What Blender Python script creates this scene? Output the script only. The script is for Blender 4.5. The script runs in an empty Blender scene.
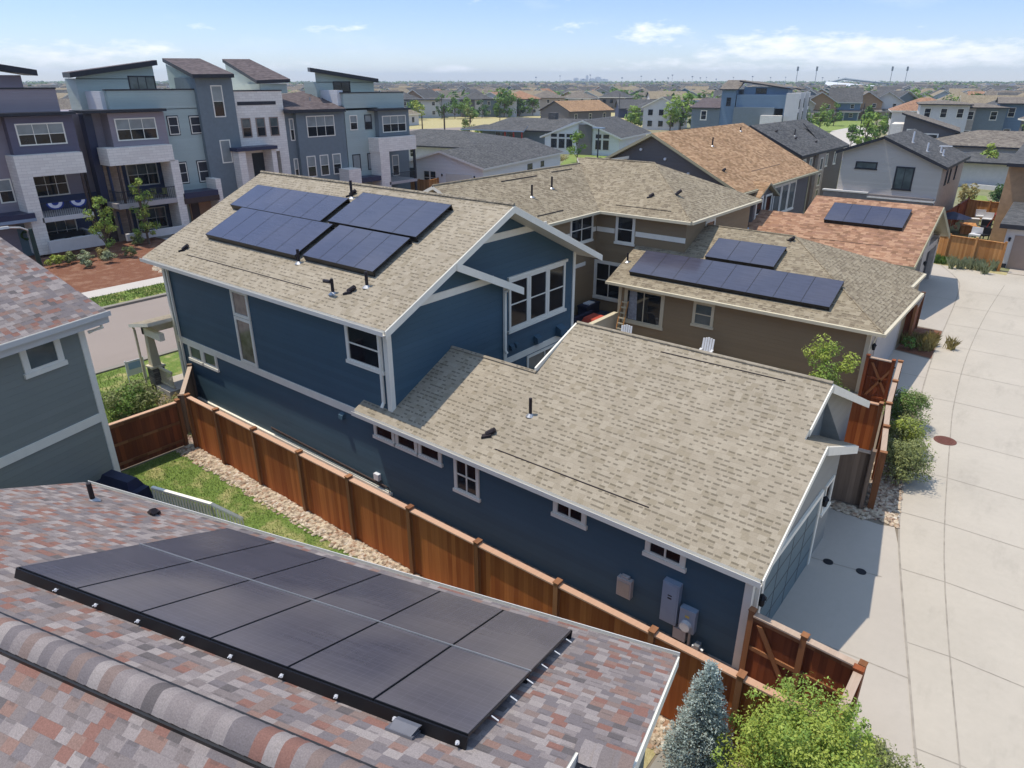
import bpy, math, random
from mathutils import Vector, noise
R = math.radians
sc = bpy.context.scene
col = sc.collection
rnd = random.Random(7)

# ------------------------------------------------------------------ camera numbers
CH, FPX, PIT, YAW = 12.0, 694.0, R(23.56), R(51.34)

def at(u, v, z=0.0):
    """point of the level z that a pixel of the photograph looks at"""
    a = (u - 512) / FPX; b = (384 - v) / FPX
    fw = math.cos(PIT) + b * math.sin(PIT); up = -math.sin(PIT) + b * math.cos(PIT)
    ax = math.pi - YAW; ay = math.pi / 2 - YAW
    dx = fw * math.cos(ax) + a * math.sin(ax); dy = fw * math.cos(ay) + a * math.sin(ay)
    t = (z - CH) / up
    return Vector((dx * t, dy * t, z))

# ------------------------------------------------------------------ materials
def srgb(h):
    h = h.lstrip('#')
    c = [int(h[i:i + 2], 16) / 255 for i in (0, 2, 4)]
    return tuple((x / 12.92 if x <= .04045 else ((x + .055) / 1.055) ** 2.4) for x in c) + (1,)

class NT:
    def __init__(s, name):
        s.m = bpy.data.materials.new(name); s.m.use_nodes = True
        s.t = s.m.node_tree; s.b = s.t.nodes['Principled BSDF']
    def n(s, kind, **kw):
        nd = s.t.nodes.new(kind)
        for k, v in kw.items():
            if k == 'i':
                for kk, vv in v.items():
                    if isinstance(vv, bpy.types.NodeSocket): s.t.links.new(vv, nd.inputs[kk])
                    else: nd.inputs[kk].default_value = vv
            else: setattr(nd, k, v)
        return nd
    def math(s, op, a, b=0.0, c=0.0):
        nd = s.n('ShaderNodeMath', operation=op, i={0: a, 1: b})
        if not isinstance(c, float) or c: 
            if isinstance(c, bpy.types.NodeSocket): s.t.links.new(c, nd.inputs[2])
            else: nd.inputs[2].default_value = c
        return nd.outputs[0]
    def uv(s):
        u = s.n('ShaderNodeUVMap'); u.uv_map = 'UVMap'
        x = s.n('ShaderNodeSeparateXYZ', i={0: u.outputs[0]})
        return u.outputs[0], x.outputs[0], x.outputs[1]
    def obj(s):
        return s.n('ShaderNodeTexCoord').outputs['Object']
    def pos(s):
        return s.n('ShaderNodeNewGeometry').outputs['Position']
    def noise(s, vec, scale, detail=3.0, rough=.55):
        return s.n('ShaderNodeTexNoise', i={'Vector': vec, 'Scale': scale, 'Detail': detail, 'Roughness': rough}).outputs['Fac']
    def ramp(s, fac, stops, mode='LINEAR'):
        r = s.n('ShaderNodeValToRGB', i={0: fac}); cr = r.color_ramp; cr.interpolation = mode
        while len(cr.elements) < len(stops): cr.elements.new(.5)
        for e, (p, c) in zip(cr.elements, stops):
            e.position = p; e.color = c if len(c) == 4 else tuple(c) + (1,)
        return r.outputs[0]
    def mix(s, fac, a, b, mode='MIX'):
        nd = s.n('ShaderNodeMix', data_type='RGBA', blend_type=mode)
        for k, v in ((0, fac), (6, a), (7, b)):
            if isinstance(v, bpy.types.NodeSocket): s.t.links.new(v, nd.inputs[k])
            else: nd.inputs[k].default_value = v
        return nd.outputs[2]
    def mapv(s, vec, scale):
        return s.n('ShaderNodeMapping', i={'Vector': vec, 'Scale': scale}).outputs[0]
    def bump(s, h, strength=.5, dist=.01):
        b = s.n('ShaderNodeBump', i={'Height': h, 'Strength': strength, 'Distance': dist})
        s.t.links.new(b.outputs[0], s.b.inputs['Normal'])
    def out(s, color=None, rough=.7, spec=.3, metal=0.0):
        if color is not None:
            if isinstance(color, bpy.types.NodeSocket): s.t.links.new(color, s.b.inputs['Base Color'])
            else: s.b.inputs['Base Color'].default_value = color
        if isinstance(rough, bpy.types.NodeSocket): s.t.links.new(rough, s.b.inputs['Roughness'])
        else: s.b.inputs['Roughness'].default_value = rough
        s.b.inputs['Specular IOR Level'].default_value = spec
        s.b.inputs['Metallic'].default_value = metal
        return s.m

def mul(c, k): return (min(c[0] * k, 1), min(c[1] * k, 1), min(c[2] * k, 1), 1)

def plain(name, hx, rough=.6, spec=.3, var=.12, scale=3.0, metal=0.0):
    t = NT(name); c = srgb(hx)
    f = t.noise(t.pos(), scale, 4)
    return t.out(t.ramp(f, [(.3, mul(c, 1 - var)), (.7, mul(c, 1 + var))]), rough, spec, metal)

def shingle(name, stops, tabw=.27, rowh=.145, line=.45, shade=.55, big=.12, granul=.10, band=.74):
    """laminated shingles: random tabs in rows, the thick tabs stand proud"""
    t = NT(name); uv, u, v = t.uv()
    vr = t.math('DIVIDE', v, rowh); row = t.math('FLOOR', vr); fv = t.math('FRACT', vr)
    wr = t.n('ShaderNodeTexWhiteNoise', noise_dimensions='1D', i={'W': row}).outputs['Value']
    uu = t.math('ADD', t.math('DIVIDE', u, tabw), t.math('MULTIPLY', wr, 9.7))
    cell = t.math('FLOOR', uu); fu = t.math('FRACT', uu)
    cv = t.n('ShaderNodeCombineXYZ', i={0: cell, 1: row}).outputs[0]
    wn = t.n('ShaderNodeTexWhiteNoise', noise_dimensions='2D', i={'Vector': cv})
    c = t.ramp(wn.outputs['Value'], stops, 'CONSTANT')
    sep = t.n('ShaderNodeSeparateColor', i={0: wn.outputs['Color']})
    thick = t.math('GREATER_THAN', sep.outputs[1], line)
    # dark granule band of laminated tabs, also painting the shadow thick tabs cast
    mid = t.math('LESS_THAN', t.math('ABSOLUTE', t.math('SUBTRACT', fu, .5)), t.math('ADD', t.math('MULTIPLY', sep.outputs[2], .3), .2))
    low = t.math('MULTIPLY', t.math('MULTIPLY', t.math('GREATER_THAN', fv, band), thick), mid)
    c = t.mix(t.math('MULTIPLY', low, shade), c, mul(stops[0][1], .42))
    g = t.noise(t.pos(), 60, 2); c = t.mix(1.0, c, t.ramp(g, [(.25, (1 - granul,) * 3), (.75, (1 + granul,) * 3)]), 'MULTIPLY')
    b = t.noise(t.pos(), .5, 4); c = t.mix(1.0, c, t.ramp(b, [(.3, (1 - big,) * 3), (.7, (1 + big,) * 3)]), 'MULTIPLY')
    h = t.math('ADD', t.math('MULTIPLY', t.math('SUBTRACT', 1.0, fv), .7), t.math('MULTIPLY', thick, .5))
    t.bump(h, .6, .012)
    return t.out(c, .92, .15)

def siding(name, hx, pitch=.19, var=.06, depth=.012, rough=.6):
    t = NT(name); c = srgb(hx); uv, u, v = t.uv()
    f = t.math('FRACT', t.math('DIVIDE', v, pitch))
    t.bump(t.math('SUBTRACT', 1.0, f), .7, depth)
    row = t.math('FLOOR', t.math('DIVIDE', v, pitch))
    wr = t.n('ShaderNodeTexWhiteNoise', noise_dimensions='1D', i={'W': row}).outputs['Value']
    n = t.noise(t.pos(), .8, 4)
    k = t.math('ADD', t.math('MULTIPLY', wr, .35), t.math('MULTIPLY', n, .65))
    return t.out(t.ramp(k, [(.2, mul(c, 1 - var)), (.8, mul(c, 1 + var))]), rough, .3)

def wood(name, hx, hx2, plank=.14, rough=.75):
    t = NT(name); a, b = srgb(hx), srgb(hx2); uv, u, v = t.uv()
    pu = t.math('DIVIDE', u, plank); pf = t.math('FRACT', pu); pc = t.math('FLOOR', pu)
    wn = t.n('ShaderNodeTexWhiteNoise', noise_dimensions='1D', i={'W': pc}).outputs['Value']
    g = t.noise(t.mapv(uv, (14, .8, 1)), 1.0, 5, .65)
    k = t.math('ADD', t.math('MULTIPLY', wn, .5), t.math('MULTIPLY', g, .6))
    c = t.ramp(k, [(.25, a), (.8, b)])
    gap = t.math('LESS_THAN', t.math('ABSOLUTE', t.math('SUBTRACT', pf, .5)), .47)
    t.bump(gap, .8, .012)
    return t.out(c, rough, .2)

def concrete(name, hx, var=.1, stain=.0, rough=.85):
    t = NT(name); c = srgb(hx); p = t.pos()
    n1 = t.noise(p, .35, 6, .6); n2 = t.noise(p, 5.0, 5, .7); n3 = t.noise(p, 70, 2)
    k = t.math('ADD', t.math('MULTIPLY', n1, .5), t.math('ADD', t.math('MULTIPLY', n2, .3), t.math('MULTIPLY', n3, .2)))
    c1 = t.ramp(k, [(.3, mul(c, 1 - var)), (.7, mul(c, 1 + var))])
    if stain:
        s = t.noise(t.mapv(p, (.9, .25, 1)), 1.1, 5, .7)
        c1 = t.mix(t.ramp(s, [(.55, (0, 0, 0)), (.75, (stain,) * 3)]), c1, mul(c, .62))
    t.bump(n3, .15, .004)
    return t.out(c1, rough, .2)

def grassmat(name, a, b, dry, amt=.5):
    t = NT(name); p = t.pos()
    n1 = t.noise(p, 1.3, 5, .6); n2 = t.noise(p, 22, 4, .7)
    c = t.ramp(n2, [(.3, srgb(a)), (.7, srgb(b))])
    c = t.mix(t.ramp(n1, [(.5, (0, 0, 0)), (.68, (amt,) * 3)]), c, srgb(dry))
    t.bump(n2, .8, .05)
    return t.out(c, .9, .1)

def leafmat(name, a, b, scale=6.0, rough=.55, trans=.25):
    t = NT(name); p = t.pos()
    n1 = t.noise(p, scale, 3, .6)
    c = t.ramp(n1, [(.3, srgb(a)), (.7, srgb(b))])
    t.out(c, rough, .25)
    tr = t.n('ShaderNodeBsdfTranslucent', i={'Color': c})
    mx = t.n('ShaderNodeMixShader', i={0: trans, 1: t.b.outputs[0], 2: tr.outputs[0]})
    t.t.links.new(mx.outputs[0], t.t.nodes['Material Output'].inputs[0])
    return t.m

def glassmat(name, hx, rough=.06, var=.5, scale=1.2):
    t = NT(name); c = srgb(hx); n = t.noise(t.pos(), scale, 2)
    return t.out(t.ramp(n, [(.35, mul(c, 1 - var)), (.65, mul(c, 1 + var))]), rough, .6)

def solarmat(name, hx, w, h, rough=.18, spec=.5, dust=.0, lines=.35):
    """black glass over dark cells with hair-thin busbars"""
    t = NT(name); c = srgb(hx); uv, u, v = t.uv()
    lu = t.math('LESS_THAN', t.math('FRACT', t.math('DIVIDE', u, w)), .035)
    lv = t.math('LESS_THAN', t.math('FRACT', t.math('DIVIDE', v, h)), .09)
    g = t.math('MAXIMUM', lu, lv)
    n = t.noise(t.mapv(uv, (1.2, 9, 1)), 1.0, 4)
    base = t.ramp(n, [(.3, mul(c, .85)), (.7, mul(c, 1.15))])
    cc = t.mix(t.math('MULTIPLY', g, lines), base, mul(c, 1.7))
    n2 = t.noise(t.pos(), .45, 2, .4)
    cc = t.mix(t.ramp(n2, [(.45, (0, 0, 0)), (.75, (dust,) * 3)]), cc, srgb('#857b74'))
    return t.out(cc, rough, spec)

M = {}
tan = [(0, srgb('#928671')), (.15, srgb('#988c78')), (.40, srgb('#9d917d')), (.70, srgb('#a19581')), (.90, srgb('#998d79'))]
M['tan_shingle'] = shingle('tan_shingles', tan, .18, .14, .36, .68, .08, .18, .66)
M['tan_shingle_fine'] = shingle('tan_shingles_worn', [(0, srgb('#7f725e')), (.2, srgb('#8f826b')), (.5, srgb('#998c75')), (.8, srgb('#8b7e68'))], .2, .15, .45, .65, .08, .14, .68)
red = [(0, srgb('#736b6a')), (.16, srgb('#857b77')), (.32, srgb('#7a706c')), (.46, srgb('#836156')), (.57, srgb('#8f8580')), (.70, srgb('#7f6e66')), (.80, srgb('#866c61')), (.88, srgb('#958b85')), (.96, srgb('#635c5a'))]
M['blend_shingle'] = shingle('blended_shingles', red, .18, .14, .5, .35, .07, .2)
M['blend_cap'] = shingle('blended_ridge_caps', red, .2, 4.0, 2, 0, .06, .2)
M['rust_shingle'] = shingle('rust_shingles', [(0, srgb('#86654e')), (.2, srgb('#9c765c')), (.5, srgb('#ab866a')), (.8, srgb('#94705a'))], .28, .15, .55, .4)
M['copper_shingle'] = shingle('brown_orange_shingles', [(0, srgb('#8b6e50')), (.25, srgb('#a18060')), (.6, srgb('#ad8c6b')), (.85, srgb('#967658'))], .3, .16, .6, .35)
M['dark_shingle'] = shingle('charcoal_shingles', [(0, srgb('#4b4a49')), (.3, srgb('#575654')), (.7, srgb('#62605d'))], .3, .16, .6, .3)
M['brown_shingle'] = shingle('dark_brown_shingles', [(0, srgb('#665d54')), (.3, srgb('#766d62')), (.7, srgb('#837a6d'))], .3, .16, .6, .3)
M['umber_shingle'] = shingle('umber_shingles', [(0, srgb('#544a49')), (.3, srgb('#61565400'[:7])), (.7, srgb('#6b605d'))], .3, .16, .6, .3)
M['blue_siding'] = siding('blue_siding', '#425b68', .19, .1)
M['greygreen_siding'] = siding('grey_green_siding', '#85887f')
M['grey_wall'] = siding('grey_siding', '#8d8c84')
M['brown_siding'] = siding('brown_siding', '#8f7a5c')
M['darkgrey_siding'] = siding('dark_grey_siding', '#686360')
M['umber_siding'] = siding('umber_siding', '#6d6258')
M['lightgrey_siding'] = siding('light_grey_siding', '#bfb7ad', .2)
M['beige_wall'] = plain('beige_stucco', '#b3a79a', .85, .2)
M['tan_wall'] = plain('tan_stucco', '#b08c6a', .85, .2)
M['white_siding'] = siding('white_siding', '#d6d4d2', .2)
M['white_wall'] = plain('white_stucco', '#d2cdc6', .85, .2, .05)
M['purple_siding'] = siding('plum_grey_siding', '#968a8c', .2)
M['plum_dark'] = siding('dark_plum_siding', '#67606c', .2)
M['teal_siding'] = siding('pale_teal_siding', '#abb6ad', .2)
M['slate_siding'] = plain('slate_panel', '#757e80', .7, .3, .06)
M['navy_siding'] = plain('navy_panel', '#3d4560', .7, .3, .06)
M['townblue_siding'] = siding('steel_blue_siding', '#6c8193', .25)
t = NT('pale_brick'); uv, u, v = t.uv()
br = t.n('ShaderNodeTexBrick', i={'Vector': uv, 'Color1': srgb('#e6dccd'), 'Color2': srgb('#f2e9da'), 'Mortar': srgb('#d6ccbe'), 'Scale': 1.0, 'Mortar Size': .012, 'Brick Width': .6, 'Row Height': .2})
M['pale_brick'] = t.out(br.outputs[0], .85, .2)
t = NT('tan_brick'); uv, u, v = t.uv()
br = t.n('ShaderNodeTexBrick', i={'Vector': uv, 'Color1': srgb('#8f7b68'), 'Color2': srgb('#a68f79'), 'Mortar': srgb('#85786c'), 'Scale': 1.0, 'Mortar Size': .01, 'Brick Width': .4, 'Row Height': .13})
M['tan_brick'] = t.out(br.outputs[0], .85, .2)
t = NT('dark_stone'); uv, u, v = t.uv()
br = t.n('ShaderNodeTexBrick', i={'Vector': uv, 'Color1': srgb('#57534f'), 'Color2': srgb('#7d766e'), 'Mortar': srgb('#4a4744'), 'Scale': 1.0, 'Mortar Size': .01, 'Brick Width': .3, 'Row Height': .09})
M['stone'] = t.out(br.outputs[0], .85, .2)
M['trim'] = plain('warm_white_trim', '#efe7d4', .5, .35, .04)
M['cream_trim'] = plain('cream_trim', '#cfc2a4', .5, .3, .04)
M['olive_trim'] = plain('olive_trim', '#a89f80', .5, .3, .05)
M['gutter'] = plain('white_gutter', '#c9c5bd', .35, .5, .03)
M['dark_trim'] = plain('dark_trim', '#2c2c31', .5, .35, .1)
M['navy_trim'] = plain('navy_metal', '#262b48', .4, .5, .1)
M['glass'] = glassmat('window_glass', '#171c22')
M['glass_light'] = glassmat('window_glass_light', '#5a625f', .1, .3)
M['blind'] = glassmat('window_blind', '#8e938f', .15, .12)
M['warm_pane'] = glassmat('pane_with_painted_reflection', '#74695e', .08, .35, 2.5)  # beige-brown reflections are painted into the pane colour
M['curtain'] = plain('curtain_behind_glass', '#8f9299', .3, .5, .3, 9)
M['door'] = plain('dark_door', '#33373a', .5)
M['garage_blue'] = plain('slate_blue_garage_door', '#66777a', .5, .3, .05)
M['garage_tan'] = plain('tan_garage_door', '#9c8879', .6, .3, .05)
M['garage_white'] = plain('white_garage_door', '#c9c3ba', .6, .3, .05)
M['fence'] = wood('stained_cedar', '#904a24', '#bd713c')
M['fence_dark'] = wood('dark_cedar', '#5f321f', '#92502d')
M['fence_old'] = wood('weathered_cedar', '#5d4b3c', '#8d7763')
M['fence_tan'] = wood('honey_cedar', '#a06a38', '#cb955c')
M['fence_post'] = wood('stained_post', '#754a2d', '#9c6c48', .5)
M['fence_cap'] = wood('sun_bleached_rail', '#b48a6b', '#cba588', 3)
M['fence_cap_pale'] = wood('pale_rail', '#a8907b', '#c9b49f', 3)
M['concrete'] = concrete('alley_concrete', '#b5ab9b', .11, .42)
M['driveway'] = concrete('driveway_concrete', '#b3a99b', .08, .25)
M['sidewalk'] = concrete('sidewalk_concrete', '#bdb5aa', .05)
M['kerbmat'] = concrete('kerb_concrete', '#8d857a', .08)
M['asphalt'] = concrete('street_concrete', '#93867c', .06, .15)
M['joint'] = plain('joint_sealant', '#9a9184', .9, .1, .2)
M['soil'] = concrete('bare_soil', '#7d7263', .25)
M['mulch'] = grassmat('red_mulch', '#5f3d2c', '#936650', '#b0927a', .4)
M['lawn'] = grassmat('lawn', '#4d6230', '#849748', '#b3a772', .9)
M['parklawn'] = grassmat('park_lawn', '#6a7a3d', '#8a9953', '#a6a468', .6)
M['drygrass'] = grassmat('dry_grass', '#a09468', '#bbae7e', '#c7b98f', .6)
M['pebble'] = None
t = NT('river_pebbles'); oi = t.n('ShaderNodeTexWhiteNoise', noise_dimensions='3D', i={'Vector': t.n('ShaderNodeVectorMath', operation='SNAP', i={0: t.pos(), 1: (.09, .09, .3)}).outputs[0]})
M['pebble'] = t.out(t.ramp(oi.outputs['Value'], [(0, srgb('#8f7c68')), (.3, srgb('#b5a48c')), (.6, srgb('#cdbda2')), (.8, srgb('#a07f65')), (1, srgb('#d6cab6'))]), .8, .2)
t = NT('dark_pebbles'); oi = t.n('ShaderNodeTexWhiteNoise', noise_dimensions='3D', i={'Vector': t.n('ShaderNodeVectorMath', operation='SNAP', i={0: t.pos(), 1: (.1, .1, .3)}).outputs[0]})
M['darkpebble'] = t.out(t.ramp(oi.outputs['Value'], [(0, srgb('#5b4b44')), (.4, srgb('#866f62')), (.8, srgb('#a78f7e'))]), .8, .2)
M['solar_far'] = solarmat('blue_black_solar_glass', '#41414f', .17, .17, .2, .8, .12, .15)
M['solar_near'] = solarmat('black_solar_glass', '#4a464c', .16, .085, .24, .8, .45, .55)
M['black'] = plain('black_frame', '#111114', .4, .4)
M['pipe'] = plain('dark_vent_pipe', '#2b2426', .6)
M['metal'] = plain('galvanised_metal', '#a5a5a5', .4, .5, .1, 3, .6)
M['greybox'] = plain('grey_utility_paint', '#8e9cab', .45, .4, .05)
M['beigebox'] = plain('beige_utility_paint', '#b3aca6', .5, .4, .05)
M['meterglass'] = plain('meter_dome', '#c9c9c6', .2, .6)
M['rust'] = plain('rusty_iron', '#6a4338', .8, .3, .2, 20)
M['black_iron'] = plain('black_iron', '#17181c', .6, .3)
M['spruce'] = leafmat('blue_spruce_needles', '#99a8a2', '#cad4ca', 9, .6, .2)
M['leaf_yellow'] = leafmat('yellow_green_leaves', '#7f9030', '#b9c25e', 5)
M['leaf_bright'] = leafmat('bright_green_leaves', '#688532', '#a2b658', 3)
M['leaf_mid'] = leafmat('mid_green_leaves', '#4c6a2a', '#7f9d4b', 3)
M['leaf_dark'] = leafmat('dark_green_leaves', '#34502a', '#5b7a3c', .5)
M['leaf_olive'] = leafmat('olive_leaves', '#6b7340', '#9aa067', 5)
M['leaf_grey'] = leafmat('grey_green_grass', '#818a63', '#b1b58e', 6)
M['leaf_dry'] = leafmat('dry_weeds', '#8a7a45', '#b0a268', 6)
M['blade'] = leafmat('grass_blades', '#536b30', '#9aa65c', 2.2, .6, .3)
M['bark'] = plain('bark', '#6a5a4c', .9, .1, .25, 15)
M['red_cloth'] = plain('red_cushion', '#b04a38', .9)
M['navy_cloth'] = plain('navy_cover', '#1c2138', .6, .3, .2)
M['white_plastic'] = plain('white_plastic', '#d8d8d8', .4, .4, .03)
M['bunting_blue'] = plain('bunting_blue', '#2b3e86', .8)
M['bunting_white'] = plain('bunting_white', '#d8d8dc', .8)
M['darkwood'] = plain('dark_timber', '#4a3a33', .7)
M['navy_deck'] = plain('dark_decking', '#3a4152', .7)
M['carpaint'] = plain('dark_car_paint', '#23262c', .3, .5)
M['carwhite'] = plain('white_car_paint', '#c9ccd0', .3, .5, .03)
M['redpaint'] = plain('red_paint', '#9a3426', .6)

# ------------------------------------------------------------------ mesh building
class Fr:
    """a plan frame turned by a degrees about a point"""
    def __init__(s, a=0, ox=0, oy=0, oz=0):
        s.c, s.n = math.cos(R(a)), math.sin(R(a)); s.o = (ox, oy, oz); s.a = a
    def __call__(s, p):
        return Vector((s.o[0] + s.c * p[0] - s.n * p[1], s.o[1] + s.n * p[0] + s.c * p[1], s.o[2] + p[2]))
    def d(s, p):
        return Vector((s.c * p[0] - s.n * p[1], s.n * p[0] + s.c * p[1], p[2]))
W0 = Fr()

class MB:
    def __init__(s, fr=W0):
        s.v = []; s.f = []; s.mi = []; s.uv = []; s.fr = fr; s.cut = [0]
    def face(s, pts, m=0, raw=False, uv=None):
        P = [Vector(p) if raw else s.fr(p) for p in pts]
        b = len(s.v); s.v += P; s.f.append(list(range(b, b + len(P)))); s.mi.append(m)
        if uv is None:
            n = Vector((0, 0, 0))
            for i in range(len(P)):
                a, c = P[i], P[(i + 1) % len(P)]
                n += Vector(((a.y - c.y) * (a.z + c.z), (a.z - c.z) * (a.x + c.x), (a.x - c.x) * (a.y + c.y)))
            if n.length < 1e-12: uv = [(0, 0)] * len(P)
            else:
                n.normalize()
                if abs(n.z) > .9995: uv = [(p.x, p.y) for p in P]
                else:
                    e = Vector((-n.y, n.x, 0)).normalized(); w = n.cross(e)
                    if w.z < 0: w = -w
                    uv = [(p.dot(e), p.dot(w)) for p in P]
        s.uv += uv
        return s
    def hexa(s, p, m=0, raw=False):
        """eight corners: bottom loop then top loop, both counter-clockwise from above"""
        s.cut.append(len(s.f))
        for q in ((3, 2, 1, 0), (4, 5, 6, 7), (0, 1, 5, 4), (1, 2, 6, 5), (2, 3, 7, 6), (3, 0, 4, 7)):
            s.face([p[i] for i in q], m, raw)
        return s
    def box(s, x0, x1, y0, y1, z0, z1, m=0):
        x0, x1 = sorted((x0, x1)); y0, y1 = sorted((y0, y1)); z0, z1 = sorted((z0, z1))
        return s.hexa([(x0, y0, z0), (x1, y0, z0), (x1, y1, z0), (x0, y1, z0), (x0, y0, z1), (x1, y0, z1), (x1, y1, z1), (x0, y1, z1)], m)
    def obox(s, P, u, v, n, a, b, c, m=0):
        """box spanned on axes u, v, n (world vectors) over ranges a, b, c from world point P"""
        q = []
        for k in (c[0], c[1]):
            for (i, j) in ((a[0], b[0]), (a[1], b[0]), (a[1], b[1]), (a[0], b[1])):
                q.append(P + u * i + v * j + n * k)
        return s.hexa(q, m, True)
    def slab(s, top, t, m_top=0, m_side=1):
        """roof plane of thickness t hung below the polygon top (counter-clockwise from above)"""
        s.cut.append(len(s.f))
        s.face(top, m_top)
        low = [(p[0], p[1], p[2] - t) for p in top]
        s.face(low[::-1], m_side)
        for i in range(len(top)):
            j = (i + 1) % len(top)
            s.face([low[i], low[j], top[j], top[i]], m_side)
        return s
    def prism(s, poly, z0, z1, m=0):
        s.face([(p[0], p[1], z1) for p in poly], m); s.face([(p[0], p[1], z0) for p in poly][::-1], m)
        for i in range(len(poly)):
            a, b = poly[i], poly[(i + 1) % len(poly)]
            s.face([(a[0], a[1], z0), (b[0], b[1], z0), (b[0], b[1], z1), (a[0], a[1], z1)], m)
        return s
    def tube(s, pts, r, m=0, k=8, raw=False, caps=True):
        P = [Vector(p) if raw else s.fr(p) for p in pts]
        rs = r if isinstance(r, (list, tuple)) else [r] * len(P)
        rings = []
        for i, p in enumerate(P):
            d = (P[min(i + 1, len(P) - 1)] - P[max(i - 1, 0)]).normalized()
            a = d.orthogonal().normalized(); b = d.cross(a)
            rings.append([p + (a * math.cos(2 * math.pi * j / k) + b * math.sin(2 * math.pi * j / k)) * rs[i] for j in range(k)])
        for i in range(len(P) - 1):
            for j in range(k):
                s.face([rings[i][j], rings[i][(j + 1) % k], rings[i + 1][(j + 1) % k], rings[i + 1][j]], m, True)
        if caps:
            s.face(rings[0][::-1], m, True); s.face(rings[-1], m, True)
        return s
    def fcut(s):
        s.cut = list(range(len(s.f))); return s
    def each(s, name, mats, parent):
        """every box or loose face becomes a part of its own"""
        out = []; st = sorted(set(s.cut)) + [len(s.f)]
        if st[0] != 0: st = [0] + st
        k = 0; offs = [0]
        for f in s.f: offs.append(offs[-1] + len(f))
        for a, b in zip(st[:-1], st[1:]):
            m = MB()
            for i in range(a, b): m.face([s.v[j] for j in s.f[i]], s.mi[i], True, uv=s.uv[offs[i]:offs[i + 1]])
            out.append(m.build(name, mats, parent))
        return out
    def build(s, name, mats, parent=None, loc=None, smooth=False):
        me = bpy.data.meshes.new(name)
        if parent is not None:
            top = parent
            while top.parent: top = top.parent
            o0 = Vector(top.location)
        else: o0 = Vector(loc) if loc is not None else Vector((0, 0, 0))
        me.from_pydata([tuple(p - o0) for p in s.v], [], s.f)
        uvl = me.uv_layers.new(name='UVMap')
        flat = [c for q in s.uv for c in q]; uvl.data.foreach_set('uv', flat)
        if not isinstance(mats, (list, tuple)): mats = [mats]
        for m in mats: me.materials.append(M[m] if isinstance(m, str) else m)
        me.polygons.foreach_set('material_index', s.mi)
        if smooth: me.polygons.foreach_set('use_smooth', [True] * len(s.f))
        o = bpy.data.objects.new(name, me); col.objects.link(o)
        if parent is not None: o.parent = parent
        else: o.location = o0
        return o

def tag(o, label, cat, group=None, kind=None):
    if kind: o['kind'] = kind
    if label: o['label'] = label
    if cat: o['category'] = cat
    if group: o['group'] = group
    return o
def thing(name, label, cat, loc, group=None):
    o = bpy.data.objects.new(name, None); col.objects.link(o); o.location = loc; o.empty_display_size = .3
    return tag(o, label, cat, group)
def struct(name, mb, mats):
    o = mb.build(name, mats); o['kind'] = 'structure'; return o

UP = Vector((0, 0, 1))
def window(H, P, u, w, h, nx=1, ny=2, trim='trim', casing=.1, glass='glass', top_glass=None, sill=.04, name='window', bar=.045, label=None):
    """casing, sash bars and panes on a wall; P lower left corner (seen from outside) of the casing, u along the wall, outward normal u x up"""
    u = u.normalized(); n = u.cross(UP)
    mb = MB(); P = Vector(P)
    for a, b in (((0, casing), (0, h)), ((w - casing, w), (0, h)), ((casing, w - casing), (h - casing, h)), ((casing, w - casing), (0, casing))):
        mb.obox(P, u, UP, n, a, b, (-.02, .045))
    if sill: mb.obox(P, u, UP, n, (-sill, w + sill), (-.03, casing * .6), (-.02, .075))
    iw, ih = w - 2 * casing, h - 2 * casing
    for i in range(1, nx): 
        x = casing + iw * i / nx
        mb.obox(P, u, UP, n, (x - bar / 2, x + bar / 2), (casing, h - casing), (-.02, .034))
    for j in range(1, ny):
        y = casing + ih * j / ny
        mb.obox(P, u, UP, n, (casing, w - casing), (y - bar / 2, y + bar / 2), (-.02, .031))
    f = mb.build(name, trim, H)
    if label: f['label'] = label
    g = MB(); e = .012
    def pane(z0, z1): g2 = MB(); q = [P + u * casing + UP * z0 + n * e, P + u * (w - casing) + UP * z0 + n * e, P + u * (w - casing) + UP * z1 + n * e, P + u * casing + UP * z1 + n * e]; g2.face(q, 0, True); return g2
    if top_glass:
        mid = casing + ih * .5
        pane(casing, mid).build('pane', glass, f); pane(mid, h - casing).build('pane', top_glass, f)
    else: pane(casing, h - casing).build('pane', glass, f)
    return f

def downspout(H, fr, x, y, z0, z1, off, mat='trim'):
    mb = MB(fr)
    mb.box(x - .045, x + .045, y - .035, y + .035, z0 + .15, z1 - .25)
    a = (x, y, z1 - .22); b = (x + off[0], y + off[1], z1 - .02)
    mb.tube([a, b], .045, 0, 6)
    mb.tube([(x, y, z0 + .18), (x + off[0] * .3, y + off[1] * .3 - .0, z0 + .04)], .05, 0, 6)
    return mb.build('downspout', mat, H)

def vent_pipe(H, p, h=.4, r=.05, flash=True, mat='pipe', name='vent_pipe'):
    mb = MB(); p = Vector(p)
    mb.tube([p - UP * .05, p + UP * h], r, 0, 10)
    if flash: mb.tube([p - UP * .03, p + UP * .05], [r * 3.0, r * 1.1], 1, 10)
    return mb.build(name, [mat, 'metal'], H)
def slant_vent(H, p, d, mat='pipe'):
    """low hooded exhaust vent"""
    mb = MB(); p = Vector(p); d = Vector(d)
    mb.tube([p, p + d * .32 + UP * .1], [.09, .07], 0, 8)
    s = d.cross(UP).normalized()
    mb.obox(p, d.normalized(), s, UP, (-.14, .14), (-.14, .14), (-.04, .02))
    return mb.build('roof_vent', mat, H)
def slot_vent(H, a, b, mat='pipe'):
    """a long low intake vent lying along the shingles"""
    a, b = Vector(a), Vector(b); mb = MB(); u = (b - a).normalized(); n = UP.copy(); v = n.cross(u)
    mb.obox(a, u, v, n, (0, (b - a).length), (-.012, .012), (-.03, .017))
    return mb.build('slot_vent', mat, H)

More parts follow.
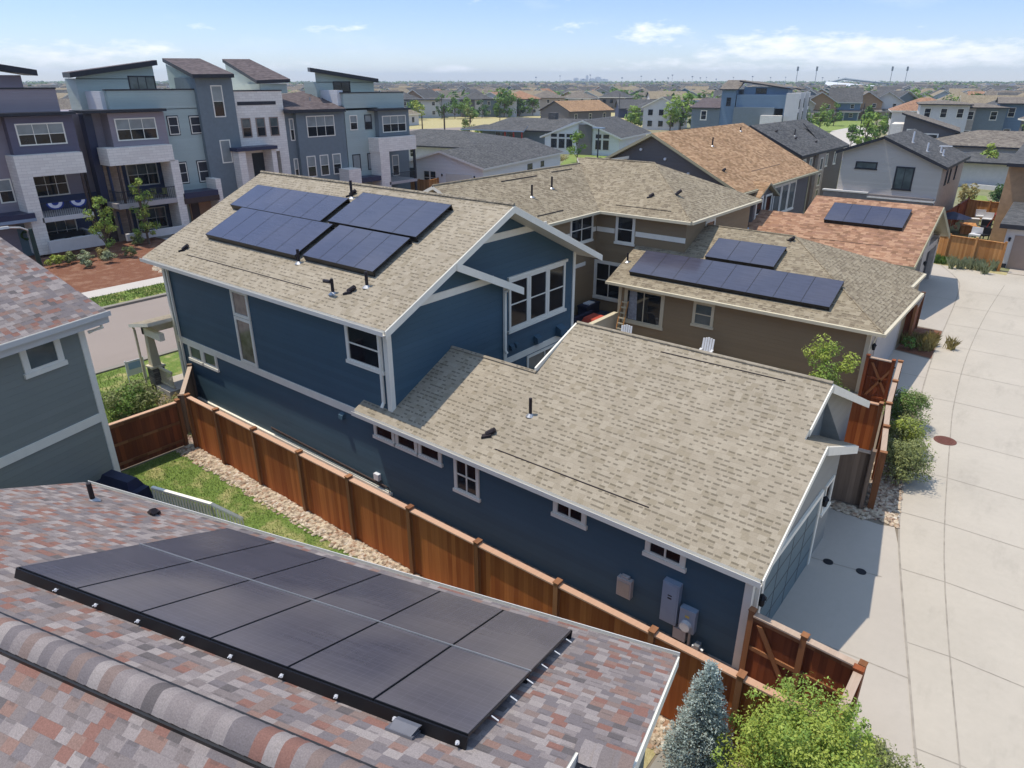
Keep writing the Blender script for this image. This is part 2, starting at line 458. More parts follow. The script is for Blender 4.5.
def solar_array(H, O, e, w, nx, ny, pw, ph, gap=.004, lift=.17, mat='solar_far', skirt=.1, skip=()):
    """panels in a grid on a roof plane: O lower left corner on the roof, e along the eave, w up the slope"""
    n = e.cross(w).normalized(); O = Vector(O)
    if n.z < 0: n = -n
    mb = MB()
    for j in range(ny + 1):
        y = min(j * ph, ny * ph - .05)
        mb.obox(O, e, w, n, (.02, nx * pw - .02), (y, y + .05), (-.02, lift))
    root = mb.build('solar_array', 'black', H)
    for j in range(ny):
        for i in range(nx):
            if (i, j) in skip: continue
            p = MB()
            a = (i * pw + gap / 2, (i + 1) * pw - gap / 2); b = (j * ph + gap / 2, (j + 1) * ph - gap / 2)
            P = O
            p.obox(P, e, w, n, a, b, (lift, lift + .036), 1)
            k = .012
            q = [P + e * x + w * y + n * (lift + .0385) for x, y in ((a[0] + k, b[0] + k), (a[1] - k, b[0] + k), (a[1] - k, b[1] - k), (a[0] + k, b[1] - k))]
            p.face(q, 0, True, uv=[(a[0], b[0]), (a[1], b[0]), (a[1], b[1]), (a[0], b[1])])
            p.build('solar_panel', [mat, 'black'], root)
    return root

def lamp_wall(H, p, n):
    mb = MB(); p = Vector(p); n = Vector(n); s = n.cross(UP)
    mb.obox(p, s, UP, n, (-.05, .05), (-.08, .08), (0, .03))
    mb.tube([p + n * .1 - UP * .14, p + n * .1 + UP * .06], [.06, .08], 0, 6)
    mb.tube([p + n * .1 + UP * .06, p + n * .1 + UP * .16], [.11, .02], 0, 6)
    mb.obox(p, s, UP, n, (-.015, .015), (.04, .07), (0, .1))
    return mb.build('wall_lamp', 'black_iron', H)

HAZE, SKY, SUN, EXPO, CLOUD = 2.0e-4, .15, 2.5, .68, (5.3, 5.4, 5.55, 1)

# ================================================================== BLUE HOUSE
yw, xg, xh, xm, xL = 12.23, -3.34, -14.32, -14.9, -27.16
ye, ze1, s1, yr, ze2, s2, yr2 = 11.82, 5.76, .468, 17.49, 2.87, .474, 16.91
z1 = lambda y: ze1 + s1 * (y - ye)
z2 = lambda y: ze2 + s2 * (y - ye)
zr1, zr2 = z1(yr), z2(yr2)
def blue_house():
    H = thing('blue_house', 'dark blue two-storey house with white trim and solar panels on its tan roof', 'house', (-15, 17, 0))
    yb = 22.55                                    # back wall line
    # ---- walls (drop 12 mm behind trims so that nothing is coplanar)
    zt = lambda y: min(z1(y), zr1 - s1 * (y - yr)) - .12
    w = MB()
    w.face([(xL, yw, 0), (xh, yw, 0), (xh, yw, zt(yw)), (xL, yw, zt(yw))])
    ysm = 14.72; y2 = 17.55; zsm = z1(ysm); zs = lambda y: zsm - .45 * (y - ysm) - .12
    w.face([(xh, yw, 0), (xh, y2, 0), (xh, y2, zs(y2)), (xh, ysm, zsm - .12), (xh, yw, zt(yw))])
    w.face([(xh, y2, 0), (xm, y2, 0), (xm, y2, zs(y2)), (xh, y2, zs(y2))])
    w.face([(xm, y2 - .3, 0), (xm, yb, 0), (xm, yb, zt(yb)), (xm, yr, zr1 - .12), (xm, ysm, zt(ysm)), (xm, y2 - .3, zs(y2))])
    w.face([(xm, yb, 0), (xL, yb, 0), (xL, yb, zt(yb)), (xm, yb, zt(yb))])
    w.face([(xL, yb, 0), (xL, yw, 0), (xL, yw, zt(yw)), (xL, yr, zr1 - .12), (xL, yb, zt(yb))])
    # garage side wall and connecting link
    w.face([(xh, yw, 0), (xg, yw, 0), (xg, yw, ze2), (xh, yw, ze2)])
    w.face([(-11.0, 15.6, 0), (xm, 15.6, 0), (xm, 15.6, 3.6), (-11.0, 15.6, 3.6)])
    w.face([(-10.95, 21.9, 0), (-10.95, 12.3, 0), (-10.95, 12.3, 2.9), (-10.95, yr2, zr2 - .15), (-10.95, 21.9, 2.9)])
    w.face([(-3.95, 21.9, 0), (-10.95, 21.9, 0), (-10.95, 21.9, 2.9), (-3.95, 21.9, 2.9)])
    w.build('wall', 'blue_siding', H)
    # grey wall towards the alley, stepped back behind the second garage bay
    g = MB(); yg2 = 18.42; ysg = 15.2; zg = z2(ysg)
    g.face([(xg, yw, 0), (xg, yg2, 0), (xg, yg2, zg - .42 * (yg2 - ysg) - .14), (xg, ysg, zg - .14), (xg, yw, z2(yw) - .14)])
    g.face([(xg, yg2, 0), (-3.95, yg2, 0), (-3.95, yg2, z2(ysg) - .3), (xg, yg2, zg - .42 * (yg2 - ysg) - .14)])
    g.face([(-3.95, 15.0, 2.2), (-3.95, yg2, 0), (-3.95, 21.9, 0), (-3.95, 21.9, ze2), (-3.95, yr2, zr2 - .14), (-3.95, 15.0, z2(15) - .14)])
    g.build('alley_wall', 'grey_wall', H, )
    # ---- roofs
    xo = -13.9; xb = -27.8
    r = MB()
    r.slab([(xb, ye, ze1), (xo, ye, ze1), (xo, ysm, zsm), (xo, yr, zr1), (xb, yr, zr1)], .17)
    yE = 22.95; zE = zr1 - s1 * (yE - yr)
    r.slab([(xb, yr, zr1), (xo, yr, zr1), (xo, yE, zE), (xb, yE, zE)], .17)
    # the little gable's own far slope
    r.slab([(xm + .01, ysm + .3, zsm - .01), (xo, ysm, zsm - .003), (xo, 17.95, zsm - .45 * (17.95 - ysm)), (xm + .01, 17.95, zsm - .45 * (17.95 - ysm))], .15)
    r.tube([(xb, yr, zr1 + .01), (xo, yr, zr1 + .01)], .07, 0, 6)
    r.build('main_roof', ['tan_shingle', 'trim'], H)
    f = MB()        # fascia and rake boards: proud of the slab edge
    def rake(mb, x, ya, za, yb_, zb, d=.24, out=.03):
        n = (zb - za) / (yb_ - ya)
        mb.hexa([(x - .02, ya, za - d), (x + out, ya, za - d), (x + out, yb_, zb - d), (x - .02, yb_, zb - d), (x - .02, ya, za - .015), (x + out, ya, za - .015), (x + out, yb_, zb - .015), (x - .02, yb_, zb - .015)])
    rake(f, xo, ye, ze1, yr, zr1); rake(f, xo, yr, zr1, yE, zE)
    rake(f, xo + .034, ysm, zsm, 17.95, zsm - .45 * (17.95 - ysm), .26)
    f.each('rake_board', 'trim', H)
    b = MB()        # boards inside the gables, corner boards, band
    b.box(xm, xm + .035, 16.2, 20.6, 7.13, 7.36)
    b.box(xh, xh + .035, 13.1, 16.9, 5.97, 6.2)
    b.box(xh, xh + .04, yw - .04, yw + .13, 3.0, 5.72); b.box(xh - .13, xh + .037, yw - .043, yw, 3.05, 5.72)
    b.box(xh, xh + .04, y2 - .13, y2 + .02, 3.0, zs(y2))
    b.box(xm, xm + .04, yb - .12, yb + .04, 2.6, zt(yb))
    b.box(xm, xm + .038, 18.2, yb - .12, 2.5, 2.74)
    b.box(xL - .04, xL + .13, yw - .043, yw, 0, 5.6); b.box(xL - .04, xL, yw - .04, yw + .12, 0, 5.6)
    b.box(xL + .13, -15.95, yw - .035, yw, 2.38, 2.64)
    b.box(xg - .13, xg + .04, yw - .043, yw, 0, 2.66); b.box(xg, xg + .043, yw - .04, yw + .13, 0, 2.7)
    b.box(xL + .1, -14.6, yw - .09, yw, .0, .12)
    b.each('trim_board', 'trim', H)
    # garage and link roofs
    r = MB(); gx = -3.06; gx2 = -3.56
    xl2, xr1 = -15.6, -10.98
    ylk = 14.85; zlk = z2(ylk)
    r.slab([(xl2, ye, ze2), (gx, ye, ze2), (gx, ysg, zg), (gx2, ysg, zg), (gx2, yr2, zr2), (xr1, yr2, zr2), (xr1, ylk, zlk), (xh, ylk, zlk), (xh, yw - .0, z2(yw)), (xl2, yw, z2(yw))], .15)
    r.slab([(xr1, yr2, zr2), (gx2, yr2, zr2), (gx2, 22.1, zr2 - .45 * (22.1 - yr2)), (xr1, 22.1, zr2 - .45 * (22.1 - yr2))], .15)
    r.slab([(xm, ylk, zlk), (xr1 - .01, ylk, zlk), (xr1 - .01, 16.9, zlk - .5 * (16.9 - ylk)), (xm, 16.9, zlk - .5 * (16.9 - ylk))], .13)
    r.slab([(-4.3, ysg + .02, zg - .012), (gx, ysg, zg - .006), (gx, 18.75, zg - .42 * (18.75 - ysg)), (-4.3, 18.75, zg - .42 * (18.75 - ysg))], .13)
    for a, bb, y, z in ((xr1, gx2, yr2, zr2), (xm + .4, xr1, ylk, zlk)):
        r.tube([(a, y, z + .005), (bb, y, z + .005)], .06, 0, 6)
    r.build('garage_roof', ['tan_shingle', 'trim'], H)
    f = MB()
    rake(f, gx, ye, ze2, ysg, zg, .2); rake(f, gx + .034, ysg, zg, 18.75, zg - .42 * (18.75 - ysg), .24)
    rake(f, gx2, ysg + .3, z2(ysg + .3), yr2, zr2, .2); rake(f, gx2 + .034, yr2, zr2, 22.1, zr2 - .45 * (22.1 - yr2), .24)
    rake(f, xr1 - .05, ylk, zlk + .16, yr2, zr2, .16)
    f.each('rake_board', 'trim', H)
    g = MB()
    g.box(xb, xo + .02, ye - .11, ye, ze1 - .14, ze1 - .12); g.box(xb, xo + .02, ye - .11, ye - .095, ze1 - .12, ze1 - .01)
    g.build('gutter', 'gutter', H)
    g = MB()
    g.box(xl2, gx + .02, ye - .11, ye, ze2 - .14, ze2 - .12); g.box(xl2, gx + .02, ye - .11, ye - .095, ze2 - .12, ze2 - .01)
    g.build('gutter', 'gutter', H)
    downspout(H, W0, -26.75, yw - .06, .1, ze1 - .1, (0, -.33)); downspout(H, W0, xh - .28, yw - .06, 3.1, ze1 - .1, (0, -.33))
    downspout(H, W0, xh + .07, 17.42, 3.3, zs(17.5), (.25, .1))
    downspout(H, W0, xg + .08, yw + .18, .3, ze2 - .05, (.1, -.3))
    # ---- windows on the long wall
    X = Vector((1, 0, 0)); Yp = Vector((0, 1, 0))
    for x0, zz0, ww, hh, nx, ny, kw in (
        (-26.3, 1.78, 1.05, .72, 1, 1, {}), (-25.25, 1.78, 1.05, .72, 1, 1, {}),
        (-22.4, 2.66, 1.08, .0, 1, 1, {}),
        (-16.15, 4.2, 1.62, 1.3, 1, 2, dict(label='tall white framed bedroom window tucked under the upper eave')),
        (-11.85, 1.33, .93, 1.16, 2, 2, {}), (-8.43, 1.95, .98, .6, 2, 1, {}), (-5.83, 1.97, 1.0, .58, 2, 1, {})):
        if hh: window(H, (x0, yw, zz0), X, ww, hh, nx, ny, casing=.13 if ww > .95 else .11, glass='glass' if x0 > -25 else 'glass_light', **kw)
    # stairwell window: two panes one above the other, from the eave down to the band
    window(H, (-22.38, yw, 4.42), X, 1.05, .98, 1, 1, casing=.11, glass='warm_pane', sill=0)
    window(H, (-22.38, yw, 2.66), X, 1.05, 1.74, 1, 1, casing=.11, glass='warm_pane', sill=0, label='tall stairwell window with brown reflections painted into the panes')
    for k in range(3): window(H, (-15.2 + k * .97, yw, 1.93), X, .93, .55, 1, 1, casing=.12, glass='glass')
    # triple window in the gable
    for k in range(3): window(H, (xm, 18.42 + k * 1.165, 3.76), Yp, 1.15, 1.87, 1, 2, casing=.11, glass='glass', sill=.0)
    b = MB(); b.box(xm, xm + .09, 18.35, 21.98, 5.64, 5.74); b.box(xm, xm + .09, 18.35, 21.98, 3.66, 3.755); b.each('window_head', 'trim', H)
    window(H, (xm, 19.5, .9), Yp, 2.3, 1.55, 2, 1, casing=.1, glass='glass_light')
    # hoods on the gable wall and on the long wall
    def hood(P, n, s=.2):
        m = MB(); P = Vector(P); n = Vector(n); u = n.cross(UP)
        m.hexa([P - u * s * .5 - UP * s * .5, P + u * s * .5 - UP * s * .5, P + u * s * .5 - UP * s * .5 + n * s * .7, P - u * s * .5 - UP * s * .5 + n * s * .7, P - u * s * .5 + UP * s * .5, P + u * s * .5 + UP * s * .5, P + u * s * .5 + UP * s * .2 + n * s * .6, P - u * s * .5 + UP * s * .2 + n * s * .6], 0, True)
        return m.build('vent_hood', 'blue_siding', H)
    for y, z, s in ((18.55, 3.12, .2), (18.85, 3.12, .18), (20.1, 3.0, .3), (21.6, 2.95, .42)): hood((xm, y, z), (1, 0, 0), s)
    hood((-16.7, yw, 2.2), (0, -1, 0), .2)
    # ---- garage doors
    def gdoor(x, ya, yb_, z, mat):
        m = MB(); m.box(x, x + .03, ya, yb_, .02, z)
        for k in range(1, 4): m.box(x + .03, x + .034, ya + .05, yb_ - .05, z * k / 4 - .012, z * k / 4 + .012, 1)
        for k in range(1, 4):
            yy = ya + (yb_ - ya) * k / 4; m.box(x + .03, x + .0345, yy - .012, yy + .012, .05, z - .05, 1)
        d = m.build('garage_door', [mat, 'dark_trim'], H)
        t_ = MB(); t_.box(x, x + .06, ya - .14, ya, 0, z + .14); t_.box(x, x + .06, yb_, yb_ + .14, 0, z + .14); t_.box(x, x + .06, ya, yb_, z, z + .14)
        t_.build('door_frame', 'trim', d)
    gdoor(xg + .003, 12.95, 16.9, 2.18, 'garage_blue')
    window(H, (xg, 17.35, 1.35), Yp, .75, .9, 1, 1, casing=.08)
    lamp_wall(H, (xg + .04, 12.62, 1.75), (1, 0, 0)); lamp_wall(H, (xg, 17.2, 1.9), (1, 0, 0)); lamp_wall(H, (-3.95, 19.2, 2.3), (1, 0, 0))
    # ---- services on the long wall
    m = MB(); m.box(-6.43, -6.05, yw - .14, yw, .56, 1.08); m.box(-6.40, -6.08, yw - .15, yw - .14, .60, 1.0, 1); m.box(-6.34, -6.14, yw - .11, yw - .02, 1.08, 1.15)
    m.build('telecom_box', ['beigebox', 'metal'], H)
    m = MB(); m.box(-5.24, -4.83, yw - .17, yw, .48, 1.6); m.box(-5.20, -4.87, yw - .18, yw - .17, .52, 1.56); m.box(-5.09, -4.99, yw - .184, yw - .18, 1.17, 1.21, 1); m.box(-5.09, -4.99, yw - .184, yw - .18, 1.25, 1.28, 1)
    m.build('breaker_panel', ['greybox', 'black'], H)
    m = MB(); m.box(-4.77, -4.39, yw - .16, yw, .46, 1.08); mb = m.build('electric_meter', 'greybox', H)
    m = MB(); m.tube([(-4.58, yw - .16, .66), (-4.58, yw - .27, .66)], [.13, .12], 0, 16); m.build('meter_dial', 'meterglass', mb)
    m = MB(); m.box(-4.63, -4.53, yw - .165, yw - .16, .86, .92); m.build('warning_sticker', plain('yellow_sticker', '#c9b25a'), mb)
    m = MB(); m.box(-4.88, -4.58, yw - .14, yw, .12, .42); m.build('cable_box', 'beigebox', H)
    m = MB(); m.tube([(-4.5, yw - .08, .46), (-4.5, yw - .08, 0)], .04); m.tube([(-4.75, yw - .06, .12), (-4.75, yw - .06, 0)], .025); m.tube([(-4.9, yw - .06, .5), (-4.9, yw - .06, .0)], .025); m.build('conduit', 'metal', H)
    m = MB(); m.tube([(-4.36, yw - .2, .22), (-4.1, yw - .2, .2)], .06); m.tube([(-4.36, yw - .2, .22), (-4.36, yw - .2, 0)], .03); m.tube([(-4.12, yw - .2, .2), (-4.12, yw - .2, 0)], .03); m.box(-4.3, -4.18, yw - .3, yw - .12, .1, .34); m.build('gas_meter', 'metal', H)
    m = MB(); m.box(-15.32, -15.1, yw - .12, yw, .4, .62); m.build('outlet_box', 'white_plastic', H)
    m = MB(); m.tube([(-21, yw - .07, .42), (-14.7, yw - .07, .3), (-14.6, yw - .07, .0)], .022); m.tube([(-21, yw - .05, .34), (-14.9, yw - .05, .22)], .018); m.build('cable', 'darkwood', H)
    # ---- things on the roofs
    n1 = Vector((0, -s1, 1)).normalized(); w1 = Vector((0, 1, s1)).normalized(); n2 = Vector((0, -s2, 1)).normalized(); w2 = Vector((0, 1, s2)).normalized()
    P1 = lambda x, y, k=0.0: Vector((x, y, z1(y))) + n1 * k
    P2 = lambda x, y, k=0.0: Vector((x, y, z2(y))) + n2 * k
    solar_array(H, P1(-25.55, 13.42), X, w1, 5, 1, 1.125, 1.86)
    solar_array(H, P1(-26.45, 15.12), X, w1, 5, 1, 1.155, 1.5)
    solar_array(H, P1(-19.6, 13.5), X, w1, 4, 1, .87, 1.8)
    solar_array(H, P1(-20.35, 15.2), X, w1, 4, 1, 1.10, 1.86)
    for x, y, h in ((-20.95, 16.75, .62), (-19.75, 13.35, .45), (-17.0, 12.55, .45), (-16.05, 13.1, .45)): vent_pipe(H, P1(x, y), h)
    m = MB(); c = P1(-17.0, 12.55, .38); m.tube([c - X * .16 + UP * .05, c + X * .14 + UP * .07], .06); m.build('vent_cap', 'pipe', H)
    slant_vent(H, P1(-16.5, 12.75), (.6, .3, .2)); slant_vent(H, P1(-26.1, 12.66), (.6, .3, .2)); slant_vent(H, P1(-21.2, 16.9), (.6, .3, .2))
    slot_vent(H, P1(-25.5, 12.47), P1(-18.0, 12.5))
    vent_pipe(H, P2(-10.2, 13.55), .5, .045); slant_vent(H, P2(-10.95, 12.6), (.6, .35, .2))
    slot_vent(H, P2(-10.4, 12.3), P2(-5.9, 12.35)); slot_vent(H, P2(-8.0, 16.6), P2(-4.6, 16.65))
    # ---- front porch
    p = MB(); p.box(-28.75, xL - .02, 11.5, 16, 0, .3); p.build('porch_floor', 'driveway', H)
    p = MB(); p.slab([(-28.95, 11.2, 2.95), (xL, 11.2, 3.35), (xL, 16.5, 3.35), (-28.95, 16.5, 2.95)], .14); p.build('porch_roof', ['tan_shingle', 'trim'], H)
    p = MB(); p.box(-28.7, xL, 11.55, 11.75, 2.5, 2.8); p.box(-28.7, -28.5, 11.55, 16.4, 2.5, 2.8); p.build('porch_beam', 'trim', H)
    for y in (11.75, 15.9):
        p = MB(); p.hexa([(-28.75, y - .18, 1.1), (-28.4, y - .18, 1.1), (-28.4, y + .18, 1.1), (-28.75, y + .18, 1.1), (-28.69, y - .12, 2.5), (-28.46, y - .12, 2.5), (-28.46, y + .12, 2.5), (-28.69, y + .12, 2.5)])
        q = p.build('porch_column', 'cream_trim', H)
        p = MB(); p.box(-28.82, -28.32, y - .25, y + .25, 0, 1.03); p.box(-28.86, -28.28, y - .29, y + .29, 1.03, 1.1, 1); p.build('column_base', ['stone', 'cream_trim'], q)
    p = MB(); p.box(-28.3, xL - .06, 11.72, 11.79, 1.0, 1.1); p.box(-28.3, xL - .06, 11.72, 11.79, .38, .46)
    for k in range(9): x = -28.25 + k * .12; p.box(x, x + .035, 11.74, 11.77, .46, 1.0)
    p.build('porch_railing', 'cream_trim', H)
    downspout(H, W0, -28.85, 11.35, .2, 2.95, (.05, -.1), 'cream_trim')
    return H
blue_house()

# ================================================================== HOUSE IN THE FOREGROUND
def near_house():
    F = Fr(15.8)
    H = thing('foreground_house', 'house in the foreground with grey, tan and red blended shingles and a black solar array', 'house', F((-9, 4, 0)))
    ey, ez, k = 8.99, 3.4, .47; ry = 3.6; rz = ez + k * (ey - ry); xr, xr2, xl = -.85, -1.47, -14.66
    zz = lambda y: ez + k * (ey - y)
    ys = 5.4
    r = MB(F)
    r.slab([(xl, ry, rz), (xr2, ry, rz), (xr2, ys, zz(ys)), (xr, ys, zz(ys)), (xr, ey, ez), (xl, ey, ez)], .16)
    r.slab([(xl, -2.2, rz - k * (ry + 2.2)), (xr2, -2.2, rz - k * (ry + 2.2)), (xr2, ry, rz), (xl, ry, rz)], .16)
    r.slab([(-2.4, 2.2, zz(ys) - .42 * (ys - 2.2)), (xr, 2.2, zz(ys) - .42 * (ys - 2.2)), (xr, ys, zz(ys) - .005), (-2.4, ys, zz(ys) - .01)], .13)
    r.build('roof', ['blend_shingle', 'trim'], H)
    # ridge vent: a rounded cap of overlapping shingles with dark mesh edges
    v = MB(F); hw, hh, n = .19, .05, 14; x0, x1 = xl, -3.02
    def prof(t): # t -1..1 across the ridge
        y = ry + hw * t; base = rz - k * abs(y - ry); return y, base + .045 + (hh + k * hw * .35) * (1 - t * t) ** .9 - k * hw * .30 * (1 - abs(t)) ** 2
    L = int((x1 - x0) / .16)
    for i in range(L):
        a = x0 + (x1 - x0) * i / L; b = x0 + (x1 - x0) * (i + 1) / L; e = .012
        for j in range(n):
            t0, t1 = -1 + 2 * j / n, -1 + 2 * (j + 1) / n
            (ya, za), (yb, zb) = prof(t0), prof(t1)
            v.face([(a, ya, za + e), (b, ya, za), (b, yb, zb), (a, yb, zb + e)], 0, uv=[(i * .2 + .02, .5), (i * .2 + .18, .5), (i * .2 + .18, .6), (i * .2 + .02, .6)])
            v.face([(a, ya, za - .006), (a, ya, za + e), (a, yb, zb + e), (a, yb, zb - .006)], 0, uv=[(i * .2 + .1, .5)] * 4)
    for t_ in (-1, 1):
        y, z = prof(t_); s = .03 * t_
        v.box(x0, x1, y, y + s, z - .06, z - .004, 1)
    v.face([(x1, prof(-1 + 2 * j / n)[0], prof(-1 + 2 * j / n)[1]) for j in range(n + 1)] + [(x1, ry + hw, rz - .2), (x1, ry - hw, rz - .2)], 1)
    v.build('ridge_vent', ['blend_cap', 'black'], H)
    v = MB(F)
    for i in range(8):
        a = x1 + (xr2 - x1) * i / 8; b = x1 + (xr2 - x1) * (i + 1) / 8
        for t_ in (-1, 1):
            v.face([(a, ry, rz + .03), (b, ry, rz + .015), (b, ry + t_ * .15, rz - .055), (a, ry + t_ * .15, rz - .04)][::t_], 0, uv=[(i * .2 + 3.02, .5), (i * .2 + 3.18, .5), (i * .2 + 3.18, .6), (i * .2 + 3.02, .6)])
    v.build('ridge_cap', 'blend_cap', H); v = MB(F)
    for i in range(3):
        a = -1.5 + .22 * i; b = a + .22
        for t_ in (-1, 1): v.face([(a, ys, zz(ys) + .05), (b, ys, zz(ys) + .03), (b, ys + t_ * .16, zz(ys) - .02), (a, ys + t_ * .16, zz(ys) - .005)][::t_], 0, uv=[(i * .2 + 6.02, .5), (i * .2 + 6.18, .5), (i * .2 + 6.18, .6), (i * .2 + 6.02, .6)])
    v.build('ridge_cap', 'blend_cap', H)
    g = MB(F); g.box(xl, xr + .02, ey, ey + .10, ez - .13, ez - .11); g.box(xl, xr + .02, ey + .085, ey + .10, ez - .11, ez - .01); g.build('gutter', 'gutter', H)
    f = MB(F)
    def rk(x, ya, yb, d): f.hexa([(x - .02, ya, zz(ya) - d), (x + .03, ya, zz(ya) - d), (x + .03, yb, zz(yb) - d), (x - .02, yb, zz(yb) - d), (x - .02, ya, zz(ya) - .012), (x + .03, ya, zz(ya) - .012), (x + .03, yb, zz(yb) - .012), (x - .02, yb, zz(yb) - .012)])
    rk(xr, ys, ey, .22); rk(xr2, ry, ys, .2); f.each('rake_board', 'trim', H)
    w = MB(F); w.box(xl + .3, xr - .3, -1.8, ey - .4, 0, ez - .02); w.build('wall', 'greygreen_siding', H)
    w = MB(F)
    for x in (xr - .3, xl + .3): w.face([(x, -1.8, ez - .05), (x, ey - .4, ez - .05), (x, ry, rz - .2)])
    w.fcut().each('gable_wall', 'greygreen_siding', H)
    # ---- solar array
    e = F.d((-1, 0, 0)); wv = F.d((0, -1, k)).normalized(); O = F((-2.5, 8.36, zz(8.36)))
    nn = Vector(F.d((0, k, 1))).normalized()
    e2 = F.d((1, 0, 0)); O2 = F((-9.72, 8.36, zz(8.36)))
    A = solar_array(H, O2, e2, wv, 6, 2, 1.205, 2.05, .014, .12, 'solar_near')
    A['label'] = 'black solar array of twelve large panels with a thin silver seam'
    m = MB(); m.obox(O2, e2, wv, nn, (0, 7.23), (2.042, 2.062), (.16, .176)); m.build('clamp_rail', 'metal', A)
    m = MB(); m.obox(O2, e2, wv, nn, (0, 7.23), (4.1, 4.13), (.0, .14)); m.obox(O2, e2, wv, nn, (0, 7.23), (-.03, 0), (.0, .14)); m.obox(O2, e2, wv, nn, (-.03, 0), (0, 4.1), (.09, .14)); m.build('skirt_mesh', 'black', A)
    for i in range(9):
        m = MB(); x = .9 + i * .78; p = O2 + e2 * x + wv * 4.15 + nn * .07
        m.tube([p - wv * .03, p + wv * .06], .008, 0, 6); m.tube([p + wv * .012, p + wv * .02], .026, 0, 10); m.build('mesh_clip', 'white_plastic', A)
    for i in range(6):
        m = MB(); p = O2 + e2 * 7.23 + wv * (.35 + i * .62) + nn * .11
        m.tube([p, p + e2 * .1 - nn * .03], .009, 0, 6); m.build('mesh_clip', 'white_plastic', A)
    m = MB(); m.obox(O2 + e2 * 6.5, e2, wv, nn, (-.16, .18), (4.12, 4.32), (0, .03)); m.hexa([O2 + e2 * 6.38 + wv * 4.14, O2 + e2 * 6.64 + wv * 4.14, O2 + e2 * 6.64 + wv * 4.32, O2 + e2 * 6.38 + wv * 4.32, O2 + e2 * 6.4 + wv * 4.16 + nn * .11, O2 + e2 * 6.7 + wv * 4.16 + nn * .11, O2 + e2 * 6.7 + wv * 4.25 + nn * .12, O2 + e2 * 6.4 + wv * 4.25 + nn * .12], 0, True)
    m.build('junction_box', plain('dull_zinc', '#6f6f74', .55, .4, .1, 3, .3), A)
    P = lambda x, y: F((x, y, zz(y)))
    vent_pipe(H, P(-13.12, 8.12), .42, .05); slant_vent(H, P(-11.75, 8.38), F.d((.7, -.3, .2)))
    # ---- the two-storey block at the left
    X0, yc, zt, kx = -18.2, 12.25, 5.92, .47
    wl = MB(F); wl.box(-30, X0, -4, yc, 0, zt); wl.build('tall_wall', 'greygreen_siding', H)
    gb = MB(F); gb.face([(-30, yc - .01, zt - .02), (X0, yc - .01, zt - .02), (-24.1, yc - .01, zt + 2.6)][::-1]); gb.fcut().each('gable_wall', 'greygreen_siding', H)
    xe, zE, yE = -17.75, 6.1, 12.8
    rr = MB(F); xrg = -24.1; zrg = zE + kx * (xe - xrg)
    rr.slab([(xrg, -4.4, zrg), (xe, -4.4, zE), (xe, yE, zE), (xrg, yE, zrg)], .17); rr.slab([(-30.4, -4.4, zrg - kx * 6.3), (xrg, -4.4, zrg), (xrg, yE, zrg), (-30.4, yE, zrg - kx * 6.3)], .17)
    rr.build('tall_roof', ['blend_shingle', 'trim'], H)
    g = MB(F); g.box(xe, xe + .12, -4.4, yE + .02, zE - .13, zE - .02); g.box(xe + .1, xe + .12, -4.4, yE + .02, zE - .02, zE + .012); g.box(xe - .02, xe + .004, -4.4, yE, zE - .34, zE - .12); g.build('gutter', 'gutter', H)
    t_ = MB(F); t_.box(X0, X0 + .04, yc - .14, yc + .04, 0, zt); t_.box(X0 - .14, X0 + .037, yc, yc + .04, 0, zt); t_.box(X0, X0 + .037, -4, yc - .14, 2.86, 3.12); t_.each('trim_board', 'trim', H)
    u = F.d((0, 1, 0)); window(H, F((X0, 10.45, 4.9)), u, 1.1, 1.06, 1, 1, casing=.17, glass='glass_light')
    m = MB(F); m.tube([(xe - .05, 12.5, zE - .15), (xe - .1, 12.62, zE - .45), (X0 + .1, 12.35, zE - .55)], .05, 0, 6); m.build('downspout', 'trim', H)
    # deck
    d = MB(F); d.box(-18.1, -14.2, 9.3, 11.9, .35, .5); d.build('deck', 'darkwood', H)
    rl = MB(F)
    def rail(p, q, h0, h1):
        p, q = Vector(p), Vector(q); n = int((q - p).length / .11)
        rl.hexa([tuple(c) for c in (p + Vector((0, -.05, h1 - .06)), q + Vector((0, -.05, h1 - .06)), q + Vector((0, .05, h1 - .06)), p + Vector((0, .05, h1 - .06)), p + Vector((0, -.05, h1)), q + Vector((0, -.05, h1)), q + Vector((0, .05, h1)), p + Vector((0, .05, h1)))])
        for i in range(n + 1):
            c = p.lerp(q, i / n); rl.box(c.x - .02, c.x + .02, c.y - .02, c.y + .02, c.z + h0, c.z + h1 - .06)
    rail((-16.35, 11.86, .5), (-14.1, 11.86, .5), .0, .72); rail((-14.1, 11.86, .5), (-13.75, 12.5, -.3), .0, .72)
    rl.build('deck_railing', 'trim', H)
near_house()
F15 = Fr(15.8)
g = thing('covered_grill', 'barbecue grill under a dark navy cover beside the white deck railing', 'grill', F15((-16.9, 11.35, .5)))
m = MB(F15); m.hexa([(-18.0, 11.25, .5), (-16.35, 11.25, .5), (-16.35, 11.88, .5), (-18.0, 11.88, .5), (-17.97, 11.3, 1.3), (-16.4, 11.3, 1.25), (-16.4, 11.82, 1.25), (-17.97, 11.82, 1.3)])
m.hexa([(-17.8, 11.28, 1.26), (-16.6, 11.28, 1.24), (-16.6, 11.84, 1.24), (-17.8, 11.84, 1.26), (-17.7, 11.4, 1.56), (-16.7, 11.4, 1.52), (-16.7, 11.72, 1.52), (-17.7, 11.72, 1.56)])
o = m.build('cover', 'navy_cloth', g)
bv = o.modifiers.new('b', 'BEVEL'); bv.width = .06; bv.segments = 3

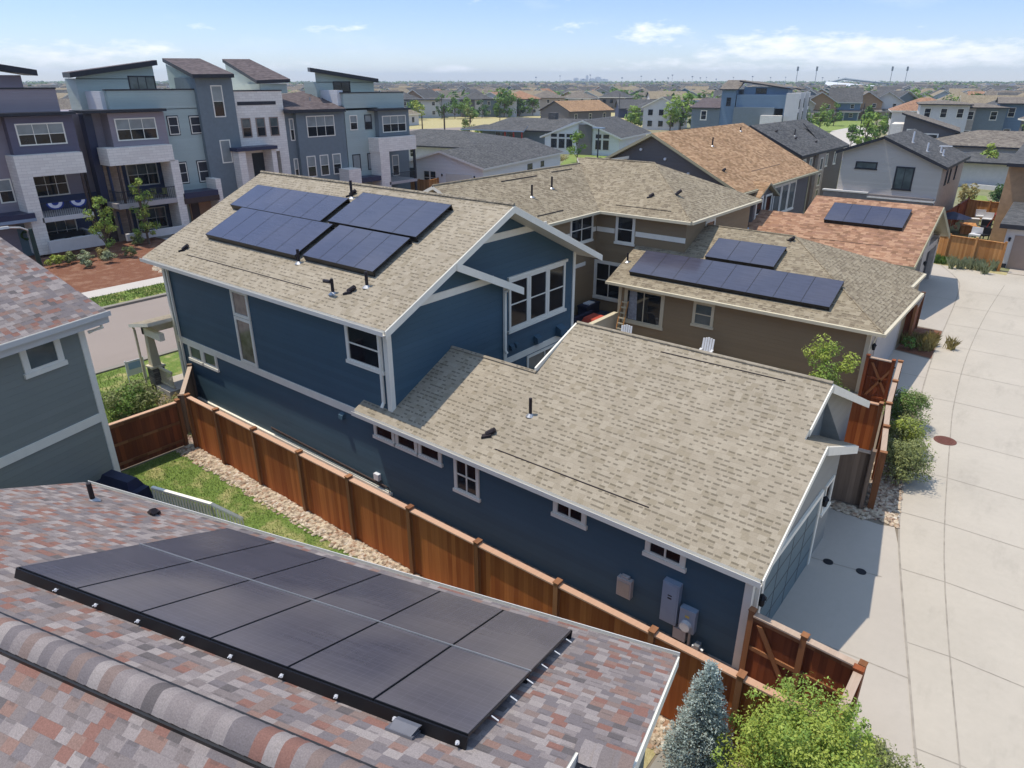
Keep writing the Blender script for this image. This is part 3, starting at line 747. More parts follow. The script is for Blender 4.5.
# ================================================================== FENCES
def fence(name, label, pts, z=2.0, board='fence', cap='fence_cap', front=-1, posts=None, rails=False, post='fence_post', group=None, pr=.095, step=2.35):
    """board fence along a polyline; posts stand proud on the front side"""
    c = sum((Vector((p[0], p[1], 0)) for p in pts), Vector()) / len(pts)
    H = thing(name, label, 'fence', c, group); first_pt = Vector((pts[0][0], pts[0][1], 0))
    for a, b in zip(pts[:-1], pts[1:]):
        a, b = Vector((a[0], a[1], 0)), Vector((b[0], b[1], 0)); u = (b - a).normalized(); L = (b - a).length
        n = u.cross(UP)
        if front > 0: n = -n
        k = posts if posts and len(pts) == 2 else [i * L / max(1, round(L / step)) for i in range(max(1, round(L / step)) + 1)]
        for i, (s0, s1_) in enumerate(zip(k[:-1], k[1:])):
            m = MB(); m.obox(a, u, n, UP, (s0 + .06, s1_ - .06), (-.012, .012), (.03, z - .04)); m.build('board_panel', board, H)
            m = MB()
            m.obox(a, u, n, UP, (s0 + .06, s1_ - .06), (-.06, .10), (z - .04, z)); m.build('cap_rail', cap, H)
            if rails:
                for zz in (.25, z * .55, z - .12):
                    m = MB(); m.obox(a, u, n, UP, (s0 + .06, s1_ - .06), (.0125, .05), (zz - .045, zz + .045)); m.build('rail', post, H)
        for s0 in (k if a == first_pt else k[1:]):
            m = MB(); m.obox(a, u, n, UP, (s0 - .06, s0 + .06), (-.06, pr + .02), (-.05, z + .06)); m.obox(a, u, n, UP, (s0 - .072, s0 + .072), (-.072, pr + .032), (z + .06, z + .08)); m.build('post', post, H)
    return H
px = [-22.4, -20.55, -18.35, -16.0, -13.75, -11.35, -9.05, -6.75, -4.45, -2.65]
fence('boundary_fence', 'long red-brown cedar fence with posts along the side of the dark blue house', [(-22.9, 10.05), (-1.0, 10.05)], 2.03, posts=[x + 22.9 for x in px] + [21.9])
fence('side_fence', 'short brown cedar fence with rails closing the far end of the grassy yard', [(-22.9, 4.8), (-22.9, 9.86)], 1.75, rails=True, front=-1, board='fence_dark')
fence('side_fence', 'small weathered fence panel between the blue wall and the boundary fence', [(-26.3, 12.15), (-23.7, 10.4)], 1.5, 'fence_old', 'fence_cap_pale', post='fence_old', step=3)
H = fence('gate_fence', 'brown gate fence with a diagonal brace beside the blue garage corner', [(-3.15, 11.9), (-1.0, 11.78)], 1.95, 'fence_dark', 'fence_cap_pale', rails=True, post='fence_post', pr=.05, step=1.1)
for a, b in (((-2.2, .3), (-3.0, 1.75)),):
    m = MB(); m.hexa([(a[0], 11.8, a[1]), (a[0] + .11, 11.8, a[1]), (a[0] + .11, 11.84, a[1]), (a[0], 11.84, a[1]), (b[0], 11.79, b[1]), (b[0] + .11, 11.79, b[1]), (b[0] + .11, 11.83, b[1]), (b[0], 11.83, b[1])]); m.build('brace', 'fence_post', H)
fence('end_fence', 'short dark fence end with a tall post at the corner of the shaded driveway', [(-1.0, 11.6), (-1.0, 10.3)], 1.95, 'fence_dark', 'fence_cap_pale', post='fence_dark', step=1.6)
fence('courtyard_fence', 'weathered grey-brown fence panel beside the blue house driveway', [(-3.95, 20.68), (-2.9, 20.8)], 1.92, 'fence_old', 'fence_cap_pale', post='fence_old', step=3)
fence('alley_fence', 'brown fence with pale cap rail behind the three alley shrubs', [(-2.68, 20.85), (-3.36, 24.7), (-3.92, 29.2)], 1.92, 'fence_dark', 'fence_cap_pale', post='fence_post')
fence('courtyard_fence', 'bright orange cedar divider fence inside the courtyard', [(-5.6, 24.55), (-3.55, 24.66)], 1.88, 'fence', 'fence_cap', post='fence_post', step=3)
H = fence('courtyard_fence', 'reddish gate fence with crossed braces by the brown garage corner', [(-5.05, 29.2), (-4.12, 29.2)], 1.9, 'fence_dark', 'fence_cap_pale', rails=True, post='fence_dark', step=3)
for s in (1, -1):
    m = MB(); xa, xb = (-4.9, -4.1) if s > 0 else (-4.1, -4.9)
    m.hexa([(xa, 29.12, .3), (xa + .1, 29.12, .3), (xa + .1, 29.15, .3), (xa, 29.15, .3), (xb, 29.12, 1.7), (xb + .1, 29.12, 1.7), (xb + .1, 29.15, 1.7), (xb, 29.15, 1.7)]); m.build('brace', 'fence_post', H)
fence('alley_fence', 'orange-brown fence box with pale caps between the two alley driveways', [(-6.6, 37.8), (-4.95, 37.85), (-5.15, 40.6)], 1.9, 'fence_dark', 'fence_cap_pale', post='fence_post', step=3)
fence('patio_fence', 'honey coloured fence across the end of the alley with weeds at its foot', [(-8.3, 59.6), (-6.6, 58.4), (-3.15, 57.6)], 1.95, 'fence_tan', 'fence_tan', post='fence_tan')

# ================================================================== NEIGHBOUR HOUSES
X = Vector((1, 0, 0)); Yp = Vector((0, 1, 0))
def solid(H, name, mat, boxes, fr=W0):
    m = MB(fr)
    for b in boxes: m.box(*b)
    return m.each(name, mat, H) if len(boxes) > 1 else m.build(name, mat, H)
def gutter(H, x0, x1, y0, y1, z, mat='gutter', fr=W0):
    m = MB(fr); m.box(x0, x1, y0, y1, z - .14, z - .01); return m.build('gutter', mat, H)

def brown_house():
    H = thing('brown_house', 'brown house with tan hip roofs and a long row of solar panels', 'house', (-17, 34, 0))
    k = .45
    # two-storey blocks
    solid(H, 'wall', 'brown_siding', [(-32, -20.0, 24.0, 41.3, 0, 5.7), (-20.0, -14.8, 32.3, 40.6, 0, 5.7)])
    gw = MB(); gw.face([(-27.5, 24.01, 5.6), (-20, 24.01, 5.6), (-23.6, 24.01, 7.3)]); gw.fcut().each('gable_wall', 'brown_siding', H)
    r = MB(); xe, xr = -19.6, -23.6; zr = 5.76 + k * (xe - xr); yS, yN = 23.6, 41.7
    B2e, yv = -14.4, 31.9
    ry = 36.5; zr2_ = 5.76 + k * (ry - yv)
    r.slab([(xe, yS, 5.76), (xe, yv, 5.76), (xr, yv + (xe - xr), zr), (xr, yS, zr)], .16)
    r.slab([(xr, yS, zr), (xr, yN, zr), (-27.6, yN, zr - k * 4), (-27.6, yS, zr - k * 4)], .16)
    hx = B2e - (ry - yv)
    r.slab([(xe, yv, 5.76), (B2e, yv, 5.76), (hx, ry, zr2_), (xe - (ry - yv), ry, zr2_)], .16)
    r.slab([(B2e, yv, 5.76), (B2e, 41.1, 5.76), (hx, ry, zr2_)], .16)
    r.slab([(xr, ry, zr2_), (hx, ry, zr2_), (B2e, 41.1, 5.76), (xe - 4, 41.1, 5.76)], .16)
    r.tube([(xr, yS, zr), (xr, yv + (xe - xr), zr)], .06, 0, 6); r.tube([(xr, ry, zr2_), (hx, ry, zr2_)], .06, 0, 6); r.tube([(hx, ry, zr2_ - .01), (B2e, yv, 5.75)], .05, 0, 6)
    r.build('main_roof', ['tan_shingle_fine', 'trim'], H)
    g = MB(); g.box(xe, xe + .12, yS, yv - .12, 5.62, 5.75); g.box(xe, B2e, yv - .12, yv, 5.62, 5.75); g.box(B2e, B2e + .12, yv, 41, 5.62, 5.75); g.build('gutter', 'cream_trim', H)
    window(H, (-20, 29.75, 4.15), Yp, 2.15, 1.5, 2, 2, casing=.13)
    window(H, (-18.8, 32.3, 4.1), X, 1.15, 1.55, 1, 2, casing=.15)
    window(H, (-20.0, 32.3, .9), X, 1.9, 2.15, 2, 2, casing=.18)
    window(H, (-14.8, 34.5, 3.9), Yp, 1.2, 1.5, 1, 2, casing=.13)
    b = MB(); b.box(-19.95, -18.85, 32.26, 32.3, 4.6, 4.85); b.box(-17.6, -14.8, 32.26, 32.3, 4.6, 4.85); b.box(-20, -19.96, 31.9, 32.2, 4.6, 4.85); b.box(-20, -19.96, 26, 29.7, 4.6, 4.85); b.box(-20, -19.96, 25.7, 31.3, 2.9, 3.1); b.each('trim_band', 'trim', H)
    # low wing
    ye_, kk = 29.45, .45; z0 = 2.86; wy = 29.88; wxe = -5.25; ryw = 34.6; zw = z0 + kk * (ryw - ye_)
    zz = lambda y: z0 + kk * (y - ye_)
    solid(H, 'wing_wall', 'brown_siding', [(-16.95, wxe - .02, wy, 39.6, 0, 2.8)])
    m = MB(); m.box(wxe - .02, wxe, wy, 36.6, 0, 2.8); m.box(-5.7, -5.66, 36.6, 40.3, 0, 2.9); m.box(-5.7, wxe, 36.58, 36.6, 0, 2.8); m.build('alley_wall', 'beige_wall', H)
    gm = MB(); gm.face([(-16.95, wy, 2.8), (-16.95, 39.3, 2.8), (-16.95, ryw, zw - .2)]); gm.fcut().each('gable_wall', 'brown_siding', H)
    r = MB(); xE = -4.75; hx = xE - 5.5
    r.slab([(-17.5, ye_, z0), (xE, ye_, z0), (hx, ryw, zw), (-14.8, ryw, zw), (-14.8, 32.3, zz(32.3)), (-17.5, 32.3, zz(32.3))], .15)
    kE = (zw - z0) / (xE - hx); r.slab([(xE, ye_, z0), (xE, 36.9, z0), (-5.25, 36.9, z0 + .5 * kE), (-5.25, 40.1, z0 + .5 * kE), (hx, ryw, zw)], .15)
    d = .2
    r.slab([(-17.5, ryw, zw), (hx, ryw, zw), (-5.25, 40.1, z0 + .2), (-5.25, 40.5, z0), (-17.5, 40.5, z0)], .15)
    r.tube([(-14.8, ryw, zw + .01), (hx, ryw, zw), (xE, ye_, z0 - .01)], .05, 0, 6)
    r.build('wing_roof', ['tan_shingle_fine', 'trim'], H)
    g = MB(); g.box(-17.5, xE, ye_ - .12, ye_, z0 - .14, z0 - .01); g.box(xE, xE + .12, ye_ - .1, 36.9, z0 - .14, z0 - .01); g.box(-5.25, -5.13, 36.95, 40.1, z0 + d - .14, z0 + d - .01); g.build('gutter', 'cream_trim', H)
    t_ = MB(); t_.box(wxe, wxe + .04, wy - .04, wy + .13, 0, 2.7); t_.box(wxe - .13, wxe + .037, wy - .043, wy, 0, 2.7); t_.box(-16.99, -16.82, wy - .04, wy, 0, 2.7); t_.each('trim_board', 'cream_trim', H)
    window(H, (-16.65, wy, .8), X, 2.2, 1.85, 2, 1, casing=.18, glass='glass', trim='cream_trim')
    c = MB(); c.face([(-16.4, wy - .016, 1.0), (-15.9, wy - .016, 1.0), (-15.95, wy - .016, 2.45), (-16.35, wy - .016, 2.45)]); c.build('curtain', 'curtain', H)
    window(H, (-12.95, wy, 1.38), X, 1.05, 1.2, 1, 2, casing=.14, glass='glass_light', trim='cream_trim')
    m = MB(); m.box(wxe, wxe + .03, 31.2, 35.9, 0, 2.2); m.build('garage_door', 'beigebox', H)
    lamp_wall(H, (wxe, 30.5, 1.9), (1, 0, 0))
    m = MB(); m.hexa([(wxe + .002, 30.1, 1.6), (wxe + .03, 30.1, 1.6), (wxe + .03, 32.2, 2.6), (wxe + .002, 32.2, 2.6), (wxe + .002, 30.1, 1.8), (wxe + .03, 30.1, 1.8), (wxe + .03, 32.2, 2.75), (wxe + .002, 32.2, 2.75)]); m.build('trim_brace', 'cream_trim', H)
    w = Vector((0, 1, kk)).normalized(); n = Vector((0, -kk, 1)).normalized()
    P = lambda x, y, q=0: Vector((x, y, zz(y))) + n * q
    solar_array(H, P(-16.6, 30.12), X, w, 8, 1, 1.195, 1.86); solar_array(H, P(-13.55, 32.02), X, w, 3, 1, 1.12, 1.62)
    vent_pipe(H, P(-17.25, 31.0), .45); vent_pipe(H, Vector((-21.6, 28.6, 5.76 + k * 2.0)), .6); vent_pipe(H, Vector((-21.95, 30.8, 5.76 + k * 2.35)), .6)
    zB = lambda y: 5.76 + k * (y - yv)
    slant_vent(H, (-17.6, 33.5, zB(33.5)), (.6, .3, .2)); slant_vent(H, (hx - .1, 34.3, zz(34.3)), (.6, -.3, .1)); slant_vent(H, (-16.3, 34.0, zB(34)), (.6, .3, .2))
    slot_vent(H, (-19.0, 32.5, zB(32.5) + .01), (-15.8, 32.5, zB(32.5) + .01)); slot_vent(H, (-20.2, 27.2, 6.05), (-20.2, 29.4, 6.05)); slot_vent(H, (-23.1, 28, 7.36), (-23.1, 31, 7.36)); slot_vent(H, (-23.2, 32.5, 7.4), (-23.2, 34.5, 7.4))
brown_house()

def gable_y(H, x0, x1, y0, y1, ze, k, wall, roof, edge, ov=.4, name='roof', t=.18):
    """house block with its ridge along y"""
    xr = (x0 + x1) / 2; zr = ze + k * (x1 + ov - xr)
    solid(H, 'wall', wall, [(x0, x1, y0, y1, 0, ze)])
    g = MB()
    for y in (y0 + .01, y1 - .01): g.face([(x0, y, ze - .02), (x1, y, ze - .02), (xr, y, zr - .2)])
    g.fcut().each('gable_wall', wall, H)
    r = MB(); r.slab([(x1 + ov, y0 - ov, ze), (x1 + ov, y1 + ov, ze), (xr, y1 + ov, zr), (xr, y0 - ov, zr)], t); r.slab([(x0 - ov, y1 + ov, ze), (x0 - ov, y0 - ov, ze), (xr, y0 - ov, zr), (xr, y1 + ov, zr)], t)
    r.build(name, [roof, edge], H)
    return xr, zr
def grey_gable_house():
    H = thing('gable_house', 'dark grey house under a large brown-orange gable roof with an olive rake edge', 'house', (-22, 50, 0))
    x0, x1, y0, y1 = -28.4, -16.6, 42.9, 57.2
    xr, zr = gable_y(H, x0, x1, y0, y1, 5.76, .505, 'darkgrey_siding', 'copper_shingle', 'olive_trim', .45)
    for x, z in ((xr + .1, 7.9), (xr + 1.9, 7.4), (xr + 3.6, 6.6)): 
        m = MB(); m.tube([(x - 1, y0 + .02, z), (x - 1, y0 - .12, z)], .09, 0, 8); m.build('eave_lamp', 'white_plastic', H)
    # bay with its own little gable on the east wall
    solid(H, 'bay_wall', 'darkgrey_siding', [(x1, x1 + .7, 44.2, 47.6, 0, 5.2)])
    r = MB(); r.slab([(x1 + 1.0, 43.8, 5.1), (x1 + 1.0, 45.9, 6.1), (x1 - 1.6, 45.9, 6.1), (x1 - 1.6, 43.8, 5.1)], .12); r.slab([(x1 + 1.0, 45.9, 6.1), (x1 + 1.0, 48.0, 5.1), (x1 - 1.6, 48.0, 5.1), (x1 - 1.6, 45.9, 6.1)], .12)
    g = MB(); g.face([(x1 + .7, 44.2, 5.1), (x1 + .7, 47.6, 5.1), (x1 + .7, 45.9, 5.95)]); g.fcut().each('gable_wall', 'darkgrey_siding', H)
    r.build('bay_roof', ['copper_shingle', 'olive_trim'], H)
    for y, w_, z, h, n in ((43.1, 1.0, 3.6, 1.2, 1), (44.5, 1.2, 3.1, 2.2, 1), (46.1, 1.2, 3.1, 2.2, 1)): window(H, (x1 + (.7 if y > 44 else 0), y, z), Yp, w_, h, n, 2, casing=.14, glass='glass')
    for i in range(3): window(H, (x1, 49.6 + i * 1.55, 3.3), Yp, 1.5, 2.1, 1, 1, casing=.15, glass='glass_light')
    t_ = MB(); t_.box(x1, x1 + .05, y0, y0 + .2, 0, 5.6); t_.box(x1, x1 + .05, y1 - .2, y1, 0, 5.6); t_.each('trim_board', 'olive_trim', H)
    gutter(H, x1 + .45, x1 + .57, y0 - .45, y1 + .45, 5.74, 'olive_trim')
    P = lambda x, y: (x, y, zr - .505 * (x - xr))
    vent_pipe(H, P(-20.5, 47.5), .55); slant_vent(H, P(-18.2, 44.2), (.5, .3, .1)); vent_pipe(H, P(-21.6, 55), .3)
    slot_vent(H, P(-17.6, 47.6), P(-17.6, 53))
grey_gable_house()

def umber_house():
    H = thing('townhouse', 'narrow umber brown two-storey house under a charcoal low-pitched roof', 'house', (-26, 76, 0))
    solid(H, 'wall', 'umber_siding', [(-32, -21.2, 69, 83.6, 0, 5.7)])
    m = MB(); m.face([(-21.2, 69.01, 5.6), (-26, 69.01, 7.9), (-32, 69.01, 5.6)]); m.build('gable_wall', 'umber_siding', H)
    r = MB(); r.slab([(-20.8, 68.5, 5.75), (-20.8, 84.2, 5.75), (-26.0, 84.2, 8.2), (-26.0, 68.5, 8.2)], .2); r.slab([(-32.5, 84.2, 5.2), (-32.5, 68.5, 5.2), (-26.0, 68.5, 8.2), (-26.0, 84.2, 8.2)], .2)
    r.slab([(-22.6, 78.3, 6.62), (-22.6, 81.8, 6.62), (-24.6, 80.0, 8.0), (-24.7, 79.9, 8.0)], .1)
    r.build('roof', ['dark_shingle', 'dark_trim'], H)
    for y, z, h in ((70.2, 3.9, 1.4), (72.2, 3.9, 1.4), (77.3, 4.0, 1.3), (80.2, 4.0, 1.3)): window(H, (-21.2, y, z), Yp, .9, h, 1, 1, casing=.14, glass='blind')
    m = MB(); m.box(-21.2, -20.9, 74.0, 76.4, 0, 5.5); m.build('stair_panel', 'beige_wall', H)
    for k in range(3): window(H, (-20.9, 74.7, .9 + k * 1.5), Yp, .9, 1.2, 1, 1, casing=.1, glass='glass')
    P = lambda x, y: (x, y, 5.75 + .471 * (-20.8 - x))
    for x, y in ((-24.6, 71.5), (-23.2, 73.2), (-22.2, 76.5)): slant_vent(H, P(x, y), (.5, .3, .1))
    vent_pipe(H, P(-23.6, 74.2), .6); slot_vent(H, P(-25, 70), P(-24.6, 74.5))
umber_house()

def pale_house():
    H = thing('pale_house', 'pale grey house with a dark framed window behind the rust roofed garage', 'house', (-13, 74, 0))
    y0 = 68.3; solid(H, 'wall', 'lightgrey_siding', [(-17.3, -9.4, y0, 79.8, 0, 5.6)])
    m = MB(); m.face([(-9.4, y0 - .01, 5.5), (-14.2, y0 - .01, 7.6), (-17.3, y0 - .01, 6.4), (-17.3, y0 - .01, 5.5)]); m.build('gable_wall', 'lightgrey_siding', H)
    m = MB(); m.box(-9.4, -9.37, y0, 79.8, 0, 5.5); m.build('side_wall', 'beige_wall', H)
    m = MB(); m.box(-18.3, -9.5, y0 - .35, y0, 0, 3.0); m.build('lower_wall', plain('warm_grey_stucco', '#7f7875', .85), H)
    m = MB(); m.box(-18.4, -14.6, y0 - .42, y0, 3.0, 3.12); m.box(-14.6, -9.4, y0 - .42, y0, 2.7, 2.82); m.build('ledge', 'white_wall', H)
    r = MB(); k = .42
    r.slab([(-9.0, y0 - .5, 5.6), (-9.0, 80.2, 5.6), (-14.2, 80.2, 7.8), (-14.2, y0 - .5, 7.8)], .24)
    r.slab([(-17.8, 80.2, 6.42), (-17.8, y0 - .5, 6.42), (-14.3, y0 - .5, 7.72), (-14.3, 80.2, 7.72)], .24)
    r.build('roof', ['dark_shingle', 'dark_trim'], H)
    window(H, (-16.1, y0, 5.0), X, 1.75, .62, 1, 1, casing=.1, glass='glass_light', trim='dark_trim'); window(H, (-12.85, y0, 3.5), X, 1.45, 1.9, 2, 1, casing=.12, glass='glass_light', trim='dark_trim', top_glass=None)
    for y in (70.5, 72.2, 75.2): window(H, (-9.37, y, 3.9), Yp, .7, 1.2, 1, 1, casing=.08, trim='dark_trim')
    P = lambda x, y: Vector((x, y, 5.6 + .423 * (-9 - x)))
    for x, y, h in ((-12.6, 71.5, .9), (-11.2, 70.6, .7), (-10.6, 73.6, .5), (-10.2, 72.4, .5)): vent_pipe(H, P(x, y), h, .07, True, 'white_plastic')
    m = MB(); c = P(-10.7, 73); m.tube([c + UP * .5, c + UP * .5 + Vector((.9, .5, 0))], .05); m.build('vent_cap', 'white_plastic', H)
pale_house()

def rust_garage():
    H = thing('garage', 'garage with a rust coloured shingle roof and four solar panels beside the alley', 'garage', (-10, 46, 0))
    ye_, k, z0 = 42.1, .45, 2.86; yr_ = 47.6; zr = z0 + k * (yr_ - ye_)
    solid(H, 'wall', 'darkgrey_siding', [(-17, -6.9, 42.5, 52.6, 0, 2.8)])
    m = MB(); m.box(-6.9, -6.5, 42.5, 43.4, 0, 2.9); m.box(-6.9, -6.45, 47.2, 48.6, 0, 4.2); m.box(-6.9, -6.5, 52.2, 52.7, 0, 2.9); m.box(-6.88, -6.5, 42.5, 52.6, 2.35, 2.75); m.build('front_wall', 'beige_wall', H)
    m = MB(); m.face([(-6.8, 42.5, 2.7), (-6.8, 52.7, 2.7), (-6.8, yr_, zr - .2)]); m.build('gable_wall', 'beige_wall', H)
    for a, b in ((43.5, 47.1), (48.7, 52.1)):
        m = MB(); m.box(-6.86, -6.8, a, b, 0, 2.3); m.build('garage_door', 'dark_trim', H)
    r = MB(); xa, xb = -6.05, -13.2
    r.slab([(-16.8, ye_, z0), (xa, ye_, z0), (xa, yr_, zr), (xb, yr_, zr), (xb, 45.6, z0 + k * 3.5), (-16.8, 45.6, z0 + k * 3.5)], .16)
    r.slab([(xb, yr_, zr), (xa, yr_, zr), (xa, 53.2, z0), (xb, 53.2, z0)], .16)
    r.build('roof', ['rust_shingle', 'olive_trim'], H)
    m = MB()
    for a, za, b, zb in ((ye_, z0, yr_, zr), (yr_, zr, 53.2, z0)): m.hexa([(xa, a, za - .28), (xa + .05, a, za - .28), (xa + .05, b, zb - .28), (xa, b, zb - .28), (xa, a, za - .01), (xa + .05, a, za - .01), (xa + .05, b, zb - .01), (xa, b, zb - .01)])
    m.each('rake_board', 'olive_trim', H)
    w = Vector((0, 1, k)).normalized(); n = Vector((0, -k, 1)).normalized(); P = lambda x, y: Vector((x, y, z0 + k * (y - ye_)))
    solar_array(H, P(-11.8, 45.0), X, w, 4, 1, 1.08, 1.95)
    slot_vent(H, P(-12, 43.4), P(-8, 43.5)); vent_pipe(H, P(-15.9, 43.6), .35)
    lamp_wall(H, (-6.45, 43.0, 1.9), (1, 0, 0)); lamp_wall(H, (-6.45, 48.0, 1.9), (1, 0, 0))
rust_garage()

def right_house():
    H = thing('right_house', 'right edge house with a tan side wall and a white tan-doored garage', 'house', (1, 66, 0))
    solid(H, 'garage_wall', 'white_wall', [(-3.4, 6, 59.0, 66, 0, 3.0)])
    r = MB(); r.slab([(-3.85, 58.5, 3.05), (7, 58.5, 3.05), (7, 67, 3.5), (-3.95, 67, 3.5)], .3); r.build('garage_roof', ['dark_shingle', 'dark_trim'], H)
    solid(H, 'side_wall', 'tan_wall', [(-4.9, -2.75, 67.6, 80, 0, 6.2)])
    solid(H, 'upper_wall', 'white_siding', [(-2.75, 8, 67.05, 80, 0, 6.2)])
    r = MB(); r.slab([(-5.0, 66.6, 6.3), (9, 66.6, 6.3), (9, 81, 7.4), (-5.0, 81, 7.4)], .25); r.build('roof', ['dark_shingle', 'dark_trim'], H)
    m = MB(); m.box(-2.85, 2.4, 58.96, 59.0, 0, 2.3); m.build('garage_door', 'garage_tan', H)
    lamp_wall(H, (-3.1, 59.0, 2.0), (0, -1, 0))
    solid(H, 'foundation', 'dark_trim', [(-3.41, -2.9, 58.95, 58.99, 0, .3)])
right_house()

# ------------------------------------------------------------------ generic modern houses further back
def modern(name, label, x, y, w, d, h, rot, wall, roof, kind='hip', k=.4, accent=None, acc_w=.35, wins=3, group=None, cat='house', trimc='dark_trim', floors=2, glass='glass', ov=.5):
    """two-storey house: front wall on local -y, w wide, d deep"""
    F = Fr(rot, x, y); H = thing(name, label, cat, (x, y, 0), group)
    ax = w * acc_w
    if accent:
        solid(H, 'wall', wall, [(-w / 2 + ax, w / 2, 0, d, 0, h)], F); solid(H, 'accent_wall', accent, [(-w / 2, -w / 2 + ax, -.5, d - .3, 0, h - .02)], F)
    else: solid(H, 'wall', wall, [(-w / 2, w / 2, 0, d, 0, h)], F)
    r = MB(F); a, b, c, e = -w / 2 - ov, w / 2 + ov, -.5 - ov, d + ov
    if kind == 'hip':
        s = min(w, d) / 2; zr = h + k * (s + ov)
        p, q = ((a + s + ov, (c + e) / 2), (b - s - ov, (c + e) / 2)) if w >= d else ((0, c + s + ov), (0, e - s - ov))
        P, Q = (p[0], p[1], zr), (q[0], q[1], zr)
        if w >= d:
            r.slab([(a, c, h), (b, c, h), Q, P], .2); r.slab([(b, c, h), (b, e, h), Q], .2); r.slab([(b, e, h), (a, e, h), P, Q], .2); r.slab([(a, e, h), (a, c, h), P], .2)
        else:
            r.slab([(a, c, h), (b, c, h), P], .2); r.slab([(b, c, h), (b, e, h), Q, P], .2); r.slab([(b, e, h), (a, e, h), Q], .2); r.slab([(a, e, h), (a, c, h), P, Q], .2)
    elif kind == 'gable_x':     # ridge along local x
        m_ = (c + e) / 2; zr = h + k * (e - c) / 2
        r.slab([(a, c, h), (b, c, h), (b, m_, zr), (a, m_, zr)], .2); r.slab([(b, e, h), (a, e, h), (a, m_, zr), (b, m_, zr)], .2)
        g = MB(F)
        for xx in (-w / 2 + .02, w / 2 - .02): g.face([(xx, 0, h - .02), (xx, d, h - .02), (xx, m_, zr - .25)])
        g.fcut().each('gable_wall', wall, H)
    elif kind == 'gable_y':
        zr = h + k * (b - a) / 2
        r.slab([(b, c, h), (b, e, h), (0, e, zr), (0, c, zr)], .2); r.slab([(a, e, h), (a, c, h), (0, c, zr), (0, e, zr)], .2)
        g = MB(F)
        for yy in (.02, d - .02): g.face([(-w / 2, yy, h - .02), (w / 2, yy, h - .02), (0, yy, zr - .25)])
        g.fcut().each('gable_wall', wall, H)
    elif kind == 'shed':
        zr = h + k * (b - a); r.slab([(a, c, h), (b, c, zr), (b, e, zr), (a, e, h)], .25)
        g = MB(F)
        for yy in (.0, d): g.face([(-w / 2, yy, h - .02), (w / 2, yy, h - .02), (w / 2, yy, zr - .3)])
        g.face([(w / 2, 0, h - .02), (w / 2, d, h - .02), (w / 2, d, zr - .3), (w / 2, 0, zr - .3)])
        g.fcut().each('gable_wall', wall, H)
    else: r.slab([(a, c, h + .2), (b, c, h + .2), (b, e, h + .2), (a, e, h + .2)], .3)
    r.build('roof', [roof, trimc], H)
    u = F.d((1, 0, 0)); fh = h / floors
    for fl in range(floors):
        for i in range(wins):
            xx = -w / 2 + w * (i + .5) / wins - .6
            yy = -.5 if accent and xx + 1.2 < -w / 2 + ax else 0
            if accent and xx < -w / 2 + ax < xx + 1.2: continue
            window(H, F((xx, yy, fl * fh + fh * .35)), u, 1.2, fh * .45, 1, 2, casing=.1, glass=glass, trim='trim')
    v = F.d((0, 1, 0))
    for fl in range(floors):
        for i in range(2): window(H, F((w / 2, d * (.2 + .45 * i), fl * fh + fh * .4)), v, 1.0, fh * .38, 1, 1, casing=.1, glass=glass, trim='trim')
    return H

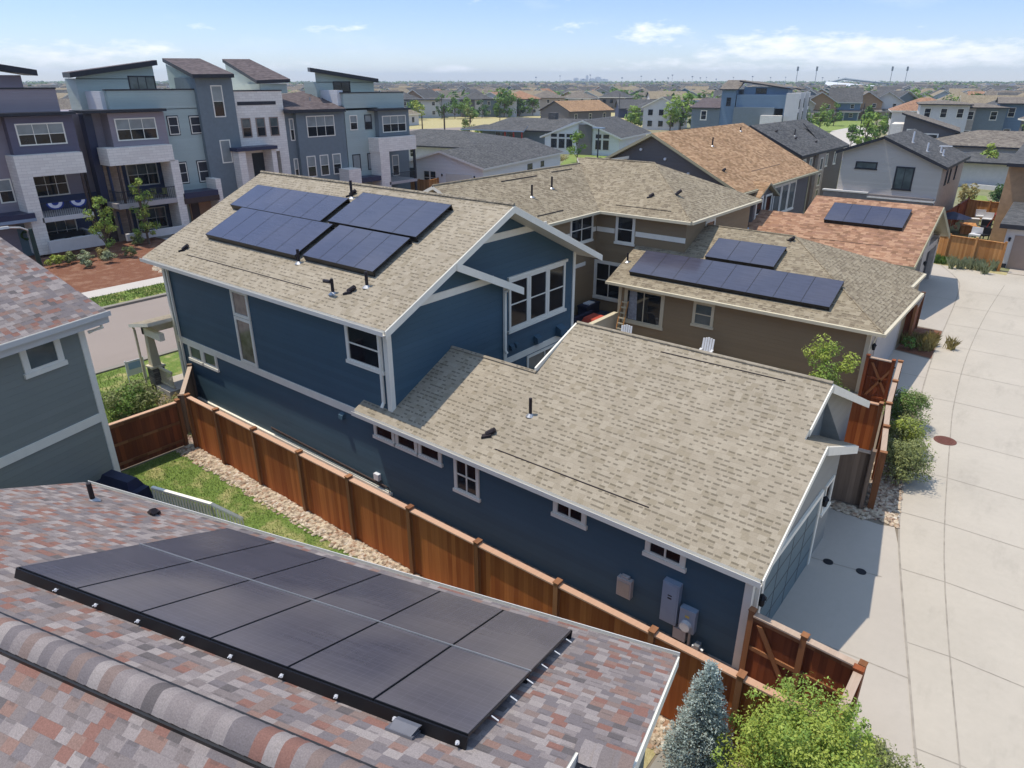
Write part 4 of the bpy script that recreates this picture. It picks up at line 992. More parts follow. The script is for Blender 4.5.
def clubhouse():
    F = Fr(12, -71, 109); H = thing('clubhouse', 'white gabled clubhouse with tall windows, a dark pier between them and charcoal roofs', 'clubhouse', (-75, 116, 0))
    solid(H, 'wall', 'white_siding', [(-7.5, 6.5, 0, 16, 0, 3.3)], F)
    g = MB(F); g.face([(-7.5, -.01, 3.2), (6.5, -.01, 3.2), (0, -.01, 5.6), (-2, -.01, 5.4)]); g.fcut().each('gable_wall', 'white_siding', H)
    r = MB(F); r.slab([(7.2, -.9, 3.1), (7.2, 17, 3.1), (0, 17, 5.8), (0, -.9, 5.8)], .28); r.slab([(-8.4, 17, 2.9), (-8.4, -.3, 2.9), (-.3, -.3, 5.8), (-.3, 17, 5.8)], .28); r.build('roof', ['dark_shingle', 'white_wall'], H)
    solid(H, 'pier', 'darkgrey_siding', [(-.9, 1.6, -.35, 0, 0, 5.1)], F)
    u = F.d((1, 0, 0))
    for x in (-6.4, -4.9, -3.4): window(H, F((x, 0, .9)), u, 1.4, 1.8, 1, 1, casing=.12, trim='white_wall'); window(H, F((x, 0, 2.75)), u, 1.4, .8, 1, 1, casing=.12, trim='white_wall')
    for x in (2.1, 3.5): window(H, F((x, 0, .9)), u, 1.3, 1.8, 1, 1, casing=.12, trim='white_wall'); window(H, F((x, 0, 2.75)), u, 1.3, .9, 1, 1, casing=.12, trim='white_wall')
    F2 = Fr(12, -92, 118)
    solid(H, 'wing_wall', 'slate_siding', [(-9, 13, 0, 14, 0, 3.0)], F2)
    r = MB(F2); r.slab([(-9.8, -1, 3.0), (13.5, -1, 3.0), (12.5, 7, 5.0), (-6, 7, 5.0)], .25); r.slab([(12.5, 7, 5.0), (13.5, 15, 3), (-9.8, 15, 3), (-6, 7, 5.0)], .25); r.slab([(-9.8, 15, 3), (-9.8, -1, 3), (-6, 7, 5)], .25); r.build('wing_roof', ['dark_shingle', 'dark_trim'], H)
    solid(H, 'chimney', 'stone', [(3.2, 4.8, 6.2, 7.8, 4, 6.1)], F2)
    solid(H, 'stone_base', 'stone', [(6.5, 11, -1.4, -.3, 0, 2.2)], F2)
    r = MB(F2); r.slab([(-12, -4, 3.1), (3, -5, 3.1), (2, -1, 3.9), (-8, -1, 3.9)], .2); r.build('porch_roof', ['dark_shingle', 'greybox'], H)
    m = MB(F2)
    for x in (-1.5, .4, 2.2): m.box(x, x + .25, -4.6, -4.4, 0, 3.0)
    m.box(-1.5, 2.4, -4.6, -4.4, 1.5, 1.7); m.build('porch_frame', 'redpaint', H)
    for x in (-6, -4.5, -3): window(H, F2((x, 0, .8)), F2.d((1, 0, 0)), 1.3, 1.7, 1, 1, casing=.1, trim='greybox')
clubhouse()

def white_lowhouse():
    F = Fr(11.5, -53.8, 61.8); H = thing('white_house', 'low white house with a charcoal gable roof and a white garage door', 'house', (-60, 72, 0))
    w, d, k = 11.3, 22.5, .3; zr = 2.95 + k * w / 2
    solid(H, 'wall', 'white_siding', [(-w, -.1, .4, d, 0, 2.9)], F)
    g = MB(F); g.face([(-w, .39, 2.8), (-.1, .39, 2.8), (-w / 2, .39, zr - .2)]); g.fcut().each('gable_wall', 'white_siding', H)
    r = MB(F); r.slab([(.35, -.1, 2.95), (.35, d + .3, 2.95), (-w / 2, d + .3, zr), (-w / 2, -.1, zr)], .22); r.slab([(-w - .4, d + .3, 2.95), (-w - .4, -.1, 2.95), (-w / 2, -.1, zr), (-w / 2, d + .3, zr)], .22); r.build('roof', ['dark_shingle', 'white_wall'], H)
    m = MB(F); m.box(-5.1, -1.6, .36, .4, 0, 2.1); m.build('garage_door', 'garage_white', H)
    for x in (-5.6, -1.2): lamp_wall(H, F((x, .38, 1.9)), F.d((0, -1, 0)))
    u = F.d((1, 0, 0)); window(H, F((-8.2, .38, .7)), u, .85, 1.6, 1, 2, casing=.07, trim='white_wall'); window(H, F((-7.3, .38, .7)), u, .85, 1.6, 1, 2, casing=.07, trim='white_wall'); window(H, F((-10.3, .38, 1.0)), u, .8, 1.5, 1, 2, casing=.07, trim='dark_trim')
    v = F.d((0, 1, 0)); window(H, F((-.1, 12, 1.6)), v, 1.4, .7, 2, 1, casing=.06, trim='dark_trim'); window(H, F((-.1, 16, 1.6)), v, 1.0, .7, 1, 1, casing=.06, trim='dark_trim')
    fence('patio_fence', 'small honey cedar fence in front of the white house wall', [F((-10.2, -1.6, 0))[:2], F((-6.2, -1.6, 0))[:2], F((-6.2, .3, 0))[:2]], 1.5, 'fence_tan', 'fence_tan', post='fence_tan', step=1.5)
white_lowhouse()
modern('white_house', 'low house with a broad charcoal hip roof behind the low white one', -84, 80, 24, 17, 2.9, 11.5, 'white_wall', 'dark_shingle', 'hip', .2, wins=3, floors=1)

def ramp_house():
    a, b = at(568, 123), at(624, 121.5)
    F = Fr(math.degrees(math.atan2(b.y - a.y, b.x - a.x)), 0, 0)
    H = modern('barn_house', 'dark grey house with a long orange roof beyond the clubhouse', at(590, 124).x, at(590, 124).y, 19, 12, 3.8, 80, 'darkgrey_siding', 'copper_shingle', 'gable_x', .42, wins=3, floors=1)
ramp_house()

def steel_rowhouse():
    # three-and-a-half storey row with mono-pitch roofs
    H = thing('townhouse_row', 'steel blue three-storey townhouse row with mono-pitch roofs and white brick towers', 'townhouse', (-70, 165, 0))
    y0, y1 = 0, 15; F = Fr(12, -70.5, 165.5)
    solid(H, 'wall', 'slate_siding', [(-6.5, 0, 0, 13, 0, 6.3)], F)
    solid(H, 'stair_wall', 'townblue_siding', [(0, 3.2, .2, 13, 0, 10.3)], F)
    solid(H, 'bay_wall', 'slate_siding', [(3.2, 12, -.6, 13, 0, 6.6)], F)
    solid(H, 'top_wall', 'townblue_siding', [(3.4, 14, .3, 13, 6.4, 9.2), (4.4, 14, 3, 12, 9, 10.8)], F)
    solid(H, 'tower', 'white_wall', [(14.2, 17.0, -.5, 2.5, 0, 9.6), (14.2, 17.0, 9, 12, 0, 9.6), (14.2, 17.0, 21, 24, 0, 9.6)], F)
    solid(H, 'back_wall', 'townblue_siding', [(13.9, 14.19, 0, 26, 0, 9.2), (4, 13.9, 13, 26, 0, 9.3)], F)
    solid(H, 'porch', 'pale_brick', [(9.5, 14, -2.4, -.6, 3.0, 5.0), (13.2, 14, -2.4, -1.8, 0, 3.0)], F)
    r = MB(F); r.slab([(-7, -.6, 6.4), (.0, -.6, 6.4), (0, 13.5, 8.2), (-7, 13.5, 8.2)], .2); r.build('low_roof', ['umber_shingle', 'dark_trim'], H)
    r = MB(F); r.slab([(-.6, -.3, 10.4), (3.6, -.3, 10.4), (3.6, 9, 12.3), (-.6, 9, 12.3)], .25); r.slab([(3.3, 2, 12.2), (14.6, 2, 10.6), (14.6, 13, 10.6), (3.3, 13, 12.2)], .3); r.slab([(4, 14, 12.0), (15.6, 14, 10.4), (15.6, 26, 10.4), (4, 26, 12.0)], .3); r.build('roof', ['brown_shingle', 'dark_trim'], H)
    u = F.d((1, 0, 0)); v = F.d((0, 1, 0))
    window(H, F((-4.4, 0, 3.6)), u, 1.5, 2.2, 1, 2, casing=.2); window(H, F((1.2, .2, 6.8)), u, 1.0, 1.8, 1, 2, casing=.12, trim='dark_trim'); window(H, F((7, 3, 9.4)), u, 2.4, 1.2, 2, 1, casing=.12, trim='dark_trim')
    for y in (.4, 9.8, 21.8):
        for z in (.6, 3.6, 6.4): window(H, F((17.0, y, z)), v, 1.5, 2.0, 1, 2, casing=.12, trim='dark_trim')
    for y in (3.5, 5.8, 13.5, 16.5): window(H, F((14.19, y, 3.6)), v, 1.8, 2.2, 2, 2, casing=.12); window(H, F((14.19, y, .6)), v, 1.6, 2.1, 1, 2, casing=.12, trim='dark_trim')
    m = MB(F)
    for y in (2.6, 12.2):
        m.box(14.2, 15.6, y, y + 6, 2.9, 3.1); m.box(15.5, 15.56, y, y + 6, 3.1, 4.1)
    m.build('balcony', 'dark_trim', H)
steel_rowhouse()

# right background houses (positions read off the photo's ground contact)
def charcoal_house():
    q = at(894, 171); F = Fr(8, q.x, q.y); H = thing('charcoal_house', 'charcoal house with a mono-pitch roof falling to the right and small white-framed windows', 'house', q)
    w, d, z0, z1_ = 6.6, 10, 7.6, 5.6
    m = MB(F); m.face([(0, 0, 0), (w, 0, 0), (w, 0, z1_), (0, 0, z0)]); m.face([(w, 0, 0), (w, d, 0), (w, d, z1_), (w, 0, z1_)]); m.face([(w, d, 0), (0, d, 0), (0, d, z0), (w, d, z1_)]); m.face([(0, d, 0), (0, 0, 0), (0, 0, z0), (0, d, z0)]); m.build('wall', 'darkgrey_siding', H)
    k = (z0 - z1_) / w; o = .5
    r = MB(F); r.slab([(-o, -o, z0 + k * o + .2), (w + o, -o, z1_ - k * o + .2), (w + o, d + o, z1_ - k * o + .2), (-o, d + o, z0 + k * o + .2)], .22); r.build('roof', ['brown_shingle', 'dark_trim'], H)
    solid(H, 'corner_wall', 'pale_brick', [(-1.6, -.01, .4, 6, 0, 6.4)], F)
    u = F.d((1, 0, 0)); window(H, F((.5, 0, 4.5)), u, 1.2, 1.3, 1, 1, casing=.18); window(H, F((2.6, 0, 4.5)), u, 2.0, .8, 1, 1, casing=.18)
    v = F.d((0, 1, 0))
    for y in (1.5, 4.5, 7.5): window(H, F((w, y, 3.2)), v, 1.0, 1.5, 1, 2, casing=.14)
charcoal_house()
modern('white_house', 'white-and-taupe house with three tall dark windows under a brown hip roof', -10, 113, 17, 12, 4.3, 6, 'white_wall', 'brown_shingle', 'hip', .25, wins=5, accent='beige_wall', acc_w=.42, floors=1)
modern('white_shed', 'low white garage with a dark flat-pitched roof behind a small yellow-green tree', -9.5, 104.5, 10, 6, 3.1, 4, 'white_wall', 'dark_shingle', 'hip', .25, wins=0, floors=1, cat='garage')
modern('white_house', 'white block house with three square windows and a wide brown roof', at(936, 146).x, at(936, 146).y, 8.5, 13, 7.9, 12, 'white_wall', 'brown_shingle', 'hip', .13, wins=3)
modern('grey_house', 'slate grey house at the right of the white block house', at(974, 146).x, at(974, 146).y, 8, 13, 7.3, 12, 'slate_siding', 'brown_shingle', 'hip', .13, wins=2, accent='beige_wall')
modern('grey_house', 'slate blue house with a shallow brown roof at the right edge', at(1016, 146).x, at(1016, 146).y, 9, 13, 8.0, 8, 'townblue_siding', 'brown_shingle', 'gable_x', .15, wins=2)
modern('grey_house', 'dark slate house with a stepped brown roof behind the right edge house', 2, 112, 12, 12, 4.8, 4, 'slate_siding', 'brown_shingle', 'hip', .2, wins=2)
modern('white_house', 'dark gabled house with bold white rakes and a porch, beside the green park', at(902, 118).x, at(902, 118).y, 11, 13, 6.0, 60, 'slate_siding', 'dark_shingle', 'gable_y', .5, wins=2, trimc='white_wall')

# ================================================================== TOWNHOUSES ACROSS THE STREET
XF = -60.0
def sc_(x, y, z):
    """values measured on the plane x = -60 carried to the depth x"""
    k = x / XF; return y * k, CH - (CH - z) * k
def tbox(H, name, mat, L):
    """boxes given by depth range and by y, z as measured on the facade plane"""
    m = MB()
    for (xf, xb, y0, y1, z0, z1) in L:
        a, b = sc_(xf, y0, z0); c, d = sc_(xf, y1, z1); m.box(xb, xf, a, c, max(b, 0) if z0 <= 0.01 else b, d)
    return m.each(name, mat, H) if name in ('post', 'wall', 'side_wall', 'recess_wall') else m.build(name, mat, H)
def twin(H, x, y, z, w, h, nx=1, ny=2, trim='trim', glass='glass', top='blind', casing=.09, **k):
    a, b = sc_(x, y, z); s = x / XF
    return window(H, (x, a, b), Yp, w * s, h * s, nx, ny, trim, casing, glass, top, 0, **k)
def troof(H, L, mat='umber_shingle', edge='dark_trim', t=.3, name='roof'):
    r = MB()
    for pts in L: r.slab([(x,) + sc_(x, y, z) for x, y, z in pts], t)
    return r.build(name, [mat, edge], H)
def railing(H, x, y0, y1, z0, z1, mat='dark_trim', side=None):
    m = MB(); a, b = sc_(x, y0, z0); c, d = sc_(x, y1, z1)
    m.box(x - .03, x + .03, a, c, d - .05, d)
    n = int((c - a) / .14)
    for i in range(n + 1): y = a + (c - a) * i / n; m.box(x - .012, x + .012, y - .012, y + .012, b, d - .05)
    if side:
        m.box(side, x, a - .03, a + .03, d - .05, d)
        for i in range(8): xx = side + (x - side) * i / 8; m.box(xx - .012, xx + .012, a - .012, a + .012, b, d - .05)
    return m.build('balcony_railing', mat, H)

def town_one():
    H = thing('plum_townhouse', 'plum-grey townhouse at the left edge with a white brick balcony frame', 'townhouse', (-63, 17, 0))
    tbox(H, 'wall', 'purple_siding', [(-60, -75, 4, 18.9, 0, 9.9), (-61.9, -75, 18.7, 23.2, 0, 9.8)])
    tbox(H, 'upper_wall', 'purple_siding', [(-60.0, -60.3, 4, 22.0, 9.9, 11.5), (-60.4, -63, 21.6, 21.95, 9.8, 11.5), (-63.5, -66, 4, 20.0, 9.8, 12.4)])
    tbox(H, 'bay', 'plum_dark', [(-59.3, -61.8, 18.3, 22.7, 7.15, 9.72)])
    tbox(H, 'shed_roof', 'dark_trim', [(-58.8, -60, 4, 23.0, 9.75, 9.95)])
    troof(H, [[(-62.5, 3, 15.6), (-62.5, 21.1, 12.75), (-66.5, 20.2, 12.75), (-66.5, 2.9, 15.6)][::1]], 'umber_shingle', 'dark_trim', .4)
    tbox(H, 'balcony_frame', 'pale_brick', [(-58.4, -60, 18.2, 22.8, 5.6, 7.1), (-58.4, -60, 18.2, 19.1, 0, 5.6)])
    tbox(H, 'parapet_cap', 'dark_trim', [(-59.95, -60.35, 4, 22.05, 11.5, 11.6)])
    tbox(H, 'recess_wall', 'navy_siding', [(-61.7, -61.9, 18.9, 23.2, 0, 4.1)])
    tbox(H, 'balcony_slab', 'white_wall', [(-58.4, -62, 19.0, 22.6, 2.3, 2.65)])
    tbox(H, 'porch_wall', 'white_wall', [(-57.6, -57.9, 19.0, 23.0, 0, .9), (-57.9, -62, 22.7, 23.0, 0, .9)])
    tbox(H, 'post', 'darkwood', [(-58.45, -58.6, 22.35, 22.5, 0, 5.6), (-61.5, -61.65, 22.6, 22.75, 0, 5.6)])
    twin(H, -59.3, 18.8, 7.75, 3.15, 1.5, 3, 2); twin(H, -61.7, 19.0, 4.15, 2.3, 1.7, 3, 2, top=None); twin(H, -61.7, 19.0, .75, 2.2, 1.7, 3, 2, top='glass_light')
    twin(H, -60, 16.7, 4.0, .95, 1.65, 1, 2)
    railing(H, -58.45, 19.1, 22.5, 2.65, 3.7)
    tbox(H, 'canopy', 'navy_trim', [(-58.2, -60, 14, 18.6, 2.65, 3.1)]); tbox(H, 'canopy_edge', 'greybox', [(-58.15, -58.2, 14, 18.62, 2.5, 2.72)])
    tbox(H, 'door', 'garage_blue', [(-59.95, -60.0, 17.2, 18.1, 0, 2.4)]); tbox(H, 'entry_wall', 'white_wall', [(-58.6, -60, 18.15, 18.5, 0, 2.5)])
    m = MB(); c = Vector((-59.9,) + sc_(-59.9, 17.65, 1.6)); m.tube([c + Vector((.02, .28 * math.cos(a * .5236), .28 * math.sin(a * .5236))) for a in range(13)], .09, 0, 6); m.build('wreath', 'leaf_dark', H)
    # side wall windows
    for i, y in enumerate((20.0, 21.6)):
        yy, zz = sc_(-58.38, y + .1, 3.66)
        b = thing('bunting', ('half-round white and blue bunting hung on the left of the plum balcony railing', 'half-round white and blue bunting hung on the right of the plum balcony railing')[i], 'bunting', (-58.38, yy, zz))
        for j, (r0, r1, mt) in enumerate(((.0, .2, 'bunting_blue'), (.2, .4, 'bunting_white'), (.4, .5, 'bunting_blue'))):
            m = MB()
            for a in range(10):
                t0, t1 = math.pi + math.pi * a / 10, math.pi + math.pi * (a + 1) / 10; wv = .02 * (a % 2)
                m.hexa([(-58.4 + q + wv, yy + 1.2 * rr * math.cos(tt), zz + rr * math.sin(tt)) for q in (0, .02) for (rr, tt) in ((r0 + .001, t0), (r1, t0), (r1, t1), (r0 + .001, t1))])
            m.build('cloth_band', mt, b)
    be = thing('porch_bench', 'dark bench with two pale cushions on the plum townhouse porch', 'bench', (-60, 20.6, .3))
    y0, z0 = sc_(-59.6, 19.4, .35); m = MB(); m.box(-60.2, -59.4, y0, y0 + 2.4, z0 + .35, z0 + .45); m.box(-60.3, -60.2, y0, y0 + 2.4, z0 + .35, z0 + .95); m.box(-60.2, -59.5, y0, y0 + .08, z0, z0 + .4); m.box(-60.2, -59.5, y0 + 2.3, y0 + 2.38, z0, z0 + .4); m.build('frame', 'black_iron', be)
    for k in range(2): m = MB(); m.box(-60.15, -59.45, y0 + .15 + 1.25 * k, y0 + .9 + 1.25 * k, z0 + .45, z0 + .55); m.build('cushion', 'white_wall', be)
town_one()

def town_teal_left():
    H = thing('teal_townhouse', 'pale teal townhouse with a dark slate stair tower, white brick balcony frame and mono-pitch roof', 'townhouse', (-66, 30, 0))
    tbox(H, 'side_wall', 'beige_wall', [(-62.0, -70, 23.7, 29.6, 0, 7.1), (-60.6, -62.0, 23.7, 24.4, 0, 7.1)])
    tbox(H, 'side_wall_upper', 'purple_siding', [(-60.6, -70, 23.7, 29.6, 7.1, 9.8)])
    tbox(H, 'base_wall', 'white_wall', [(-62.5, -70, 23.65, 24.5, 0, 3.4)])
    tbox(H, 'corner_strip', 'navy_trim', [(-60.4, -61.2, 23.45, 24.05, 1.2, 9.75)]); tbox(H, 'corner_strip_base', 'darkwood', [(-60.4, -61.2, 23.45, 24.05, 0, 3.2)])
    tbox(H, 'brick_pier', 'tan_brick', [(-60.3, -60.6, 24.05, 25.4, 0, 7.1)])
    tbox(H, 'wall', 'teal_siding', [(-60.0, -70, 29.5, 32.9, 0, 9.95)])
    tbox(H, 'parapet', 'teal_siding', [(-60.0, -60.3, 25.5, 32.7, 9.9, 11.35)]); tbox(H, 'parapet_cap', 'dark_trim', [(-59.95, -60.35, 25.4, 32.75, 11.35, 11.45)])
    tbox(H, 'parapet_side', 'white_siding', [(-60.4, -64, 25.0, 25.3, 9.9, 11.3)])
    tbox(H, 'bay', 'purple_siding', [(-59.3, -61, 25.2, 29.6, 7.15, 9.75)])
    tbox(H, 'shed_roof', 'dark_trim', [(-58.8, -61, 23.4, 29.9, 9.78, 9.98)])
    tbox(H, 'penthouse', 'teal_siding', [(-63, -65, 23.5, 29.4, 9.8, 12.2)])
    m = MB(); q = lambda y, z: (-63.0,) + sc_(-63.0, y, z); m.face([q(23.5, 12.15), q(29.4, 12.15), q(29.4, 13.15), q(23.6, 12.3)]); m.build('penthouse_gable', 'teal_siding', H)
    troof(H, [[(-62.4, 23.2, 12.6), (-62.4, 29.85, 13.55), (-65.6, 29.5, 13.55), (-65.6, 22.7, 12.6)]], 'umber_shingle', 'dark_trim', .38)
    twin(H, -63, 27.3, 10.3, 2.1, 2.1, 3, 1, trim='dark_trim', glass='glass_light', top=None)
    twin(H, -59.3, 25.6, 7.7, 3.2, 1.65, 3, 2); 
    tbox(H, 'balcony_frame', 'pale_brick', [(-58.3, -60, 24.6, 29.8, 5.9, 7.2), (-58.3, -60, 29.4, 30.1, 0, 5.95)])
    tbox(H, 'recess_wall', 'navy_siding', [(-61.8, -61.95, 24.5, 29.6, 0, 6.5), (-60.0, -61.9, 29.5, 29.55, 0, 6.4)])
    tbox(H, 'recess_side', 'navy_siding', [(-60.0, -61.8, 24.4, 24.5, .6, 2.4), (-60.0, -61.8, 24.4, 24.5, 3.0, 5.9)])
    twin(H, -61.8, 25.7, 4.2, 2.5, 1.75, 3, 2, top='glass_light'); twin(H, -61.8, 25.7, .7, 2.5, 1.7, 3, 2, top='glass_light')
    tbox(H, 'balcony_slab', 'beigebox', [(-58.3, -62, 24.6, 29.4, 2.55, 2.95)]); tbox(H, 'post', 'darkwood', [(-58.35, -58.5, 25.1, 25.25, 0, 5.95)])
    tbox(H, 'porch_wall', 'white_wall', [(-58.0, -58.3, 24.7, 29.6, 0, .55)])
    railing(H, -58.35, 24.8, 29.4, 2.95, 3.9, side=-60)
    for y, z, w, h, tr in ((29.82, 7.95, .85, 1.4, 'dark_trim'), (31.7, 7.95, 1.0, 1.35, 'dark_trim'), (29.85, 4.05, .85, 1.65, 'dark_trim'), (31.7, 4.0, 1.0, 1.7, 'dark_trim')):
        twin(H, -60, y, z, w, h, 1, 2, 'trim', 'glass' if y < 31 else 'glass_light', 'glass' if y < 31 else 'blind', .07)
        tbox(H, 'window_border', tr, [(-59.985, -60, y - .07, y + w + .07, z - .08, z + h + .08)])
    tbox(H, 'canopy', 'navy_trim', [(-58.3, -60, 30.0, 33.2, 2.75, 3.2)]); tbox(H, 'canopy_edge', 'darkwood', [(-58.25, -58.3, 30.0, 33.25, 2.3, 2.75)]); tbox(H, 'entry_wall', 'tan_wall', [(-59.8, -60, 30.4, 32.7, 0, 2.4)])
    tbox(H, 'door', 'darkwood', [(-59.75, -59.8, 30.5, 31.2, 0, 2.3)]); tbox(H, 'side_pier', 'pale_brick', [(-58.4, -60, 33.1, 33.6, 1.5, 4.1)])
    tbox(H, 'tower', 'slate_siding', [(-59.6, -63, 32.75, 36.1, 0, 12.3)]); troof(H, [[(-59.0, 32.6, 12.55), (-59.0, 36.4, 12.6), (-66, 33.5, 13.75), (-66, 30.3, 13.7)]], name='tower_roof')
    m = MB(); m.face([(-59.7,) + sc_(-59.7, 32.78, 11.0), (-65.5,) + sc_(-65.5, 30.5, 11.0), (-65.5,) + sc_(-65.5, 30.5, 13.3), (-59.7,) + sc_(-59.7, 32.78, 12.2)]); m.build('tower_side', 'teal_siding', H)
    twin(H, -59.6, 34.0, 9.15, 1.05, 2.55, 1, 2, top='blind'); twin(H, -59.6, 34.05, 5.35, 1.0, 1.95, 1, 1, glass='blind', top=None)
    for k, (y, rot) in enumerate(((26.6, 20), (27.6, 170), (28.3, 200))):
        yy, zz = sc_(-59.3, y, 2.96)
        F = Fr(rot, -59.3 - .3 * (k == 1), yy, zz)
        c = thing('balcony_chair', ('olive patio chair at the left of the teal balcony', 'olive patio chair behind the teal balcony table', 'olive patio chair at the right of the teal balcony')[k], 'chair', (-59.3, yy, zz))
        m = MB(F); m.box(-.24, .24, -.24, .24, .42, .47); m.build('seat', 'leaf_olive', c); m = MB(F); m.box(-.24, -.2, -.24, .24, .47, .95); m.build('backrest', 'leaf_olive', c)
        for a, b in ((-.22, -.22), (.2, -.22), (-.22, .2), (.2, .2)): m = MB(F); m.box(a, a + .03, b, b + .03, 0, .42); m.build('leg', 'black_iron', c)
    yy, zz = sc_(-59.3, 27.15, 2.96); t_ = thing('balcony_table', 'round dark table between olive chairs on the teal balcony', 'table', (-59.3, yy, zz))
    m = MB(); m.tube([(-59.3, yy, zz + .7), (-59.3, yy, zz + .74)], .42, 0, 14); m.build('tabletop', 'black_iron', t_); m = MB(); m.tube([(-59.3, yy, zz), (-59.3, yy, zz + .7)], .04); m.build('leg', 'black_iron', t_)
town_teal_left()

def town_white():
    H = thing('white_brick_townhouse', 'white brick townhouse with three upper windows and a navy entrance canopy', 'townhouse', (-66, 38, 0))
    m = 'pale_brick'
    tbox(H, 'wall', m, [(-60, -74, 36.05, 37.0, 0, 11.2), (-60, -74, 40.0, 40.95, 0, 11.2), (-60, -74, 37.0, 40.0, 6.0, 11.2), (-61.5, -74, 37.0, 40.0, 0, 6.0)])
    tbox(H, 'parapet_cap', 'dark_trim', [(-59.95, -60.3, 36, 41.0, 11.2, 11.3)])
    tbox(H, 'slot', 'dark_trim', [(-59.98, -60.0, 36.3, 40.2, 10.05, 10.35)])
    for y in (36.4, 37.85, 39.25): twin(H, -60, y, 7.35, .95, 1.65, 1, 2, 'garage_tan', 'glass', 'glass_light')
    tbox(H, 'canopy', 'navy_trim', [(-58.4, -60, 35.6, 39.8, 6.2, 6.5)]); tbox(H, 'canopy_pier', m, [(-58.6, -60, 35.7, 36.4, 0, 6.2), (-58.6, -60, 39.1, 39.6, 0, 6.2)])
    tbox(H, 'recess_wall', 'door', [(-61.45, -61.5, 37.0, 39.5, 2.5, 6.0)])
    troof(H, [[(-61.2, 38.5, 12.1), (-61.2, 42.05, 12.2), (-69, 38.1, 13.8), (-69, 35.5, 13.75)][::1]], name='penthouse_roof')
    tbox(H, 'penthouse', 'teal_siding', [(-61.6, -64, 38.8, 41.6, 11, 11.8)])
    g = MB(); g.face([(-61.6,) + sc_(-61.6, 38.75, 11.0), (-68.5,) + sc_(-68.5, 35.7, 11.0), (-68.5,) + sc_(-68.5, 35.7, 13.4), (-61.6,) + sc_(-61.6, 38.75, 11.8)]); g.build('penthouse_side', 'teal_siding', H)
    H = thing('slate_townhouse', 'dark slate townhouse with a brown pitched roof between the white brick and teal ones', 'townhouse', (-66, 44, 0))
    tbox(H, 'wall', 'slate_siding', [(-60.4, -74, 40.95, 42.2, 0, 9.4), (-60, -74, 42.2, 47.9, 0, 9.4)])
    troof(H, [[(-59.5, 40.9, 9.55), (-59.5, 48.2, 9.5), (-66, 45.6, 11.4), (-66, 41.0, 10.9)]])
    twin(H, -60, 43.3, 7.0, 3.3, 1.95, 3, 2)
    for y in (42.85, 44.4, 45.95): twin(H, -60, y, 3.3, 1.05, 2.0, 1, 2)
    for z in (6.8, 3.2): twin(H, -60.4, 41.35, z, .5, 2.0, 1, 2)
    for x, y in ((-62, 44), (-63, 46), (-64.5, 45.2), (-62.5, 45.3)): vent_pipe(H, (x,) + sc_(x, y, 9.55 + (x + 59.5) * -.233), .5, .06, True, 'metal')
town_white()

def town_teal_right():
    H = thing('teal_townhouse', 'pale teal townhouse at the right end of the row with a white brick porch frame', 'townhouse', (-66, 52, 0))
    tbox(H, 'wall', 'teal_siding', [(-60, -74, 48.0, 52.4, 0, 9.5), (-61.8, -74, 52.4, 56.5, 0, 9.3)]); tbox(H, 'parapet', 'teal_siding', [(-60, -60.3, 48.0, 56.2, 9.3, 10.9)]); tbox(H, 'parapet_cap', 'dark_trim', [(-59.95, -60.35, 47.9, 56.25, 10.9, 11.0)])
    tbox(H, 'parapet_side', 'white_siding', [(-60.35, -63, 47.3, 48.0, 9.4, 11.2)])
    tbox(H, 'bay', 'slate_siding', [(-59.4, -61.8, 52.4, 56.8, 6.5, 9.2)]); tbox(H, 'shed_roof', 'dark_trim', [(-58.9, -60, 51.9, 57.2, 9.15, 9.35)]); tbox(H, 'bay_foot', 'dark_trim', [(-59.2, -60, 52.3, 57, 6.4, 6.55)])
    tbox(H, 'penthouse', 'teal_siding', [(-63, -65, 44.9, 52.1, 9.4, 11.95)])
    g = MB(); q = lambda y, z: (-63.0,) + sc_(-63.0, y, z); g.face([q(44.9, 11.9), q(52.1, 11.9), q(52.1, 11.95), q(44.9, 12.9)]); g.build('penthouse_gable', 'teal_siding', H)
    troof(H, [[(-62.3, 44.4, 13.2), (-62.3, 52.8, 12.25), (-65.3, 52.5, 12.25), (-65.3, 44.1, 13.2)]], t=.38)
    twin(H, -63, 46.9, 10.7, 2.1, 1.3, 2, 1, trim='dark_trim', top=None)
    twin(H, -60, 48.55, 7.4, 1.0, 1.45, 1, 2); twin(H, -60, 50.5, 7.4, .95, 1.45, 1, 2, trim='dark_trim'); twin(H, -59.4, 52.9, 6.95, 3.4, 1.7, 3, 2)
    for y in (48.5, 50.5): twin(H, -60, y, 3.35, 1.05, 1.7, 1, 1, glass='blind', top=None, trim='dark_trim')
    tbox(H, 'porch_frame', 'pale_brick', [(-58.4, -60, 52.2, 57.7, 5.0, 6.45), (-58.4, -60, 52.3, 53.6, 0, 5.0)]); tbox(H, 'post', 'dark_trim', [(-58.5, -58.7, 57.3, 57.55, 0, 5.0)])
    tbox(H, 'recess_wall', 'slate_siding', [(-61.75, -61.8, 53, 56.5, 0, 5.2)]); twin(H, -61.75, 53.9, 2.4, 1.0, 2.2, 1, 2)
    tbox(H, 'balcony_slab', 'beigebox', [(-58.4, -62, 53.4, 57.6, 1.5, 1.8)]); railing(H, -58.45, 53.7, 57.5, 1.8, 2.7)
    tbox(H, 'canopy', 'navy_trim', [(-58.5, -60, 49.6, 52.3, 2.1, 2.6)]); tbox(H, 'side_pier', 'pale_brick', [(-58.4, -60, 47.9, 49.5, .5, 3.6)])
town_teal_right()

